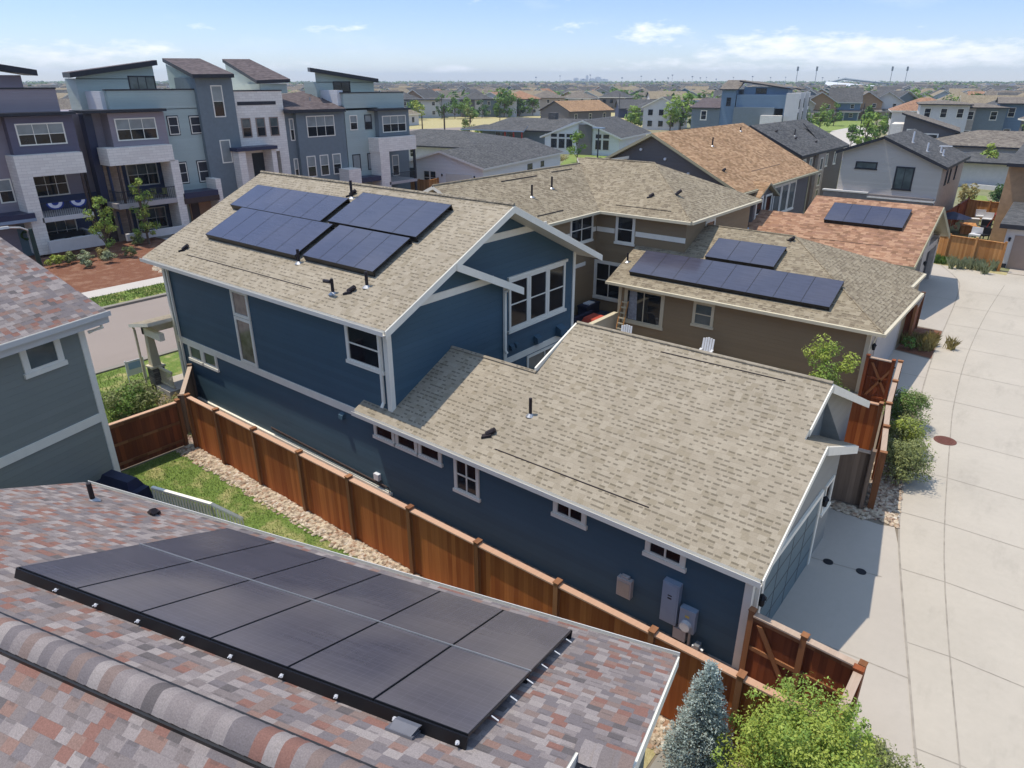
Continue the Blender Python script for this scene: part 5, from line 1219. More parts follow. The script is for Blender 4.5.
L = thing('street_lamp', 'dark green street lamp with a pale arm in front of the plum townhouse', 'street lamp', (-50.5, 15.2, 0))
lx = -50.5; k = lx / -56.73; ly = 17.04 * k
m = MB(); top = CH - (CH - 2.95) * .89; m.tube([(lx, ly, 0), (lx, ly, 3.6)], [.16, .12], 0, 10); m.tube([(lx, ly, 0), (lx, ly, .5)], .2, 0, 10); m.build('pole', plain('dark_green_paint', '#20342f', .5), L)
m = MB(); m.tube([(lx, ly, 3.3), (lx, ly - .15, 3.55), (lx, ly - .5, 3.75), (lx, ly - 1.2, 3.85)], .05, 0, 8); m.build('arm', 'gutter', L)
m = MB(); m.hexa([(lx - .15, ly - 2.1, 3.8), (lx + .15, ly - 2.1, 3.8), (lx + .15, ly - 1.1, 3.8), (lx - .15, ly - 1.1, 3.8), (lx - .1, ly - 2.0, 3.93), (lx + .1, ly - 2.0, 3.93), (lx + .1, ly - 1.1, 3.93), (lx - .1, ly - 1.1, 3.93)]); m.build('lamp_head', 'gutter', L)

# ================================================================== GROUND
t = NT('suburb_ground'); p = t.pos()
n1 = t.noise(p, .02, 5, .6); n2 = t.noise(p, .6, 5, .6)
c = t.ramp(n1, [(.35, srgb('#8a8066')), (.5, srgb('#7c8156')), (.62, srgb('#918770')), (.75, srgb('#a39a80'))])
c = t.mix(.35, c, t.ramp(n2, [(.3, srgb('#5f6145')), (.7, srgb('#a59b85'))]))
M['ground'] = t.out(c, .95, .1)
def sheet(name, mat, poly, z, kind='structure', stuff=False):
    m = MB(); m.face([(q[0], q[1], z) for q in poly]); o = m.build(name, mat); o['kind'] = 'stuff' if stuff else 'structure'; return o
m = MB(); m.face([(-5200, -5200, 0), (5200, -5200, 0), (5200, 5200, 0), (-5200, 5200, 0)]); struct('ground', m, 'ground')
sheet('house_lot', 'soil', [(-32, -12), (6, -12), (6, 58), (-32, 58)], .003)
# alley with its seams
def smooth(P, n=5):
    out = []
    for i in range(len(P) - 1):
        a, b, c, d = P[max(i - 1, 0)], P[i], P[i + 1], P[min(i + 2, len(P) - 1)]
        for j in range(n):
            t_ = j / n; out.append(tuple(.5 * (2 * b[k] + (c[k] - a[k]) * t_ + (2 * a[k] - 5 * b[k] + 4 * c[k] - d[k]) * t_ ** 2 + (3 * b[k] - a[k] - 3 * c[k] + d[k]) * t_ ** 3) for k in (0, 1)))
    return out + [P[-1]]
edge = [(4.2, 0), (2.6, 5), (1.3, 9), (.35, 11.8), (-.22, 13.98), (-.77, 16.25), (-1.5, 19.18), (-2.0, 21.9), (-2.35, 24.6), (-2.75, 27.5), (-3.14, 31.26), (-3.68, 37.6), (-3.98, 42.86), (-4.35, 48.7), (-4.9, 53.0), (-6.6, 57.2)]
edge = smooth([edge[i] for i in range(0, len(edge)) if i not in (5, 9)])
def ex(y):
    for a, b in zip(edge[:-1], edge[1:]):
        if a[1] <= y <= b[1]: return a[0] + (b[0] - a[0]) * (y - a[1]) / (b[1] - a[1])
    return edge[-1][0]
m = MB()
for a_, b_ in zip(edge[:-1], edge[1:]): m.face([(a_[0], a_[1], .012), (14, a_[1], .012), (14, b_[1], .012), (b_[0], b_[1], .012)])
def strip(pts, w=.04, z=.016, mi=1):
    for a, b in zip(pts[:-1], pts[1:]):
        a, b = Vector((a[0], a[1], z)), Vector((b[0], b[1], z)); n = (b - a).cross(UP).normalized() * w / 2
        m.face([a - n, b - n, b + n, a + n], mi)
strip(edge, .05)
s2_ = smooth([(2.6, 6), (1.65, 9.5), (.92, 12.52), (-.45, 19.52), (-1.5, 27.39), (-1.95, 31.5), (-2.35, 37.83), (-2.5, 45.6), (-2.4, 53.7)])
def sx(y):
    for a, b in zip(s2_[:-1], s2_[1:]):
        if a[1] <= y <= b[1]: return a[0] + (b[0] - a[0]) * (y - a[1]) / (b[1] - a[1])
    return -2.4
strip(s2_, .035)
for y in (12.5, 15.5, 18.35, 21.3, 24.3, 27.4, 31.2, 34.8, 38.6, 42.5, 46.4, 50.5):
    strip([(ex(y) - 0.02, y - .05), (sx(y), y + .08), (sx(y) + 8, y + .1)], .022, .018)
struct('alley', m, ['concrete', 'joint'])
def drive(name, poly, joints):
    global m
    m = MB(); m.face([(x, y, .008) for x, y in poly])
    for j in joints: strip(j, .035, .0125)
    return struct(name, m, ['driveway', 'joint'])
drive('driveway', [(xg - .7, 11.9), (.3, 11.9), (-.22, 13.98), (-.77, 16.25), (-1.5, 19.18), (-1.85, 20.3), (-2.2, 20.15), (-4.2, 20.1)], [[(-3.3, 17.3), (-1.6, 17.62)], [(-3.3, 14.1), (-.3, 14.3)]])
sheet('driveway', 'driveway', [(-.94, 5), (2.58, 5), (1.3, 9), (.31, 11.895), (-.94, 11.895)], .008)
drive('driveway', [(-5.3, 30.6), (-3.05, 30.3), (-3.5, 36.0), (-5.3, 36.4)], [[(-5.2, 33.4), (-3.3, 33.4)]])
drive('driveway', [(-6.6, 41.2), (-3.8, 41.0), (-4.25, 48.6), (-4.8, 53.0), (-6.5, 57.2), (-8.0, 57.2), (-6.8, 53.2)], [[(-6.4, 47.8), (-4.25, 47.8)]])
drive('driveway', [(-2.6, 57.4), (6, 57.4), (6, 59.0), (-2.6, 59.0)], [])
for i, (x, y) in enumerate(((-2.89, 17.39), (-2.08, 17.51))):
    m = MB(); m.tube([(x, y, .0), (x, y, .02)], .13, 0, 20); o = m.build('drain_cover', 'black_iron', None, (x, y, 0))
    tag(o, ('round black cleanout cover on the shaded driveway, the one nearer the garage', 'round black cleanout cover on the shaded driveway, the one nearer the alley')[i], 'drain cover')
m = MB(); c = (-1.64, 27.28)
m.tube([(c[0], c[1], .0), (c[0], c[1], .026)], .37, 0, 28)
for a in range(-2, 3): m.box(c[0] - .28 + abs(a) * .04, c[0] + .28 - abs(a) * .04, c[1] + a * .11 - .015, c[1] + a * .11 + .015, .026, .034)
tag(m.build('manhole_cover', 'rust', None, (c[0], c[1], 0)), 'round rusty manhole cover on the alley seam', 'manhole cover')
# street, kerbs, pavement
sheet('street', 'asphalt', [(-42.0, -160), (-32.5, -160), (-32.5, 140), (-42.0, 140)], .006)
for x0, x1 in ((-32.5, -32.15), (-42.35, -42.0)):
    m = MB(); m.box(x0, x1, -160, 140, 0, .13); struct('kerb', m, 'kerbmat')
sheet('sidewalk', 'sidewalk', [(-46.3, -160), (-44.7, -160), (-44.7, 140), (-46.3, 140)], .135)
for nm, mt, P, z in (('verge', 'lawn', [(-44.7, -160), (-42.35, -160), (-42.35, 140), (-44.7, 140)], .13), ('mulch_bed', 'mulch', [(-59.9, -20), (-46.3, -20), (-46.3, 60), (-59.9, 60)], .125), ('mulch_bed', 'mulch', [(-76, 22.0), (-59.9, 22.0), (-59.9, 23.8), (-76, 23.8)], .05), ('front_lawn', 'lawn', [(-32.15, 3), (-29.0, 3), (-29.0, 15), (-32.15, 15)], .06), ('front_lawn', 'lawn', [(-29.0, 3), (-23.0, 3), (-23.0, 9.9), (-27.3, 10.9), (-29.0, 11.0)], .05)):
    sheet(nm, mt, P, z)
m = MB(); m.box(-59.9, -46.3, 26.6, 27.9, .05, .15); struct('walkway', m, 'sidewalk')
m = MB(); m.tube([(-46.8, 22.2, .14), (-46.4, 22.5, .14)], .01); 
# yard behind the foreground house
sheet('back_lawn', 'lawn', [(-22.8, 3), (-4.6, 3), (-4.6, 9.45), (-10, 9.5), (-22.8, 9.45)], .010)
sheet('pebble_bed', 'pebble', [(-22.85, 9.45), (-10, 9.5), (-4.6, 9.45), (-1.0, 9.3), (-1.0, 10.03), (-22.85, 10.03)], .012)
sheet('side_passage', 'darkpebble', [(-26, 10.1), (-1.2, 10.1), (-1.2, 12.2), (-26, 12.2)], .012)
sheet('dry_lawn', 'drygrass', [(-4.55, 7.0), (-3.75, 7.0), (-3.75, 9.3), (-4.55, 9.35)], .014)
sheet('gravel_path', concrete('grey_fines', '#8f8a80', .15), [(-3.7, 7.0), (-2.0, 7.0), (-2.3, 9.25), (-3.7, 9.3)], .014)
sheet('alley_planting_bed', 'darkpebble', [(-2.72, 20.4), (-1.86, 20.4), (-2.3, 24.4), (-2.7, 27.4), (-3.05, 30.2), (-3.9, 30.2), (-3.3, 24.7)], .010)
sheet('alley_planting_bed', 'mulch', [(-5.2, 36.5), (-3.55, 36.2), (-3.85, 40.9), (-5.1, 40.9)], .010)
sheet('alley_planting_bed', 'drygrass', [(-8, 57.3), (-2.6, 56.6), (-2.6, 57.5), (-8, 59.3)], .014)

# ------------------------------------------------------------------ pebbles and grass
def pebbles(name, mat, spots):
    m = MB()
    for x, y, s in spots:
        a = rnd.random() * 3.14; ca, sa = math.cos(a), math.sin(a); lx, ly, lz = s * rnd.uniform(.8, 1.4), s * rnd.uniform(.6, 1), s * rnd.uniform(.45, .75)
        V = []
        for i in range(6):
            t_ = i * math.pi / 3; r = rnd.uniform(.85, 1.1); V.append((lx * math.cos(t_) * r, ly * math.sin(t_) * r))
        w = lambda q, z, k=1: (x + (q[0] * ca - q[1] * sa) * k, y + (q[0] * sa + q[1] * ca) * k, z)
        mid = [w(q, lz * .45 + .01) for q in V]; top = [w(q, lz + .01, .55) for q in V]; bot = [w(q, 0, .7) for q in V]
        m.face(top, 0)
        for i in range(6):
            j = (i + 1) % 6; m.face([mid[i], mid[j], top[j], top[i]], 0); m.face([bot[i], bot[j], mid[j], mid[i]], 0)
    o = m.build(name, mat, None, None, True); o['kind'] = 'stuff'; return o
S = [(rnd.uniform(-22.8, -9), 10.0 - min(.62, abs(rnd.gauss(0, .27))), rnd.uniform(.035, .085)) for _ in range(2600)] + [(rnd.uniform(-5, -1.2), rnd.uniform(9.2, 10.0), rnd.uniform(.035, .08)) for _ in range(700)]
pebbles('river_pebbles', 'pebble', S)
S = []
while len(S) < 620:
    y = rnd.uniform(20.3, 24.0); x = rnd.uniform(-2.75 - (y - 20.8) * .16, ex(y) - .02)
    S.append((x, y, rnd.uniform(.04, .1)))
S += [(rnd.uniform(-3.9, -2.6), rnd.uniform(20.15, 20.6), rnd.uniform(.04, .09)) for _ in range(160)]
pebbles('river_pebbles', 'pebble', S)
def blades(name, mat, region, n, h, w=.012, lean=.5, z=0.0):
    m = MB(); k = 0
    while k < n:
        x, y = region()
        if noise.noise(Vector((x * .9, y * .9, 0))) > .35 and rnd.random() < .6: k += 1; continue
        a = rnd.random() * 6.28; hh = h * rnd.uniform(.5, 1.2); l = rnd.gauss(0, lean) * hh; b = rnd.random() * 6.28
        dx, dy = math.cos(a) * w, math.sin(a) * w
        m.face([(x - dx, y - dy, z), (x + dx, y + dy, z), (x + math.cos(b) * l, y + math.sin(b) * l, z + hh)], 0, uv=[(0, 0)] * 3); k += 1
    o = m.build(name, mat); o['kind'] = 'stuff'; return o
blades('lawn_grass', 'blade', lambda: (rnd.uniform(-22.7, -8.5), rnd.uniform(6.2, 9.5)), 22000, .075, .011)
blades('lawn_grass', 'blade', lambda: (rnd.uniform(-32.0, -23.2), rnd.uniform(6, 12) if rnd.random() < .5 else rnd.uniform(7, 10)), 12000, .12, .02, .5, .05)
blades('verge_grass', 'blade', lambda: (rnd.uniform(-44.6, -42.4), rnd.uniform(8, 26)), 6000, .12, .03, .5, .13)

# ================================================================== PLANTS
def leaves(m, c, r, n, size, mi=0, squash=1.0, up=.4, hollow=.35):
    for _ in range(n):
        v = Vector((rnd.gauss(0, 1), rnd.gauss(0, 1), rnd.gauss(0, 1))).normalized() * (hollow + (1 - hollow) * rnd.random() ** .5)
        p = Vector(c) + Vector((v.x * r, v.y * r, v.z * r * squash))
        nrm = (v + Vector((rnd.uniform(-.8, .8), rnd.uniform(-.8, .8), rnd.uniform(-.5, .8) + up))).normalized()
        a = nrm.orthogonal().normalized(); a.rotate(__import__('mathutils').Quaternion(nrm, rnd.random() * 6.28)); b = nrm.cross(a)
        s = size * rnd.uniform(.6, 1.3)
        m.face([p - a * s, p - b * s * .45, p + a * s, p + b * s * .45], mi, True, uv=[(0, 0)] * 4)
def bush(name, label, cat, x, y, h, r, mat, n=2500, size=.06, clumps=22, group=None, trunk=True, z0=0.0, spread=1.0, bark='bark', mat2=None):
    H = thing(name, label, cat, (x, y, z0), group); m = MB(); cs = []
    for i in range(clumps):
        a = rnd.random() * 6.28; q = rnd.random() ** .6; zc = rnd.uniform(.28, .95)
        rr = r * math.sqrt(max(.05, 1 - ((zc - .5) / .62) ** 2)) * .8
        cs.append((Vector((x + math.cos(a) * rr * q * spread, y + math.sin(a) * rr * q, z0 + h * zc)), r * rnd.uniform(.22, .42)))
    if clumps > 100:
        for i in range(60):
            a = rnd.random() * 6.28; zc = rnd.uniform(.35, 1.08); rr = r * math.sqrt(max(.02, 1 - ((zc - .5) / .62) ** 2)) * rnd.uniform(.95, 1.18)
            c = Vector((x + math.cos(a) * rr, y + math.sin(a) * rr, z0 + h * zc)); leaves(m, c, rnd.uniform(.07, .16), 60, size * 1.15, rnd.randrange(2), 1.3)
    for c, cr in cs: leaves(m, c, cr, n // clumps, size, 1 if mat2 and rnd.random() < .4 else 0, .8)
    m.build('foliage', [mat, mat2] if mat2 else mat, H)
    if trunk:
        b = MB()
        for c, cr in cs[:9]:
            o = Vector((x + rnd.gauss(0, .05), y + rnd.gauss(0, .05), z0)); mid = o.lerp(c, .5) + Vector((rnd.gauss(0, .05), rnd.gauss(0, .05), .05)); b.tube([o, mid, c], [.022 * max(h, .6), .014 * max(h, .6), .004], 0, 5, True)
        b.build('stems', bark, H)
    return H
def tree(name, label, x, y, h, r, mat, n=700, size=.25, clumps=16, trunk_h=.35, group=None, z0=0.0, mat2=None, cat='tree'):
    H = thing(name, label, cat, (x, y, z0), group); m = MB(); b = MB()
    top = Vector((x + rnd.gauss(0, .05) * r, y + rnd.gauss(0, .05) * r, z0 + h * .85)); base = Vector((x, y, z0)); w = max(.035, h * .02)
    b.tube([base, base.lerp(top, .4) + Vector((rnd.gauss(0, .03) * h, rnd.gauss(0, .03) * h, 0)), top], [w, w * .6, w * .15], 0, 7, True)
    for i in range(clumps):
        zc = trunk_h + (1 - trunk_h) * rnd.random(); q = (zc - trunk_h) / (1 - trunk_h); rr = r * (math.sin(math.pi * min(.97, q * .8 + .2)) ** .7) * rnd.random() ** .5; a = rnd.random() * 6.28
        c = Vector((x + math.cos(a) * rr, y + math.sin(a) * rr, z0 + h * zc * .97)); s0 = base.lerp(top, max(.2, zc - .22))
        b.tube([s0, s0.lerp(c, .6) + Vector((0, 0, .02 * h)), c], [w * .45, w * .25, w * .08], 0, 5, True)
        leaves(m, c, r * rnd.uniform(.25, .45), n // clumps, size, 1 if mat2 and rnd.random() < .4 else 0, .8)
    m.build('crown', [mat, mat2] if mat2 else mat, H); b.build('trunk', 'bark', H); return H
def spruce(x, y, h, r):
    H = thing('blue_spruce', 'small conical blue spruce in front of the boundary fence', 'tree', (x, y, 0)); m = MB(); b = MB()
    b.tube([(x, y, 0), (x, y, h * .97)], [.06, .01], 0, 8, True)
    lev = 40
    for i in range(lev):
        f = i / (lev - 1); z = .12 + (h - .15) * f; R_ = r * (1 - f) ** .75 + .045
        for j in range(max(5, int(20 * (1 - f) + 5))):
            a = rnd.random() * 6.28; L = R_ * rnd.uniform(.72, 1.12); d = Vector((math.cos(a), math.sin(a), .12 + .5 * f)).normalized()
            tip = Vector((x, y, z)) + d * L
            if L > .15: b.tube([Vector((x, y, z)), tip], [.01, .004], 0, 4, True, False)
            n = int(18 + 60 * L / r)
            for q in range(n):
                t_ = rnd.uniform(.3, 1.03); p = Vector((x, y, z)) + d * L * t_ + Vector((rnd.gauss(0, .035), rnd.gauss(0, .035), rnd.gauss(0, .03)))
                nd = (d + Vector((rnd.gauss(0, .7), rnd.gauss(0, .7), rnd.gauss(.25, .5)))).normalized(); s = nd.orthogonal().normalized(); s.rotate(__import__('mathutils').Quaternion(nd, rnd.random() * 6.28)); ln = rnd.uniform(.03, .055)
                m.face([p - s * .009, p + nd * ln * .6 - s * .012, p + nd * ln, p + nd * ln * .6 + s * .012], 0, True, uv=[(0, 0)] * 4)
    m.build('crown', 'spruce', H); b.build('trunk', 'bark', H)
spruce(-2.95, 9.2, 2.78, .64)
bush('large_shrub', 'large yellow-green shrub at the lower right beside the gate fence', 'shrub', -1.28, 9.2, 2.8, 1.16, 'leaf_yellow', 36000, .03, 150, mat2='leaf_bright')
bush('olive_shrub', 'dull olive shrub at the right foot of the large yellow-green shrub', 'shrub', -.15, 11.0, .95, .7, 'leaf_olive', 6000, .03, 34)
bush('small_tree', 'bright green small tree beside the brown wing behind the garage ridge', 'tree', -5.75, 26.1, 3.3, 1.05, 'leaf_bright', 5200, .055, 40, mat2='leaf_yellow')
for (x, y, r, h, mt, lb) in ((-2.3, 23.3, .95, 1.3, 'leaf_olive', 'rounded olive shrub on the alley edge, the big front one next to the rocks'), (-2.75, 25.4, .8, 1.2, 'leaf_yellow', 'small yellow-green shrub in the middle of the alley edge row'), (-3.1, 27.5, .9, 1.4, 'leaf_mid', 'leafy green shrub at the far end of the alley edge row')):
    bush('alley_shrub', lb, 'shrub', x, y, h, r, mt, 7000, .042, 60, 'shrubs along the alley', mat2='leaf_olive')
bush('front_shrub', 'loose green shrub on the lawn in front of the side fence', 'shrub', -26.6, 9.8, 1.3, 1.15, 'leaf_olive', 3600, .06, 30, mat2='leaf_mid')
bush('front_weeds', 'dry tan-green weeds beside the blue house porch', 'plant', -25.3, 10.9, .9, .8, 'leaf_dry', 1500, .05, 18, mat2='leaf_olive')
def tuft(m, x, y, h, n, spread=.5, z=0.0, w=.012):
    for _ in range(n):
        a = rnd.random() * 6.28; l = h * spread * rnd.random(); bx, by = x + rnd.gauss(0, .08), y + rnd.gauss(0, .08); hh = h * rnd.uniform(.6, 1.1); dx, dy = -math.sin(a) * w, math.cos(a) * w
        m.face([(bx - dx, by - dy, z), (bx + dx, by + dy, z), (bx + math.cos(a) * l * .4 + dx * .8, by + math.sin(a) * l * .4 + dy * .8, z + hh * .65), (bx + math.cos(a) * l, by + math.sin(a) * l, z + hh), (bx + math.cos(a) * l * .4 - dx * .8, by + math.sin(a) * l * .4 - dy * .8, z + hh * .65)], 0, uv=[(0, 0)] * 5)
def grass_clump(label, x, y, h, n, mat, k=6, r=.5, group=None, z=0.0, w=.012):
    m = MB()
    for _ in range(k): tuft(m, x + rnd.gauss(0, r), y + rnd.gauss(0, r), h * rnd.uniform(.7, 1.1), n // k, .6, z, w)
    tag(m.build('grass_clump', mat, None, (x, y, z)), label, 'plant', group)
grass_clump('straggly dry weeds in the bed between the two alley driveways', -4.3, 38.2, .7, 500, 'leaf_dry', 10, .45, w=.02)
grass_clump('green weeds under the rust garage corner at the alley end', -6.9, 57.6, .7, 300, 'leaf_mid', 9, .25, w=.02)
grass_clump('pale dry weeds along the foot of the honey coloured fence', -4.6, 57.0, .8, 700, 'leaf_grey', 12, .7, w=.025)
bush('weed_shrub', 'dark green weed clump beside the brown garage driveway', 'plant', -4.6, 37.0, .6, .5, 'leaf_mid', 600, .05, 10)
# planting beds in front of the townhouses
tree('street_tree', 'young green tree between the plum and teal townhouses', -55.2, 21.2, 4.6, 0.95, 'leaf_bright', 1700, .09, 24, .2, z0=.12, mat2='leaf_yellow')
tree('street_tree', 'young green tree in front of the teal townhouse balcony', -57.0, 25.0, 5.2, 0.95, 'leaf_bright', 1700, .09, 24, .15, z0=.12, mat2='leaf_yellow')
for i, (x, y, mt, lb) in enumerate(((-54.6, 17.4, 'leaf_yellow', 'yellow-green clump beside the street lamp'), (-54.9, 18.4, 'leaf_olive', 'brown-green clump under the plum porch wall'), (-54.7, 19.4, 'leaf_grey', 'silver-green clump in the middle of the townhouse bed'), (-54.3, 20.4, 'leaf_dry', 'straw coloured clump at the right of the townhouse bed'), (-52.8, 18.6, 'leaf_grey', 'pale grey-green clump at the front of the townhouse bed'), (-52.9, 20.3, 'leaf_grey', 'grey-green clump at the front right of the townhouse bed'), (-53.4, 21.9, 'leaf_olive', 'olive clump under the young tree by the teal townhouse'), (-57.2, 24.2, 'leaf_olive', 'olive clump at the corner of the teal porch wall'))):
    bush('bed_plant', lb, 'plant', x, y, .8, .6, mt, 700, .09, 12, 'plants in the townhouse bed', False, .12)
m = MB()
for _ in range(60): x, y = rnd.uniform(-49, -47.5), rnd.uniform(21.2, 23.0); s = rnd.uniform(.12, .3); m.tube([(x, y, .12), (x, y, .12 + s * .5)], [s, s * .5], 0, 6)
o = m.build('boulders', 'pebble'); o['kind'] = 'stuff'
# lawn sign
H = thing('lawn_sign', 'white and pale blue sign board standing on the front lawn by the porch', 'sign', (-30.1, 11.6, 0))
m = MB(); m.box(-30.13, -30.1, 11.2, 11.9, .35, 1.0); m.build('board', 'white_plastic', H)
m = MB(); m.box(-30.099, -30.095, 11.28, 11.82, .62, .92); m.build('printed_panel', plain('pale_blue_print', '#8fa9c9'), H)
m = MB(); m.box(-30.14, -30.09, 11.16, 11.2, 0, 1.05); m.box(-30.14, -30.09, 11.9, 11.94, 0, 1.05); m.build('stakes', 'white_plastic', H)

# ------------------------------------------------------------------ brown house patio
m = MB(); m.box(-19.95, -17.2, 27.4, 32.2, 0, .28); tag(m.build('patio_deck', 'navy_deck', None, (-18.5, 30, 0)), 'dark deck in the corner of the brown house', 'deck')
m = MB(); m.box(-17.15, -17.0, 26.6, 29.85, 0, 1.15); m.box(-17.2, -16.95, 26.6, 29.85, 1.15, 1.2); tag(m.build('patio_wall', 'cream_trim', None, (-17.1, 28, 0)), 'low cream wall at the edge of the brown house deck', 'wall')
H = thing('patio_sofa', 'dark patio sofa with a red cushion behind the cream wall', 'sofa', (-17.9, 29, .28))
m = MB(); m.box(-18.5, -17.6, 28.2, 29.9, .28, .65); m.box(-18.6, -18.45, 28.2, 29.9, .65, 1.0); m.build('frame', 'navy_cloth', H)
m = MB(); m.hexa([(-18.35, 28.6, .75), (-17.55, 28.6, .75), (-17.55, 29.7, .75), (-18.35, 29.7, .75), (-18.25, 28.7, .98), (-17.6, 28.7, .95), (-17.6, 29.6, .95), (-18.25, 29.6, .98)]); m.build('cushion', 'red_cloth', H)
m = MB(); m.box(-18.4, -17.6, 28.3, 29.8, .65, .74); m.build('seat_pad', 'beige_wall', H)
for nm, lb, bx, mt in (('patio_table', 'low black table on the brown house deck', (-19.3, -18.7, 28.4, 29.3, .28, .75), 'black_iron'), ('storage_box', 'dark storage box against the wall at the back of the brown house deck', (-19.8, -19.2, 30.4, 31.8, .28, .9), 'navy_cloth')):
    H = thing(nm, lb, nm.split('_')[1], (bx[0], bx[2], .28)); m = MB(); m.box(*bx[:4], bx[5] - .08, bx[5]); m.build('top', mt, H)
    m = MB(); x0, x1, y0, y1, z0, zz_ = bx
    if nm == 'patio_table':
        for x in (x0 + .04, x1 - .08):
            for y in (y0 + .04, y1 - .08): m.box(x, x + .05, y, y + .05, z0, zz_ - .08)
    else: m.box(x0 + .03, x1 - .03, y0 + .03, y1 - .03, z0, zz_ - .08)
    m.build('legs' if nm == 'patio_table' else 'body', mt, H)
H = thing('folded_towel', 'white towel lying on the dark storage box', 'towel', (-19.5, 31, .9)); m = MB(); m.box(-19.7, -19.3, 30.8, 31.4, .9, .96); m.build('cloth', 'white_plastic', H)
def lawn_chair(x, y, rot, lb):
    F = Fr(rot, x, y); H = thing('lawn_chair', lb, 'chair', (x, y, 0), 'white lawn chairs behind the garage')
    m = MB(F); m.hexa([(-.28, -.25, .36), (.28, -.25, .36), (.28, .28, .42), (-.28, .28, .42), (-.28, -.25, .4), (.28, -.25, .4), (.28, .28, .46), (-.28, .28, .46)]); m.build('seat', 'white_plastic', H)
    m = MB(F)
    for i in range(5):
        xx = -.27 + i * .11; m.hexa([(xx, -.3, .4), (xx + .09, -.3, .4), (xx + .09, -.26, .4), (xx, -.26, .4), (xx, -.5, 1.12 - .03 * abs(i - 2)), (xx + .09, -.5, 1.12 - .03 * abs(i - 2)), (xx + .09, -.46, 1.12 - .03 * abs(i - 2)), (xx, -.46, 1.12 - .03 * abs(i - 2))])
    m.build('backrest', 'white_plastic', H)
    for a in (-.28, .23):
        m = MB(F); m.box(a, a + .05, .2, .26, 0, .42); m.build('leg', 'white_plastic', H); m = MB(F); m.box(a, a + .05, -.3, -.24, 0, .5); m.build('leg', 'white_plastic', H); m = MB(F); m.box(a - .03, a + .08, -.3, .28, .58, .62); m.build('armrest', 'white_plastic', H)
lawn_chair(-15.57, 28.2, 200, 'white plastic lawn chair near the cream patio wall'); lawn_chair(-11.74, 28.94, 190, 'white plastic lawn chair against the middle of the brown wing wall')
H = thing('wooden_trellis', 'narrow tan ladder trellis leaning at the corner of the brown wing', 'trellis', (-16.7, 29.3, 0))
for x in (-16.75, -16.4): m = MB(); m.hexa([(x, 29.2, 0), (x + .05, 29.2, 0), (x + .05, 29.25, 0), (x, 29.25, 0), (x, 29.75, 1.9), (x + .05, 29.75, 1.9), (x + .05, 29.8, 1.9), (x, 29.8, 1.9)]); m.build('rail', 'fence_tan', H)
for i in range(7): z = .25 + i * .26; y = 29.2 + .55 * z / 1.9; m = MB(); m.box(-16.7, -16.4, y, y + .04, z, z + .06); m.build('rung', 'cream_trim', H)

# ------------------------------------------------------------------ the yard between the pale house and the right edge
yard = []
q = at(966, 233); F = Fr(10, q.x, q.y)
H = thing('picnic_table', 'tan wooden picnic table in the yard behind the honey coloured fence', 'table', q); m = MB(F); m.box(-.6, .6, -.9, .9, .7, .76); m.build('tabletop', 'fence_tan', H)
for y in (-.7, .6): m = MB(F); m.box(-.5, .5, y, y + .08, 0, .7); m.build('leg', 'fence_tan', H)
for x in (-1.0, .75): m = MB(F); m.box(x, x + .25, -.9, .9, .42, .47); m.build('bench', 'fence_tan', H)
q = at(948, 234); H = thing('parasol', 'low dark navy parasol over the patio behind the honey coloured fence', 'parasol', q); m = MB(); m.tube([q, q + UP * 1.9], .03); m.build('pole', 'metal', H)
m = MB(); m.tube([q + UP * 1.45, q + UP * 1.9], [1.5, .03], 0, 8); m.build('canopy', 'navy_cloth', H)
for u, v, mt, lb in ((979, 221, 'white_plastic', 'white garden chair farthest back in the cluttered yard'), (974, 240, 'white_plastic', 'white garden chair beside the tan picnic table'), (984, 232, 'black_iron', 'black garden chair beside the tan house wall'), (981, 240, 'black_iron', 'black garden seat nearest the honey coloured fence'), (986, 224, 'white_plastic', 'white garden seat against the tan house wall')):
    q = at(u, v); F = Fr(rnd.uniform(-40, 40), q.x, q.y); H = thing('garden_chair', lb, 'chair', q); m = MB(F); m.box(-.4, .4, -.35, .35, .38, .5); m.build('seat', mt, H); m = MB(F); m.box(-.4, .4, .3, .38, .5, 1.0); m.build('backrest', mt, H)
    for a in (-.38, .32):
        for b in (-.33, .27): m = MB(F); m.box(a, a + .06, b, b + .06, 0, .38); m.build('leg', mt, H)
q = at(970, 225); H = thing('storage_chest', 'pale storage chest among the garden chairs of the cluttered yard', 'chest', q); m = MB(Fr(15, q.x, q.y)); m.box(-.6, .6, -.3, .3, 0, .55); m.build('body', 'beigebox', H); m = MB(Fr(15, q.x, q.y)); m.box(-.63, .63, -.33, .33, .55, .62); m.build('lid', 'white_wall', H)
bush('garden_shrub', 'small green shrub between the garden chairs and the tan wall', 'shrub', *at(988, 214)[:2], 1.3, .8, 'leaf_mid', 400, .1, 10)
H = thing('red_swing_frame', 'small red timber frame in the yard by the tan house wall', 'swing', (-5.2, 72, 0))
for y in (71, 74): m = MB(); m.tube([(-5.8, y, 0), (-5.2, y, 1.8), (-4.6, y, 0)], .06, 0, 6); m.build('leg', 'redpaint', H)
m = MB(); m.tube([(-5.2, 70.8, 1.8), (-5.2, 74.2, 1.8)], .06, 0, 6); m.build('beam', 'redpaint', H)
fence('yard_fence', 'dark board fence along the side of the pale grey house', [(-8.9, 60.5), (-8.3, 80)], 1.8, 'fence_dark', 'fence_dark', post='fence_dark', step=5)
fence('yard_fence', 'tan cross fence in the middle of the yard beyond the parasol', [(-8.2, 80), (-4.7, 79.5)], 1.7, 'fence_tan', 'fence_tan', post='fence_tan', step=2)
sheet('yard_lawn', 'parklawn', [at(968, 204)[:2], at(990, 206)[:2], at(986, 196)[:2], at(966, 195)[:2]], .02)
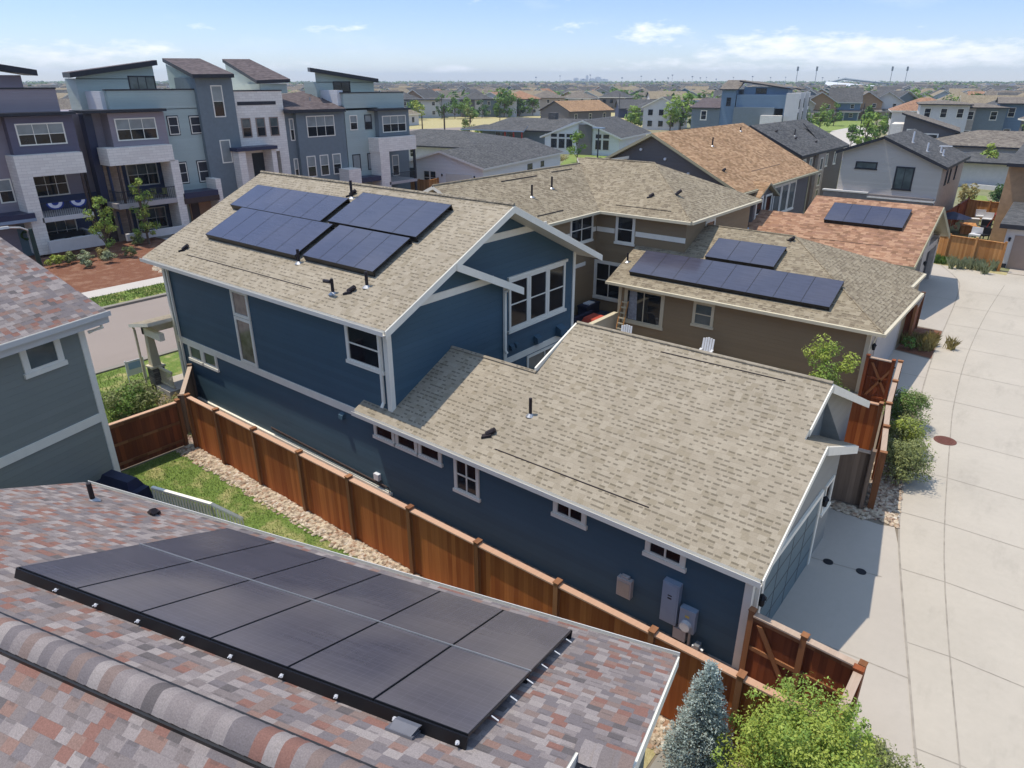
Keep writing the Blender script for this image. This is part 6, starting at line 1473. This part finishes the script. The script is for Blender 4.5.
for lb, a, b in (('low white garden wall on the near side of the small bright lawn', (960, 207), (992, 209)), ('long white garden wall on the far side of the small bright lawn', (962, 187), (1000, 191))):
    p, q = at(*a), at(*b); u = (q - p).normalized(); n = u.cross(UP); m = MB(); m.obox(p, u, n, UP, (0, (q - p).length), (-.15, .15), (0, .5)); tag(m.build('garden_wall', 'white_wall', None, p), lb, 'wall')
tree('small_tree', 'small yellow-green tree before the low white garage', *at(980, 186)[:2], 5.0, 1.5, 'leaf_yellow', 900, .2, 16, .25, mat2='leaf_bright')
bush('garden_shrub', 'yellow flowering shrub by the white garage corner', 'shrub', *at(1000, 183)[:2], 1.4, 1.2, 'leaf_yellow', 500, .12, 10)
bush('garden_shrub', 'dark green shrub beside the tan house wall', 'shrub', *at(998, 206)[:2], 2.2, 1.4, 'leaf_dark', 700, .14, 12)
bush('garden_shrub', 'brownish shrub at the rear corner of the pale grey house', 'shrub', *at(962, 208)[:2], 2.4, 1.3, 'leaf_dry', 600, .14, 12)
tree('small_tree', 'green tree at the right edge behind the white-and-taupe house', *at(1022, 160)[:2], 6, 2, 'leaf_bright', 600, .28, 14, .25)

# ================================================================== MIDDLE DISTANCE
def region(name, mat, pix, z=.03): sheet(name, mat, [at(*q)[:2] for q in pix], z)
region('dry_field', 'drygrass', [(400, 145), (480, 143), (560, 134), (650, 126), (650, 111), (560, 113), (400, 120)], .04)
region('field_path', 'asphalt', [(400, 130), (470, 127), (560, 117), (560, 118.5), (470, 129.5), (400, 133)], .05)
region('park_lawn', 'parklawn', [(786, 134), (830, 133), (872, 128), (876, 119), (800, 121), (784, 124)], .05)
region('cul_de_sac', 'sidewalk', [(822, 141), (838, 150), (866, 149), (876, 130), (858, 126), (832, 131)], .06)
region('clubhouse_lawn', 'parklawn', [(560, 165), (640, 168), (640, 152), (575, 150)], .04)
# row of pale modern houses beyond the dry field
row = [(420, 118, 15, 'white_wall', 'slate_siding', 'flat', 'pale grey flat-roofed modern house at the left of the row beyond the field'), (452, 116.5, 15, 'white_siding', 'white_wall', 'flat', 'light grey house with a big white framed opening beyond the field'),
       (478, 117, 12, 'white_wall', 'darkgrey_siding', 'hip', 'white house with a dark accent bay beyond the field'), (500, 117, 12, 'white_siding', 'slate_siding', 'flat', 'pale flat-roofed house with a slate bay in the middle of the row beyond the field'),
       (523, 116, 13, 'white_wall', 'tan_wall', 'hip', 'cream hip-roofed house with an orange-brown roof beyond the field'), (548, 114, 13, 'beige_wall', None, 'hip', 'beige house at the right end of the row beyond the field'),
       (600, 109, 14, 'white_wall', 'beige_wall', 'gable_y', 'cream house with twin front gables beyond the orange-roofed one'), (640, 107.5, 13, 'lightgrey_siding', 'slate_siding', 'gable_y', 'grey house with a steep white gable behind the trees')]
for i, (u, v, w, wl, ac, kd, lb) in enumerate(row):
    q = at(u, v); modern('modern_house', lb, q.x, q.y, w, 13, 6.0, 38 + rnd.uniform(-6, 10), wl, 'rust_shingle' if i in (4,) else ('brown_shingle' if i % 2 else 'dark_shingle'), kd, .4, ac, .4, 3, 'houses beyond the dry field', trimc='white_wall' if i in (6, 7, 1) else 'dark_trim')
for u, v, k, wl, rf, lb in ((655, 121, 'hip', 'slate_siding', 'dark_shingle', 'dark blue-grey low house behind the bright trees'), (690, 116, 'gable_x', 'beige_wall', 'tan_shingle_fine', 'tan-roofed low house with dark solar panels left of the steel blue row'), (668, 113, 'gable_x', 'white_wall', 'tan_shingle_fine', 'pale house under a wide tan roof behind the bright trees'), (640, 118, 'gable_x', 'navy_siding', 'dark_shingle', 'navy low house beside the orange-roofed one')):
    q = at(u, v); H = modern('modern_house', lb, q.x, q.y, 15, 12, 3.2 if v > 114 else 5.4, 38, wl, rf, k, .42, None, .3, 2, floors=1)
    if 'solar' in lb:
        F = Fr(38, q.x, q.y)
        for x in (-6, 0): solar_array(H, F((x, 1.0, 3.2 + .42 * 2.0 + .05)), F.d((1, 0, 0)), F.d((0, 1, .42)).normalized(), 3, 1, 1.5, 3.0)
park = [(795, 123, 'beige_wall', 'brown_shingle', 'tan gabled cottage at the left of the green park'), (818, 121, 'tan_wall', 'dark_shingle', 'yellow-cream cottage with a porch behind the green park'), (842, 120.5, 'townblue_siding', 'dark_shingle', 'blue gabled cottage behind the green park'), (864, 119, 'tan_wall', 'brown_shingle', 'sandy cottage right of the blue one behind the park'), (884, 119, 'white_wall', 'dark_shingle', 'white cottage with a dark steep roof at the right of the park')]
for u, v, wl, rf, lb in park:
    q = at(u, v); H = modern('cottage', lb, q.x, q.y, 9.5, 13, 5.6, 18, wl, rf, 'gable_y' if u != 842 else 'gable_x', .62, None, .3, 2, 'cottages round the green park', trimc='white_wall')
    F = Fr(18, q.x, q.y); r = MB(F); r.slab([(-5, -2.6, 2.7), (5, -2.6, 2.7), (5, 0, 3.3), (-5, 0, 3.3)], .15); r.build('porch_roof', [rf, 'white_wall'], H)
    for x in (-4.5, 0, 4.3): m = MB(F); m.box(x, x + .2, -2.4, -2.2, 0, 2.6); m.build('porch_post', 'white_wall', H)
# trees in the middle distance
MT = [(471, 138, 6.5, 2.2, 'leaf_olive', 'young olive tree in front of the clubhouse porch'), (577, 163, 4.6, 1.6, 'leaf_bright', 'small bright tree by the dark clubhouse pier'), (480, 143, 3, 1.8, 'leaf_yellow', 'yellow-green bushy tree beside the red porch frame'), (503, 141, 2.8, 1.6, 'leaf_yellow', 'low yellow-green tree right of the red porch frame'),
      (632, 129, 5.5, 3.2, 'leaf_bright', 'spreading bright tree behind the brown-orange ridge, leftmost of three'), (664, 129, 6.5, 3.0, 'leaf_bright', 'bright tree behind the brown-orange ridge, middle of three'), (680, 130, 9.0, 4.2, 'leaf_bright', 'tallest bright tree beside the steel blue townhouse row'),
      (804, 131, 5.5, 1.9, 'leaf_mid', 'round park tree nearest the steel blue row'), (819, 131.5, 7, 2.2, 'leaf_bright', 'bright park tree at the middle of the lawn'), (833, 126, 6.5, 2.4, 'leaf_mid', 'mid-green park tree before the blue cottage'),
      (850, 149, 4.5, 1.7, 'leaf_mid', 'small tree at the left edge of the round paved street'), (862, 152, 7, 2.3, 'leaf_bright', 'tall bright tree behind the pale grey house roof'), (872, 146, 6, 2.2, 'leaf_bright', 'bright tree right of the round paved street'), (866, 131, 6, 2.2, 'leaf_dark', 'dark tree at the far side of the round paved street'), (884, 133, 5, 1.8, 'leaf_mid', 'mid-green tree before the white cottage'), (905, 141, 4, 1.6, 'leaf_mid', 'small green tree by the charcoal house'),
      (415, 120, 6, 3.2, 'leaf_yellow', 'yellow-green tree at the left end of the far houses'), (442, 119, 8, 2.3, 'leaf_dark', 'dark slim tree before the grey house beyond the field'), (455, 119, 7, 3, 'leaf_mid', 'mid-green tree between two pale houses beyond the field'), (468, 118.5, 6.5, 3.2, 'leaf_bright', 'bright tree at the field edge before the white house'), (482, 118, 6, 2.8, 'leaf_dark', 'dark tree at the field edge before the slate bay'), (504, 117.5, 9, 5, 'leaf_mid', 'large green tree at the right of the pale houses'), (520, 116.5, 6, 3, 'leaf_dark', 'dark tree beside the cream hip-roofed house'), (533, 116, 6, 3, 'leaf_mid', 'green tree before the beige house'), (555, 112, 7, 4, 'leaf_dark', 'dark green tree behind the dry field'), (615, 107, 8, 6, 'leaf_mid', 'broad green tree before the twin-gabled house'), (622, 106, 7, 5, 'leaf_dark', 'dark broad tree right of the twin-gabled house')]
for u, v, h, r, mt, lb in MT: q = at(u, v); tree('park_tree', lb, q.x, q.y, h, r, mt, 520, .16 * r, 16, .2, 'trees in the middle distance', mat2='leaf_mid')
for i, (u, lb) in enumerate(((560, 'rounded dry shrub at the left of the clubhouse front'), (592, 'green hedge shrub before the clubhouse windows'), (608, 'yellow-green shrub at the right of the clubhouse front'))):
    q = at(u, 166 + i); bush('bed_shrub', lb, 'shrub', q.x, q.y, 1.4, 1.8, ('leaf_dry', 'leaf_mid', 'leaf_yellow')[i], 500, .16, 10, 'shrubs in front of the clubhouse', False)
# lamp posts and poles
def pole(u, v, h, lb, head=False, r=.09, mt='dark_trim'):
    q = at(u, v); H = thing('lamp_post' if head else 'utility_pole', lb, 'lamp post' if head else 'pole', q, None)
    m = MB(); m.tube([q, q + UP * h], [r, r * .7], 0, 8, True); m.build('pole', mt, H)
    if head: m = MB(); m.box(q.x - .9, q.x + .9, q.y - .35, q.y + .35, h, h + .18); m.build('lamp_head', 'greybox', H)
pole(597, 168, 5.6, 'dark lamp post with a flat pale head in front of the clubhouse', True, .12)
pole(423, 141, 5.2, 'thin brown pole in the dry field, left of two', False, .16, 'darkwood'); pole(445, 140.5, 7.0, 'thick brown pole in the dry field, right of two', False, .2, 'darkwood'); pole(500, 130, 5.0, 'thin pole at the right end of the dry field', False, .12); pole(519, 128, 5.0, 'thin pole before the parked cars', False, .12); pole(618, 128, 9, 'slim grey pole behind the clubhouse roof', False, .1)
pole(857, 146, 8, 'slim dark pole by the round paved street', False, .12)
def car(u, v, rot, mt, lb):
    q = at(u, v); F = Fr(rot, q.x, q.y); H = thing('parked_car', lb, 'car', q)
    m = MB(F); m.hexa([(-2.2, -.85, .3), (2.2, -.85, .3), (2.2, .85, .3), (-2.2, .85, .3), (-2.15, -.82, .95), (2.1, -.82, .85), (2.1, .82, .85), (-2.15, .82, .95)]); m.hexa([(-1.7, -.78, .93), (1.0, -.78, .88), (1.0, .78, .88), (-1.7, .78, .93), (-1.2, -.65, 1.5), (.3, -.65, 1.5), (.3, .65, 1.5), (-1.2, .65, 1.5)], 1)
    m.build('body', [mt, 'glass'], H)
    for x in (-1.4, 1.4):
        for y in (-.86, .7): m = MB(F); m.tube([(x, y, .33), (x, y + .16, .33)], .33, 0, 12); m.build('wheel', 'black', H)
car(852, 132, 100, 'carpaint', 'dark car parked at the round paved street'); car(513, 124, 30, 'carwhite', 'silver car parked beyond the dry field, left one'); car(528, 122.5, 30, 'carpaint', 'dark car parked beyond the dry field, right one'); car(545, 121.5, 40, 'carwhite', 'white van-like car parked beyond the dry field, far right')

# ================================================================== FAR SUBURB
FWD = math.atan2(math.sin(math.pi / 2 - (math.pi / 2 - YAW)) * 0 + .7809, -.6247)   # heading of the view in plan
def polar(d, az):  # az to the right of the view
    a = FWD - az; return Vector((math.cos(a) * d, math.sin(a) * d, 0))
def px_pt(u, d):
    a = math.atan((u - 512) / 757.0); return polar(d / math.cos(a), a)
walls = [('lightgrey_siding', 'light grey'), ('white_wall', 'white'), ('beige_wall', 'beige'), ('slate_siding', 'slate'), ('tan_wall', 'sandy'), ('townblue_siding', 'blue-grey'), ('darkgrey_siding', 'dark grey')]
roofs = [('dark_shingle', 'charcoal'), ('brown_shingle', 'dark brown'), ('tan_shingle_fine', 'tan'), ('rust_shingle', 'rust')]
def far_shape(m, F, w, d, h, k, kind, mw, mr, mg, md):
    """a small two-storey house into mesh m"""
    m.box(-w / 2, w / 2, -d / 2, d / 2, 0, h, mw) if F is None else None
def far_house_mesh(m, x, y, rot, w, d, h, k, kind, sl):
    F = Fr(rot, x, y); m.fr = F; mw, mr, mg, mt = sl
    for q in (((-1, -1), (1, -1)), ((1, -1), (1, 1)), ((1, 1), (-1, 1)), ((-1, 1), (-1, -1))):
        a, b = [(c[0] * w / 2, c[1] * d / 2) for c in q]; m.face([(a[0], a[1], 0), (b[0], b[1], 0), (b[0], b[1], h), (a[0], a[1], h)], mw)
    o = .5; a, b, c, e = -w / 2 - o, w / 2 + o, -d / 2 - o, d / 2 + o
    if kind == 0:
        zr = h + k * b
        m.slab([(b, c, h), (b, e, h), (0, e, zr), (0, c, zr)], .25, mr, mt); m.slab([(a, e, h), (a, c, h), (0, c, zr), (0, e, zr)], .25, mr, mt)
        for yy in (-d / 2 + .02, d / 2 - .02): m.face([(-w / 2, yy, h), (w / 2, yy, h), (0, yy, zr - .3)], mw)
    else:
        s = min(b, e); zr = h + k * s; P, Q = ((0, c + s, zr), (0, e - s, zr)) if d >= w else ((a + s, 0, zr), (b - s, 0, zr))
        if d >= w: L = [[(a, c, h), (b, c, h), P], [(b, c, h), (b, e, h), Q, P], [(b, e, h), (a, e, h), Q], [(a, e, h), (a, c, h), P, Q]]
        else: L = [[(a, c, h), (b, c, h), Q, P], [(b, c, h), (b, e, h), Q], [(b, e, h), (a, e, h), P, Q], [(a, e, h), (a, c, h), P]]
        for q in L: m.slab(q, .25, mr, mt)
    for zf in (.9, 3.7):
        if zf + 1.4 > h: continue
        for i in (-1, 0, 1):
            xx = i * w * .3
            for yy, s in ((-d / 2 - .06, 1), (d / 2 + .06, -1)): m.box(xx - .6, xx + .6, yy - .05, yy + .05, zf, zf + 1.4, mg)
        for i in (-1, 1):
            yy = i * d * .25
            for xx in (-w / 2 - .06, w / 2 + .06): m.box(xx - .05, xx + .05, yy - .5, yy + .5, zf, zf + 1.4, mg)
# keep-out: the fields, parks and the houses already placed
keep = [at(440, 130), at(500, 128), at(560, 121), at(620, 118)]
blocked = [(Vector((o.location.x, o.location.y, 0)), 13) for o in bpy.data.objects if o.parent is None and o.get('category') in ('house', 'cottage', 'clubhouse', 'townhouse') and o.location.length > 100]
blocked += [(at(660, 122), 24), (at(655, 116), 24), (px_pt(861, 900), 75), (px_pt(861, 800), 45), (at(835, 126), 38), (at(845, 140), 22), (at(820, 128), 25), (at(860, 122), 20)]
def inpoly(p, poly):
    r = False
    for i in range(len(poly)):
        a, b = poly[i], poly[(i + 1) % len(poly)]
        if (a.y > p.y) != (b.y > p.y) and p.x < (b.x - a.x) * (p.y - a.y) / (b.y - a.y) + a.x: r = not r
    return r
FIELD = [at(395, 150), at(640, 150), at(660, 125), at(655, 112), at(560, 112.5), at(395, 117)]
cand = []
for gi in range(-60, 61):
    for gj in range(-60, 61):
        x = gi * 15.5 + rnd.uniform(-1.2, 1.2); y = gj * 34 + (17 if False else 0)
        for side in (0, 1):
            p = Vector((x, y + side * 15 + rnd.uniform(-1, 1), 0)); c, s = math.cos(R(14)), math.sin(R(14)); p = Vector((c * p.x - s * p.y, s * p.x + c * p.y, 0))
            d = p.length; az = math.atan2(-(p.x * -math.sin(FWD) + p.y * math.cos(FWD)), p.x * math.cos(FWD) + p.y * math.sin(FWD))
            if 150 < d < 900 and abs(az) < R(38): cand.append((d, az, p, side))
cand.sort(key=lambda q: q[0])
def free(p):
    return not inpoly(p, FIELD) and all((p - b).length > r for b, r in blocked)
near, farther = [], []
for d, az, p, side in cand:
    if not free(p): continue
    if d < 175 and az > -.05 and az < .62: continue
    if az < -.1 and d < 190: continue
    (near if len(near) < 235 else farther).append((d, az, p, side))
for d, az, p, side in near:
    wl = walls[rnd.choice((0, 1, 1, 1, 2, 3, 4, 5, 6))]; rf = roofs[rnd.choice((0, 0, 0, 1, 1, 2, 2, 3))]; kd = rnd.choice((0, 0, 1)); h = rnd.choice((5.4, 5.7, 6.0, 3.2))
    m = MB(); rot = 14 + (90 if rnd.random() < .3 else 0) + rnd.gauss(0, 2)
    far_house_mesh(m, p.x, p.y, rot, rnd.uniform(9, 12), rnd.uniform(10, 14), h, rnd.uniform(.4, .6), kd, (0, 1, 2, 3))
    o = m.build('distant_house', [wl[0], rf[0], 'glass', 'trim'], None, p)
    tag(o, 'distant %s %s house with a %s %s roof' % ('two-storey' if h > 4 else 'single-storey', wl[1], rf[1], ('gable', 'hip')[kd]), 'house', 'distant houses of the suburb')
# beyond: too many and too small to tell apart, built as one mass
names = ['lightgrey_siding', 'white_wall', 'beige_wall', 'slate_siding', 'dark_shingle', 'brown_shingle', 'tan_shingle_fine', 'rust_shingle', 'glass', 'trim']
m = MB(); n = 0
for d, az, p, side in farther:
    far_house_mesh(m, p.x, p.y, 14 + (90 if rnd.random() < .3 else 0), rnd.uniform(9, 12), rnd.uniform(10, 14), rnd.choice((5.4, 5.8, 6.2)), rnd.uniform(.4, .6), rnd.choice((0, 0, 1)), (rnd.randrange(4), 4 + rnd.choice((0, 0, 0, 0, 1, 1, 2)), 8, 9)); n += 1
for _ in range(2600):
    d = 850 + 2600 * rnd.random() ** 1.6; az = rnd.uniform(-.68, .68); p = polar(d, az)
    if not free(p): continue
    s = 1 + d / 2500
    F = Fr(14 + rnd.choice((0, 90)), p.x, p.y); m.fr = F; w, dd, h = rnd.uniform(9, 18) * s, rnd.uniform(10, 16) * s, rnd.uniform(4, 7); zr = h + rnd.uniform(1.5, 4); a, b = rnd.choice((0, 1, 1, 2, 3)), 4 + rnd.choice((0, 0, 0, 1, 1, 2))
    m.box(-w / 2, w / 2, -dd / 2, dd / 2, 0, h, a); m.face([(w / 2, -dd / 2, h), (w / 2, dd / 2, h), (0, dd / 2, zr), (0, -dd / 2, zr)], b); m.face([(-w / 2, dd / 2, h), (-w / 2, -dd / 2, h), (0, -dd / 2, zr), (0, dd / 2, zr)], b)
    m.face([(-w / 2, -dd / 2, h), (w / 2, -dd / 2, h), (0, -dd / 2, zr)], a)
o = m.build('far_suburb', names); o['kind'] = 'stuff'
# trees between the far houses
cnt = 0
for d, az, p, side in near + farther[:60]:
    if rnd.random() < .62 and cnt < 150:
        q = p + Vector((rnd.uniform(-9, 9), rnd.choice((-9, 9)) + rnd.gauss(0, 1), 0))
        if not free(q): continue
        mt, lb = rnd.choice((('leaf_mid', 'mid-green'), ('leaf_dark', 'dark green'), ('leaf_bright', 'bright green')))
        m = MB(); h, r = rnd.uniform(5.5, 9), rnd.uniform(2.4, 4.2)
        m.tube([q, q + UP * h * .5], [.18, .1], 1, 5, True)
        for _ in range(7): leaves(m, q + Vector((rnd.gauss(0, r * .4), rnd.gauss(0, r * .4), h * rnd.uniform(.4, .85))), r * .55, 30, .5)
        tag(m.build('distant_tree', [mt, 'bark'], None, q), 'small distant %s tree between the far houses' % lb, 'tree', 'distant trees of the suburb'); cnt += 1
m = MB()
for _ in range(5200):
    d = 300 + 2900 * rnd.random() ** 1.4; az = rnd.uniform(-.68, .68); p = polar(d, az)
    if inpoly(p, FIELD): continue
    h, r = rnd.uniform(5, 10) * (1 + d / 4000), rnd.uniform(2.5, 5) * (1 + d / 1400)
    leaves(m, p + UP * h * .5, r, 20, 1.1 * (1 + d / 900), rnd.randrange(2), .7 * h / r * .5)
o = m.build('far_treeline', ['leaf_dark', 'leaf_mid']); o['kind'] = 'stuff'
# stadium with light towers
D = 900; c = px_pt(861, D); H = thing('stadium', 'distant stadium with white sloping stand roofs', 'stadium', c)
F = Fr(math.degrees(FWD) - 90 - 24, c.x, c.y)
m = MB(F); m.box(-36, 36, -20, 40, 0, 7); m.build('stand', 'slate_siding', H)
m = MB(F); m.slab([(-40, -24, 5), (20, -26, 1.5), (22, -8, 7), (-38, -6, 12)], 1.0, 0, 0); m.build('white_roof', 'white_plastic', H)
m = MB(F); m.slab([(-18, 0, 14.5), (36, 0, 9.5), (36, 30, 9.5), (-18, 30, 16)], 1.2, 0, 0); m.slab([(-40, 0, 10), (-17, 0, 15), (-17, 30, 16.5), (-40, 30, 10)], 1.2, 0, 0); m.build('dark_roof', 'slate_siding', H)
for i, u in enumerate((796, 815, 890, 905)):
    q = px_pt(u, D - 30); H = thing('floodlight_tower', ('stadium floodlight tower, leftmost of four', 'stadium floodlight tower, second from the left', 'stadium floodlight tower just right of the white stand roofs', 'stadium floodlight tower, rightmost of four')[i], 'light tower', q)
    m = MB(); m.tube([q, q + UP * 24], [.5, .3], 0, 6, True); m.build('mast', 'metal', H)
    Ft = Fr(math.degrees(FWD) - 90, q.x, q.y); m = MB(Ft); m.box(-1.0, 1.0, -.3, .3, 23, 27.5); m.build('lamp_bank', 'slate_siding', H)
for i, u in enumerate((536, 560, 583, 590, 604, 622, 641, 655, 668, 672, 683, 692, 700, 706, 716, 733, 752, 770, 785, 822, 838)):
    q = px_pt(u, rnd.uniform(450, 720)); m = MB(); h = rnd.uniform(13, 16); m.tube([q, q + UP * h], [.09, .07], 0, 6, True); m.box(q.x - .4, q.x + .4, q.y - .4, q.y + .4, h - .2, h + .3)
    tag(m.build('distant_light_pole', 'greybox', None, q), 'thin distant light pole rising above the far roofs on the skyline', 'light pole', 'light poles on the skyline')
# city towers far off
sky = [(568, 32, 40), (576, 50, 24), (583, 42, 30), (587, 72, 12), (592, 46, 30), (598, 58, 30), (604, 40, 40)]
for u, h, w in sky:
    q = px_pt(u, 4300); m = MB(Fr(20, q.x, q.y)); h = h * .62; m.box(-w / 2, w / 2, -w / 2, w / 2, 0, h * .9); m.box(-w / 3, w / 3, -w / 3, w / 3, h * .9, h)
    tag(m.build('skyline_tower', 'white_wall', None, q), 'pale hazy tower of the far-off city skyline', 'tower', 'far-off city towers')

# ================================================================== AIR, SKY, SUN, CAMERA
ZT = 80.0
m = MB(); m.box(-5300, 5300, -5300, 5300, -1.0, ZT)
hz = m.build('haze', []); hz['kind'] = 'stuff'
hm = bpy.data.materials.new('haze_air'); hm.use_nodes = True; nt = hm.node_tree
for nd in list(nt.nodes):
    if nd.type == 'BSDF_PRINCIPLED': nt.nodes.remove(nd)
pv = nt.nodes.new('ShaderNodeVolumePrincipled'); pv.inputs['Color'].default_value = (.80, .90, 1.0, 1); pv.inputs['Density'].default_value = HAZE; pv.inputs['Anisotropy'].default_value = 0
nt.links.new(pv.outputs[0], nt.nodes['Material Output'].inputs['Volume'])
hz.data.materials.clear(); hz.data.materials.append(hm)

SUNV = Vector((-.345, -.125, 1)).normalized(); EL = math.asin(SUNV.z); AZ = math.atan2(SUNV.x, SUNV.y)
w = bpy.data.worlds.new('World'); sc.world = w; w.use_nodes = True; nt = w.node_tree
bg = nt.nodes['Background']
def nn(kind, **kw):
    nd = nt.nodes.new(kind)
    for k, v in kw.items(): setattr(nd, k, v)
    return nd
def L(a, b): nt.links.new(a, b)
def mth(op, a, b=None):
    nd = nn('ShaderNodeMath', operation=op)
    for i, q in enumerate((a, b)):
        if q is None: continue
        if isinstance(q, (int, float)): nd.inputs[i].default_value = q
        else: L(q, nd.inputs[i])
    return nd.outputs[0]
st = nn('ShaderNodeTexSky', sky_type='NISHITA', sun_disc=False, sun_elevation=EL, sun_rotation=AZ, altitude=1600, air_density=1.0, dust_density=.4, ozone_density=.7)
tc = nn('ShaderNodeTexCoord'); sp = nn('ShaderNodeSeparateXYZ'); L(tc.outputs['Generated'], sp.inputs[0])
cf, sf = math.cos(FWD), math.sin(FWD)
fx = mth('ADD', mth('MULTIPLY', sp.outputs[0], cf), mth('MULTIPLY', sp.outputs[1], sf)); rx = mth('SUBTRACT', mth('MULTIPLY', sp.outputs[0], sf), mth('MULTIPLY', sp.outputs[1], cf))
az = mth('ARCTAN2', rx, fx); el = mth('ARCSINE', sp.outputs[2])
cv = nn('ShaderNodeCombineXYZ'); L(mth('MULTIPLY', az, 1.0), cv.inputs[0]); L(mth('MULTIPLY', el, 3.2), cv.inputs[1])
def wn(scale, detail, rough):
    n_ = nn('ShaderNodeTexNoise'); L(cv.outputs[0], n_.inputs['Vector']); n_.inputs['Scale'].default_value = scale; n_.inputs['Detail'].default_value = detail; n_.inputs['Roughness'].default_value = rough; return n_.outputs['Fac']
n1, n2 = wn(34, 8, .62), wn(5, 5, .6)
def blob(u, v, su, sv, amp):
    a0 = math.atan((u - 512) / 757); e0 = (81 - v) / 757; q = mth('ADD', mth('POWER', mth('DIVIDE', mth('SUBTRACT', az, a0), su / 757), 2), mth('POWER', mth('DIVIDE', mth('SUBTRACT', el, e0), sv / 757), 2))
    return mth('MULTIPLY', mth('POWER', 2.718, mth('MULTIPLY', q, -1)), amp)
tot = None
for b in ((60, 62, 75, 14, .9), (160, 54, 26, 7, .8), (215, 35, 14, 5, .6), (345, 35, 34, 5, .7), (445, 70, 36, 5, .7), (290, 66, 30, 8, .6), (650, 38, 34, 11, 1.0), (560, 32, 40, 8, .55), (770, 48, 60, 10, .95), (860, 55, 90, 11, 1.0), (960, 62, 90, 10, .95), (1000, 12, 30, 5, .7), (640, 70, 200, 7, .45), (150, 8, 100, 8, .4), (520, 6, 120, 10, .4), (700, 62, 80, 8, .5)):
    q = blob(*b); tot = q if tot is None else mth('ADD', tot, q)
cl = mth('MULTIPLY', mth('SUBTRACT', mth('ADD', mth('MULTIPLY', mth('MINIMUM', tot, 1.05), .5), mth('MULTIPLY', n1, 1.25)), .86), 2.3)
cl = mth('ADD', mth('MAXIMUM', cl, 0), mth('MULTIPLY', mth('MAXIMUM', mth('SUBTRACT', n2, .55), 0), 1.0))
cl = mth('MINIMUM', cl, .92)
up_ = nn('ShaderNodeMapRange'); L(el, up_.inputs[0]); up_.inputs[1].default_value = .5; up_.inputs[2].default_value = .25; 
cl = mth('MULTIPLY', cl, up_.outputs[0])
mx = nn('ShaderNodeMix', data_type='RGBA'); L(cl, mx.inputs[0]); 
gr = nn('ShaderNodeValToRGB'); L(mth('DIVIDE', el, math.pi / 2), gr.inputs[0])
for e_, (p_, c_) in zip([gr.color_ramp.elements[0], gr.color_ramp.elements[1], gr.color_ramp.elements.new(.12)], ((0, (.53, .55, .66, 1)), (.45, (.92, 1, .90, 1)), (.12, (.46, .52, .72, 1)))): e_.position = p_; e_.color = c_
mg = nn('ShaderNodeMix', data_type='RGBA', blend_type='MULTIPLY'); mg.inputs[0].default_value = 1; L(st.outputs[0], mg.inputs[6]); L(gr.outputs[0], mg.inputs[7]); L(mg.outputs[2], mx.inputs[6]); mx.inputs[7].default_value = CLOUD
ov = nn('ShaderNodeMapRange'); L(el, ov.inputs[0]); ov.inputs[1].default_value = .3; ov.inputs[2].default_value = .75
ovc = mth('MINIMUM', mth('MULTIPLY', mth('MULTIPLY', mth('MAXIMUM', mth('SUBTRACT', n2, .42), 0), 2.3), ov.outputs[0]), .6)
mo = nn('ShaderNodeMix', data_type='RGBA'); L(ovc, mo.inputs[0]); L(mx.outputs[2], mo.inputs[6]); mo.inputs[7].default_value = (6.5, 8.5, 10.4, 1)  # bright cloud layer overhead, out of view, added to lift the shaded sides
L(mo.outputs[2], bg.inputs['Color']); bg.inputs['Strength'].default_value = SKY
sun = bpy.data.lights.new('sun', 'SUN'); sun.energy = SUN; sun.angle = R(.53); sun.color = (1, .93, .83)
so = bpy.data.objects.new('sun', sun); col.objects.link(so); so.rotation_euler = SUNV.to_track_quat('Z', 'Y').to_euler(); so.location = (0, 0, 60)
cam = bpy.data.cameras.new('camera'); co = bpy.data.objects.new('camera', cam); col.objects.link(co)
cam.sensor_width = 36; cam.lens = FPX / 1024 * 36; cam.clip_end = 20000; cam.clip_start = .1
co.location = (0, 0, CH); co.rotation_euler = (math.pi / 2 - PIT, 0, FWD - math.pi / 2)
sc.camera = co
sc.view_settings.view_transform = 'Standard'; sc.view_settings.look = 'None'; sc.view_settings.gamma = 1; sc.view_settings.exposure = EXPO; sc.view_settings.use_curve_mapping = False
sc.render.engine = 'CYCLES'
sc.cycles.max_bounces = 6; sc.cycles.diffuse_bounces = 3; sc.cycles.glossy_bounces = 3; sc.cycles.transmission_bounces = 2; sc.cycles.volume_bounces = 0; sc.cycles.transparent_max_bounces = 4
sc.cycles.use_denoising = True
sc.cycles.volume_step_rate = 10
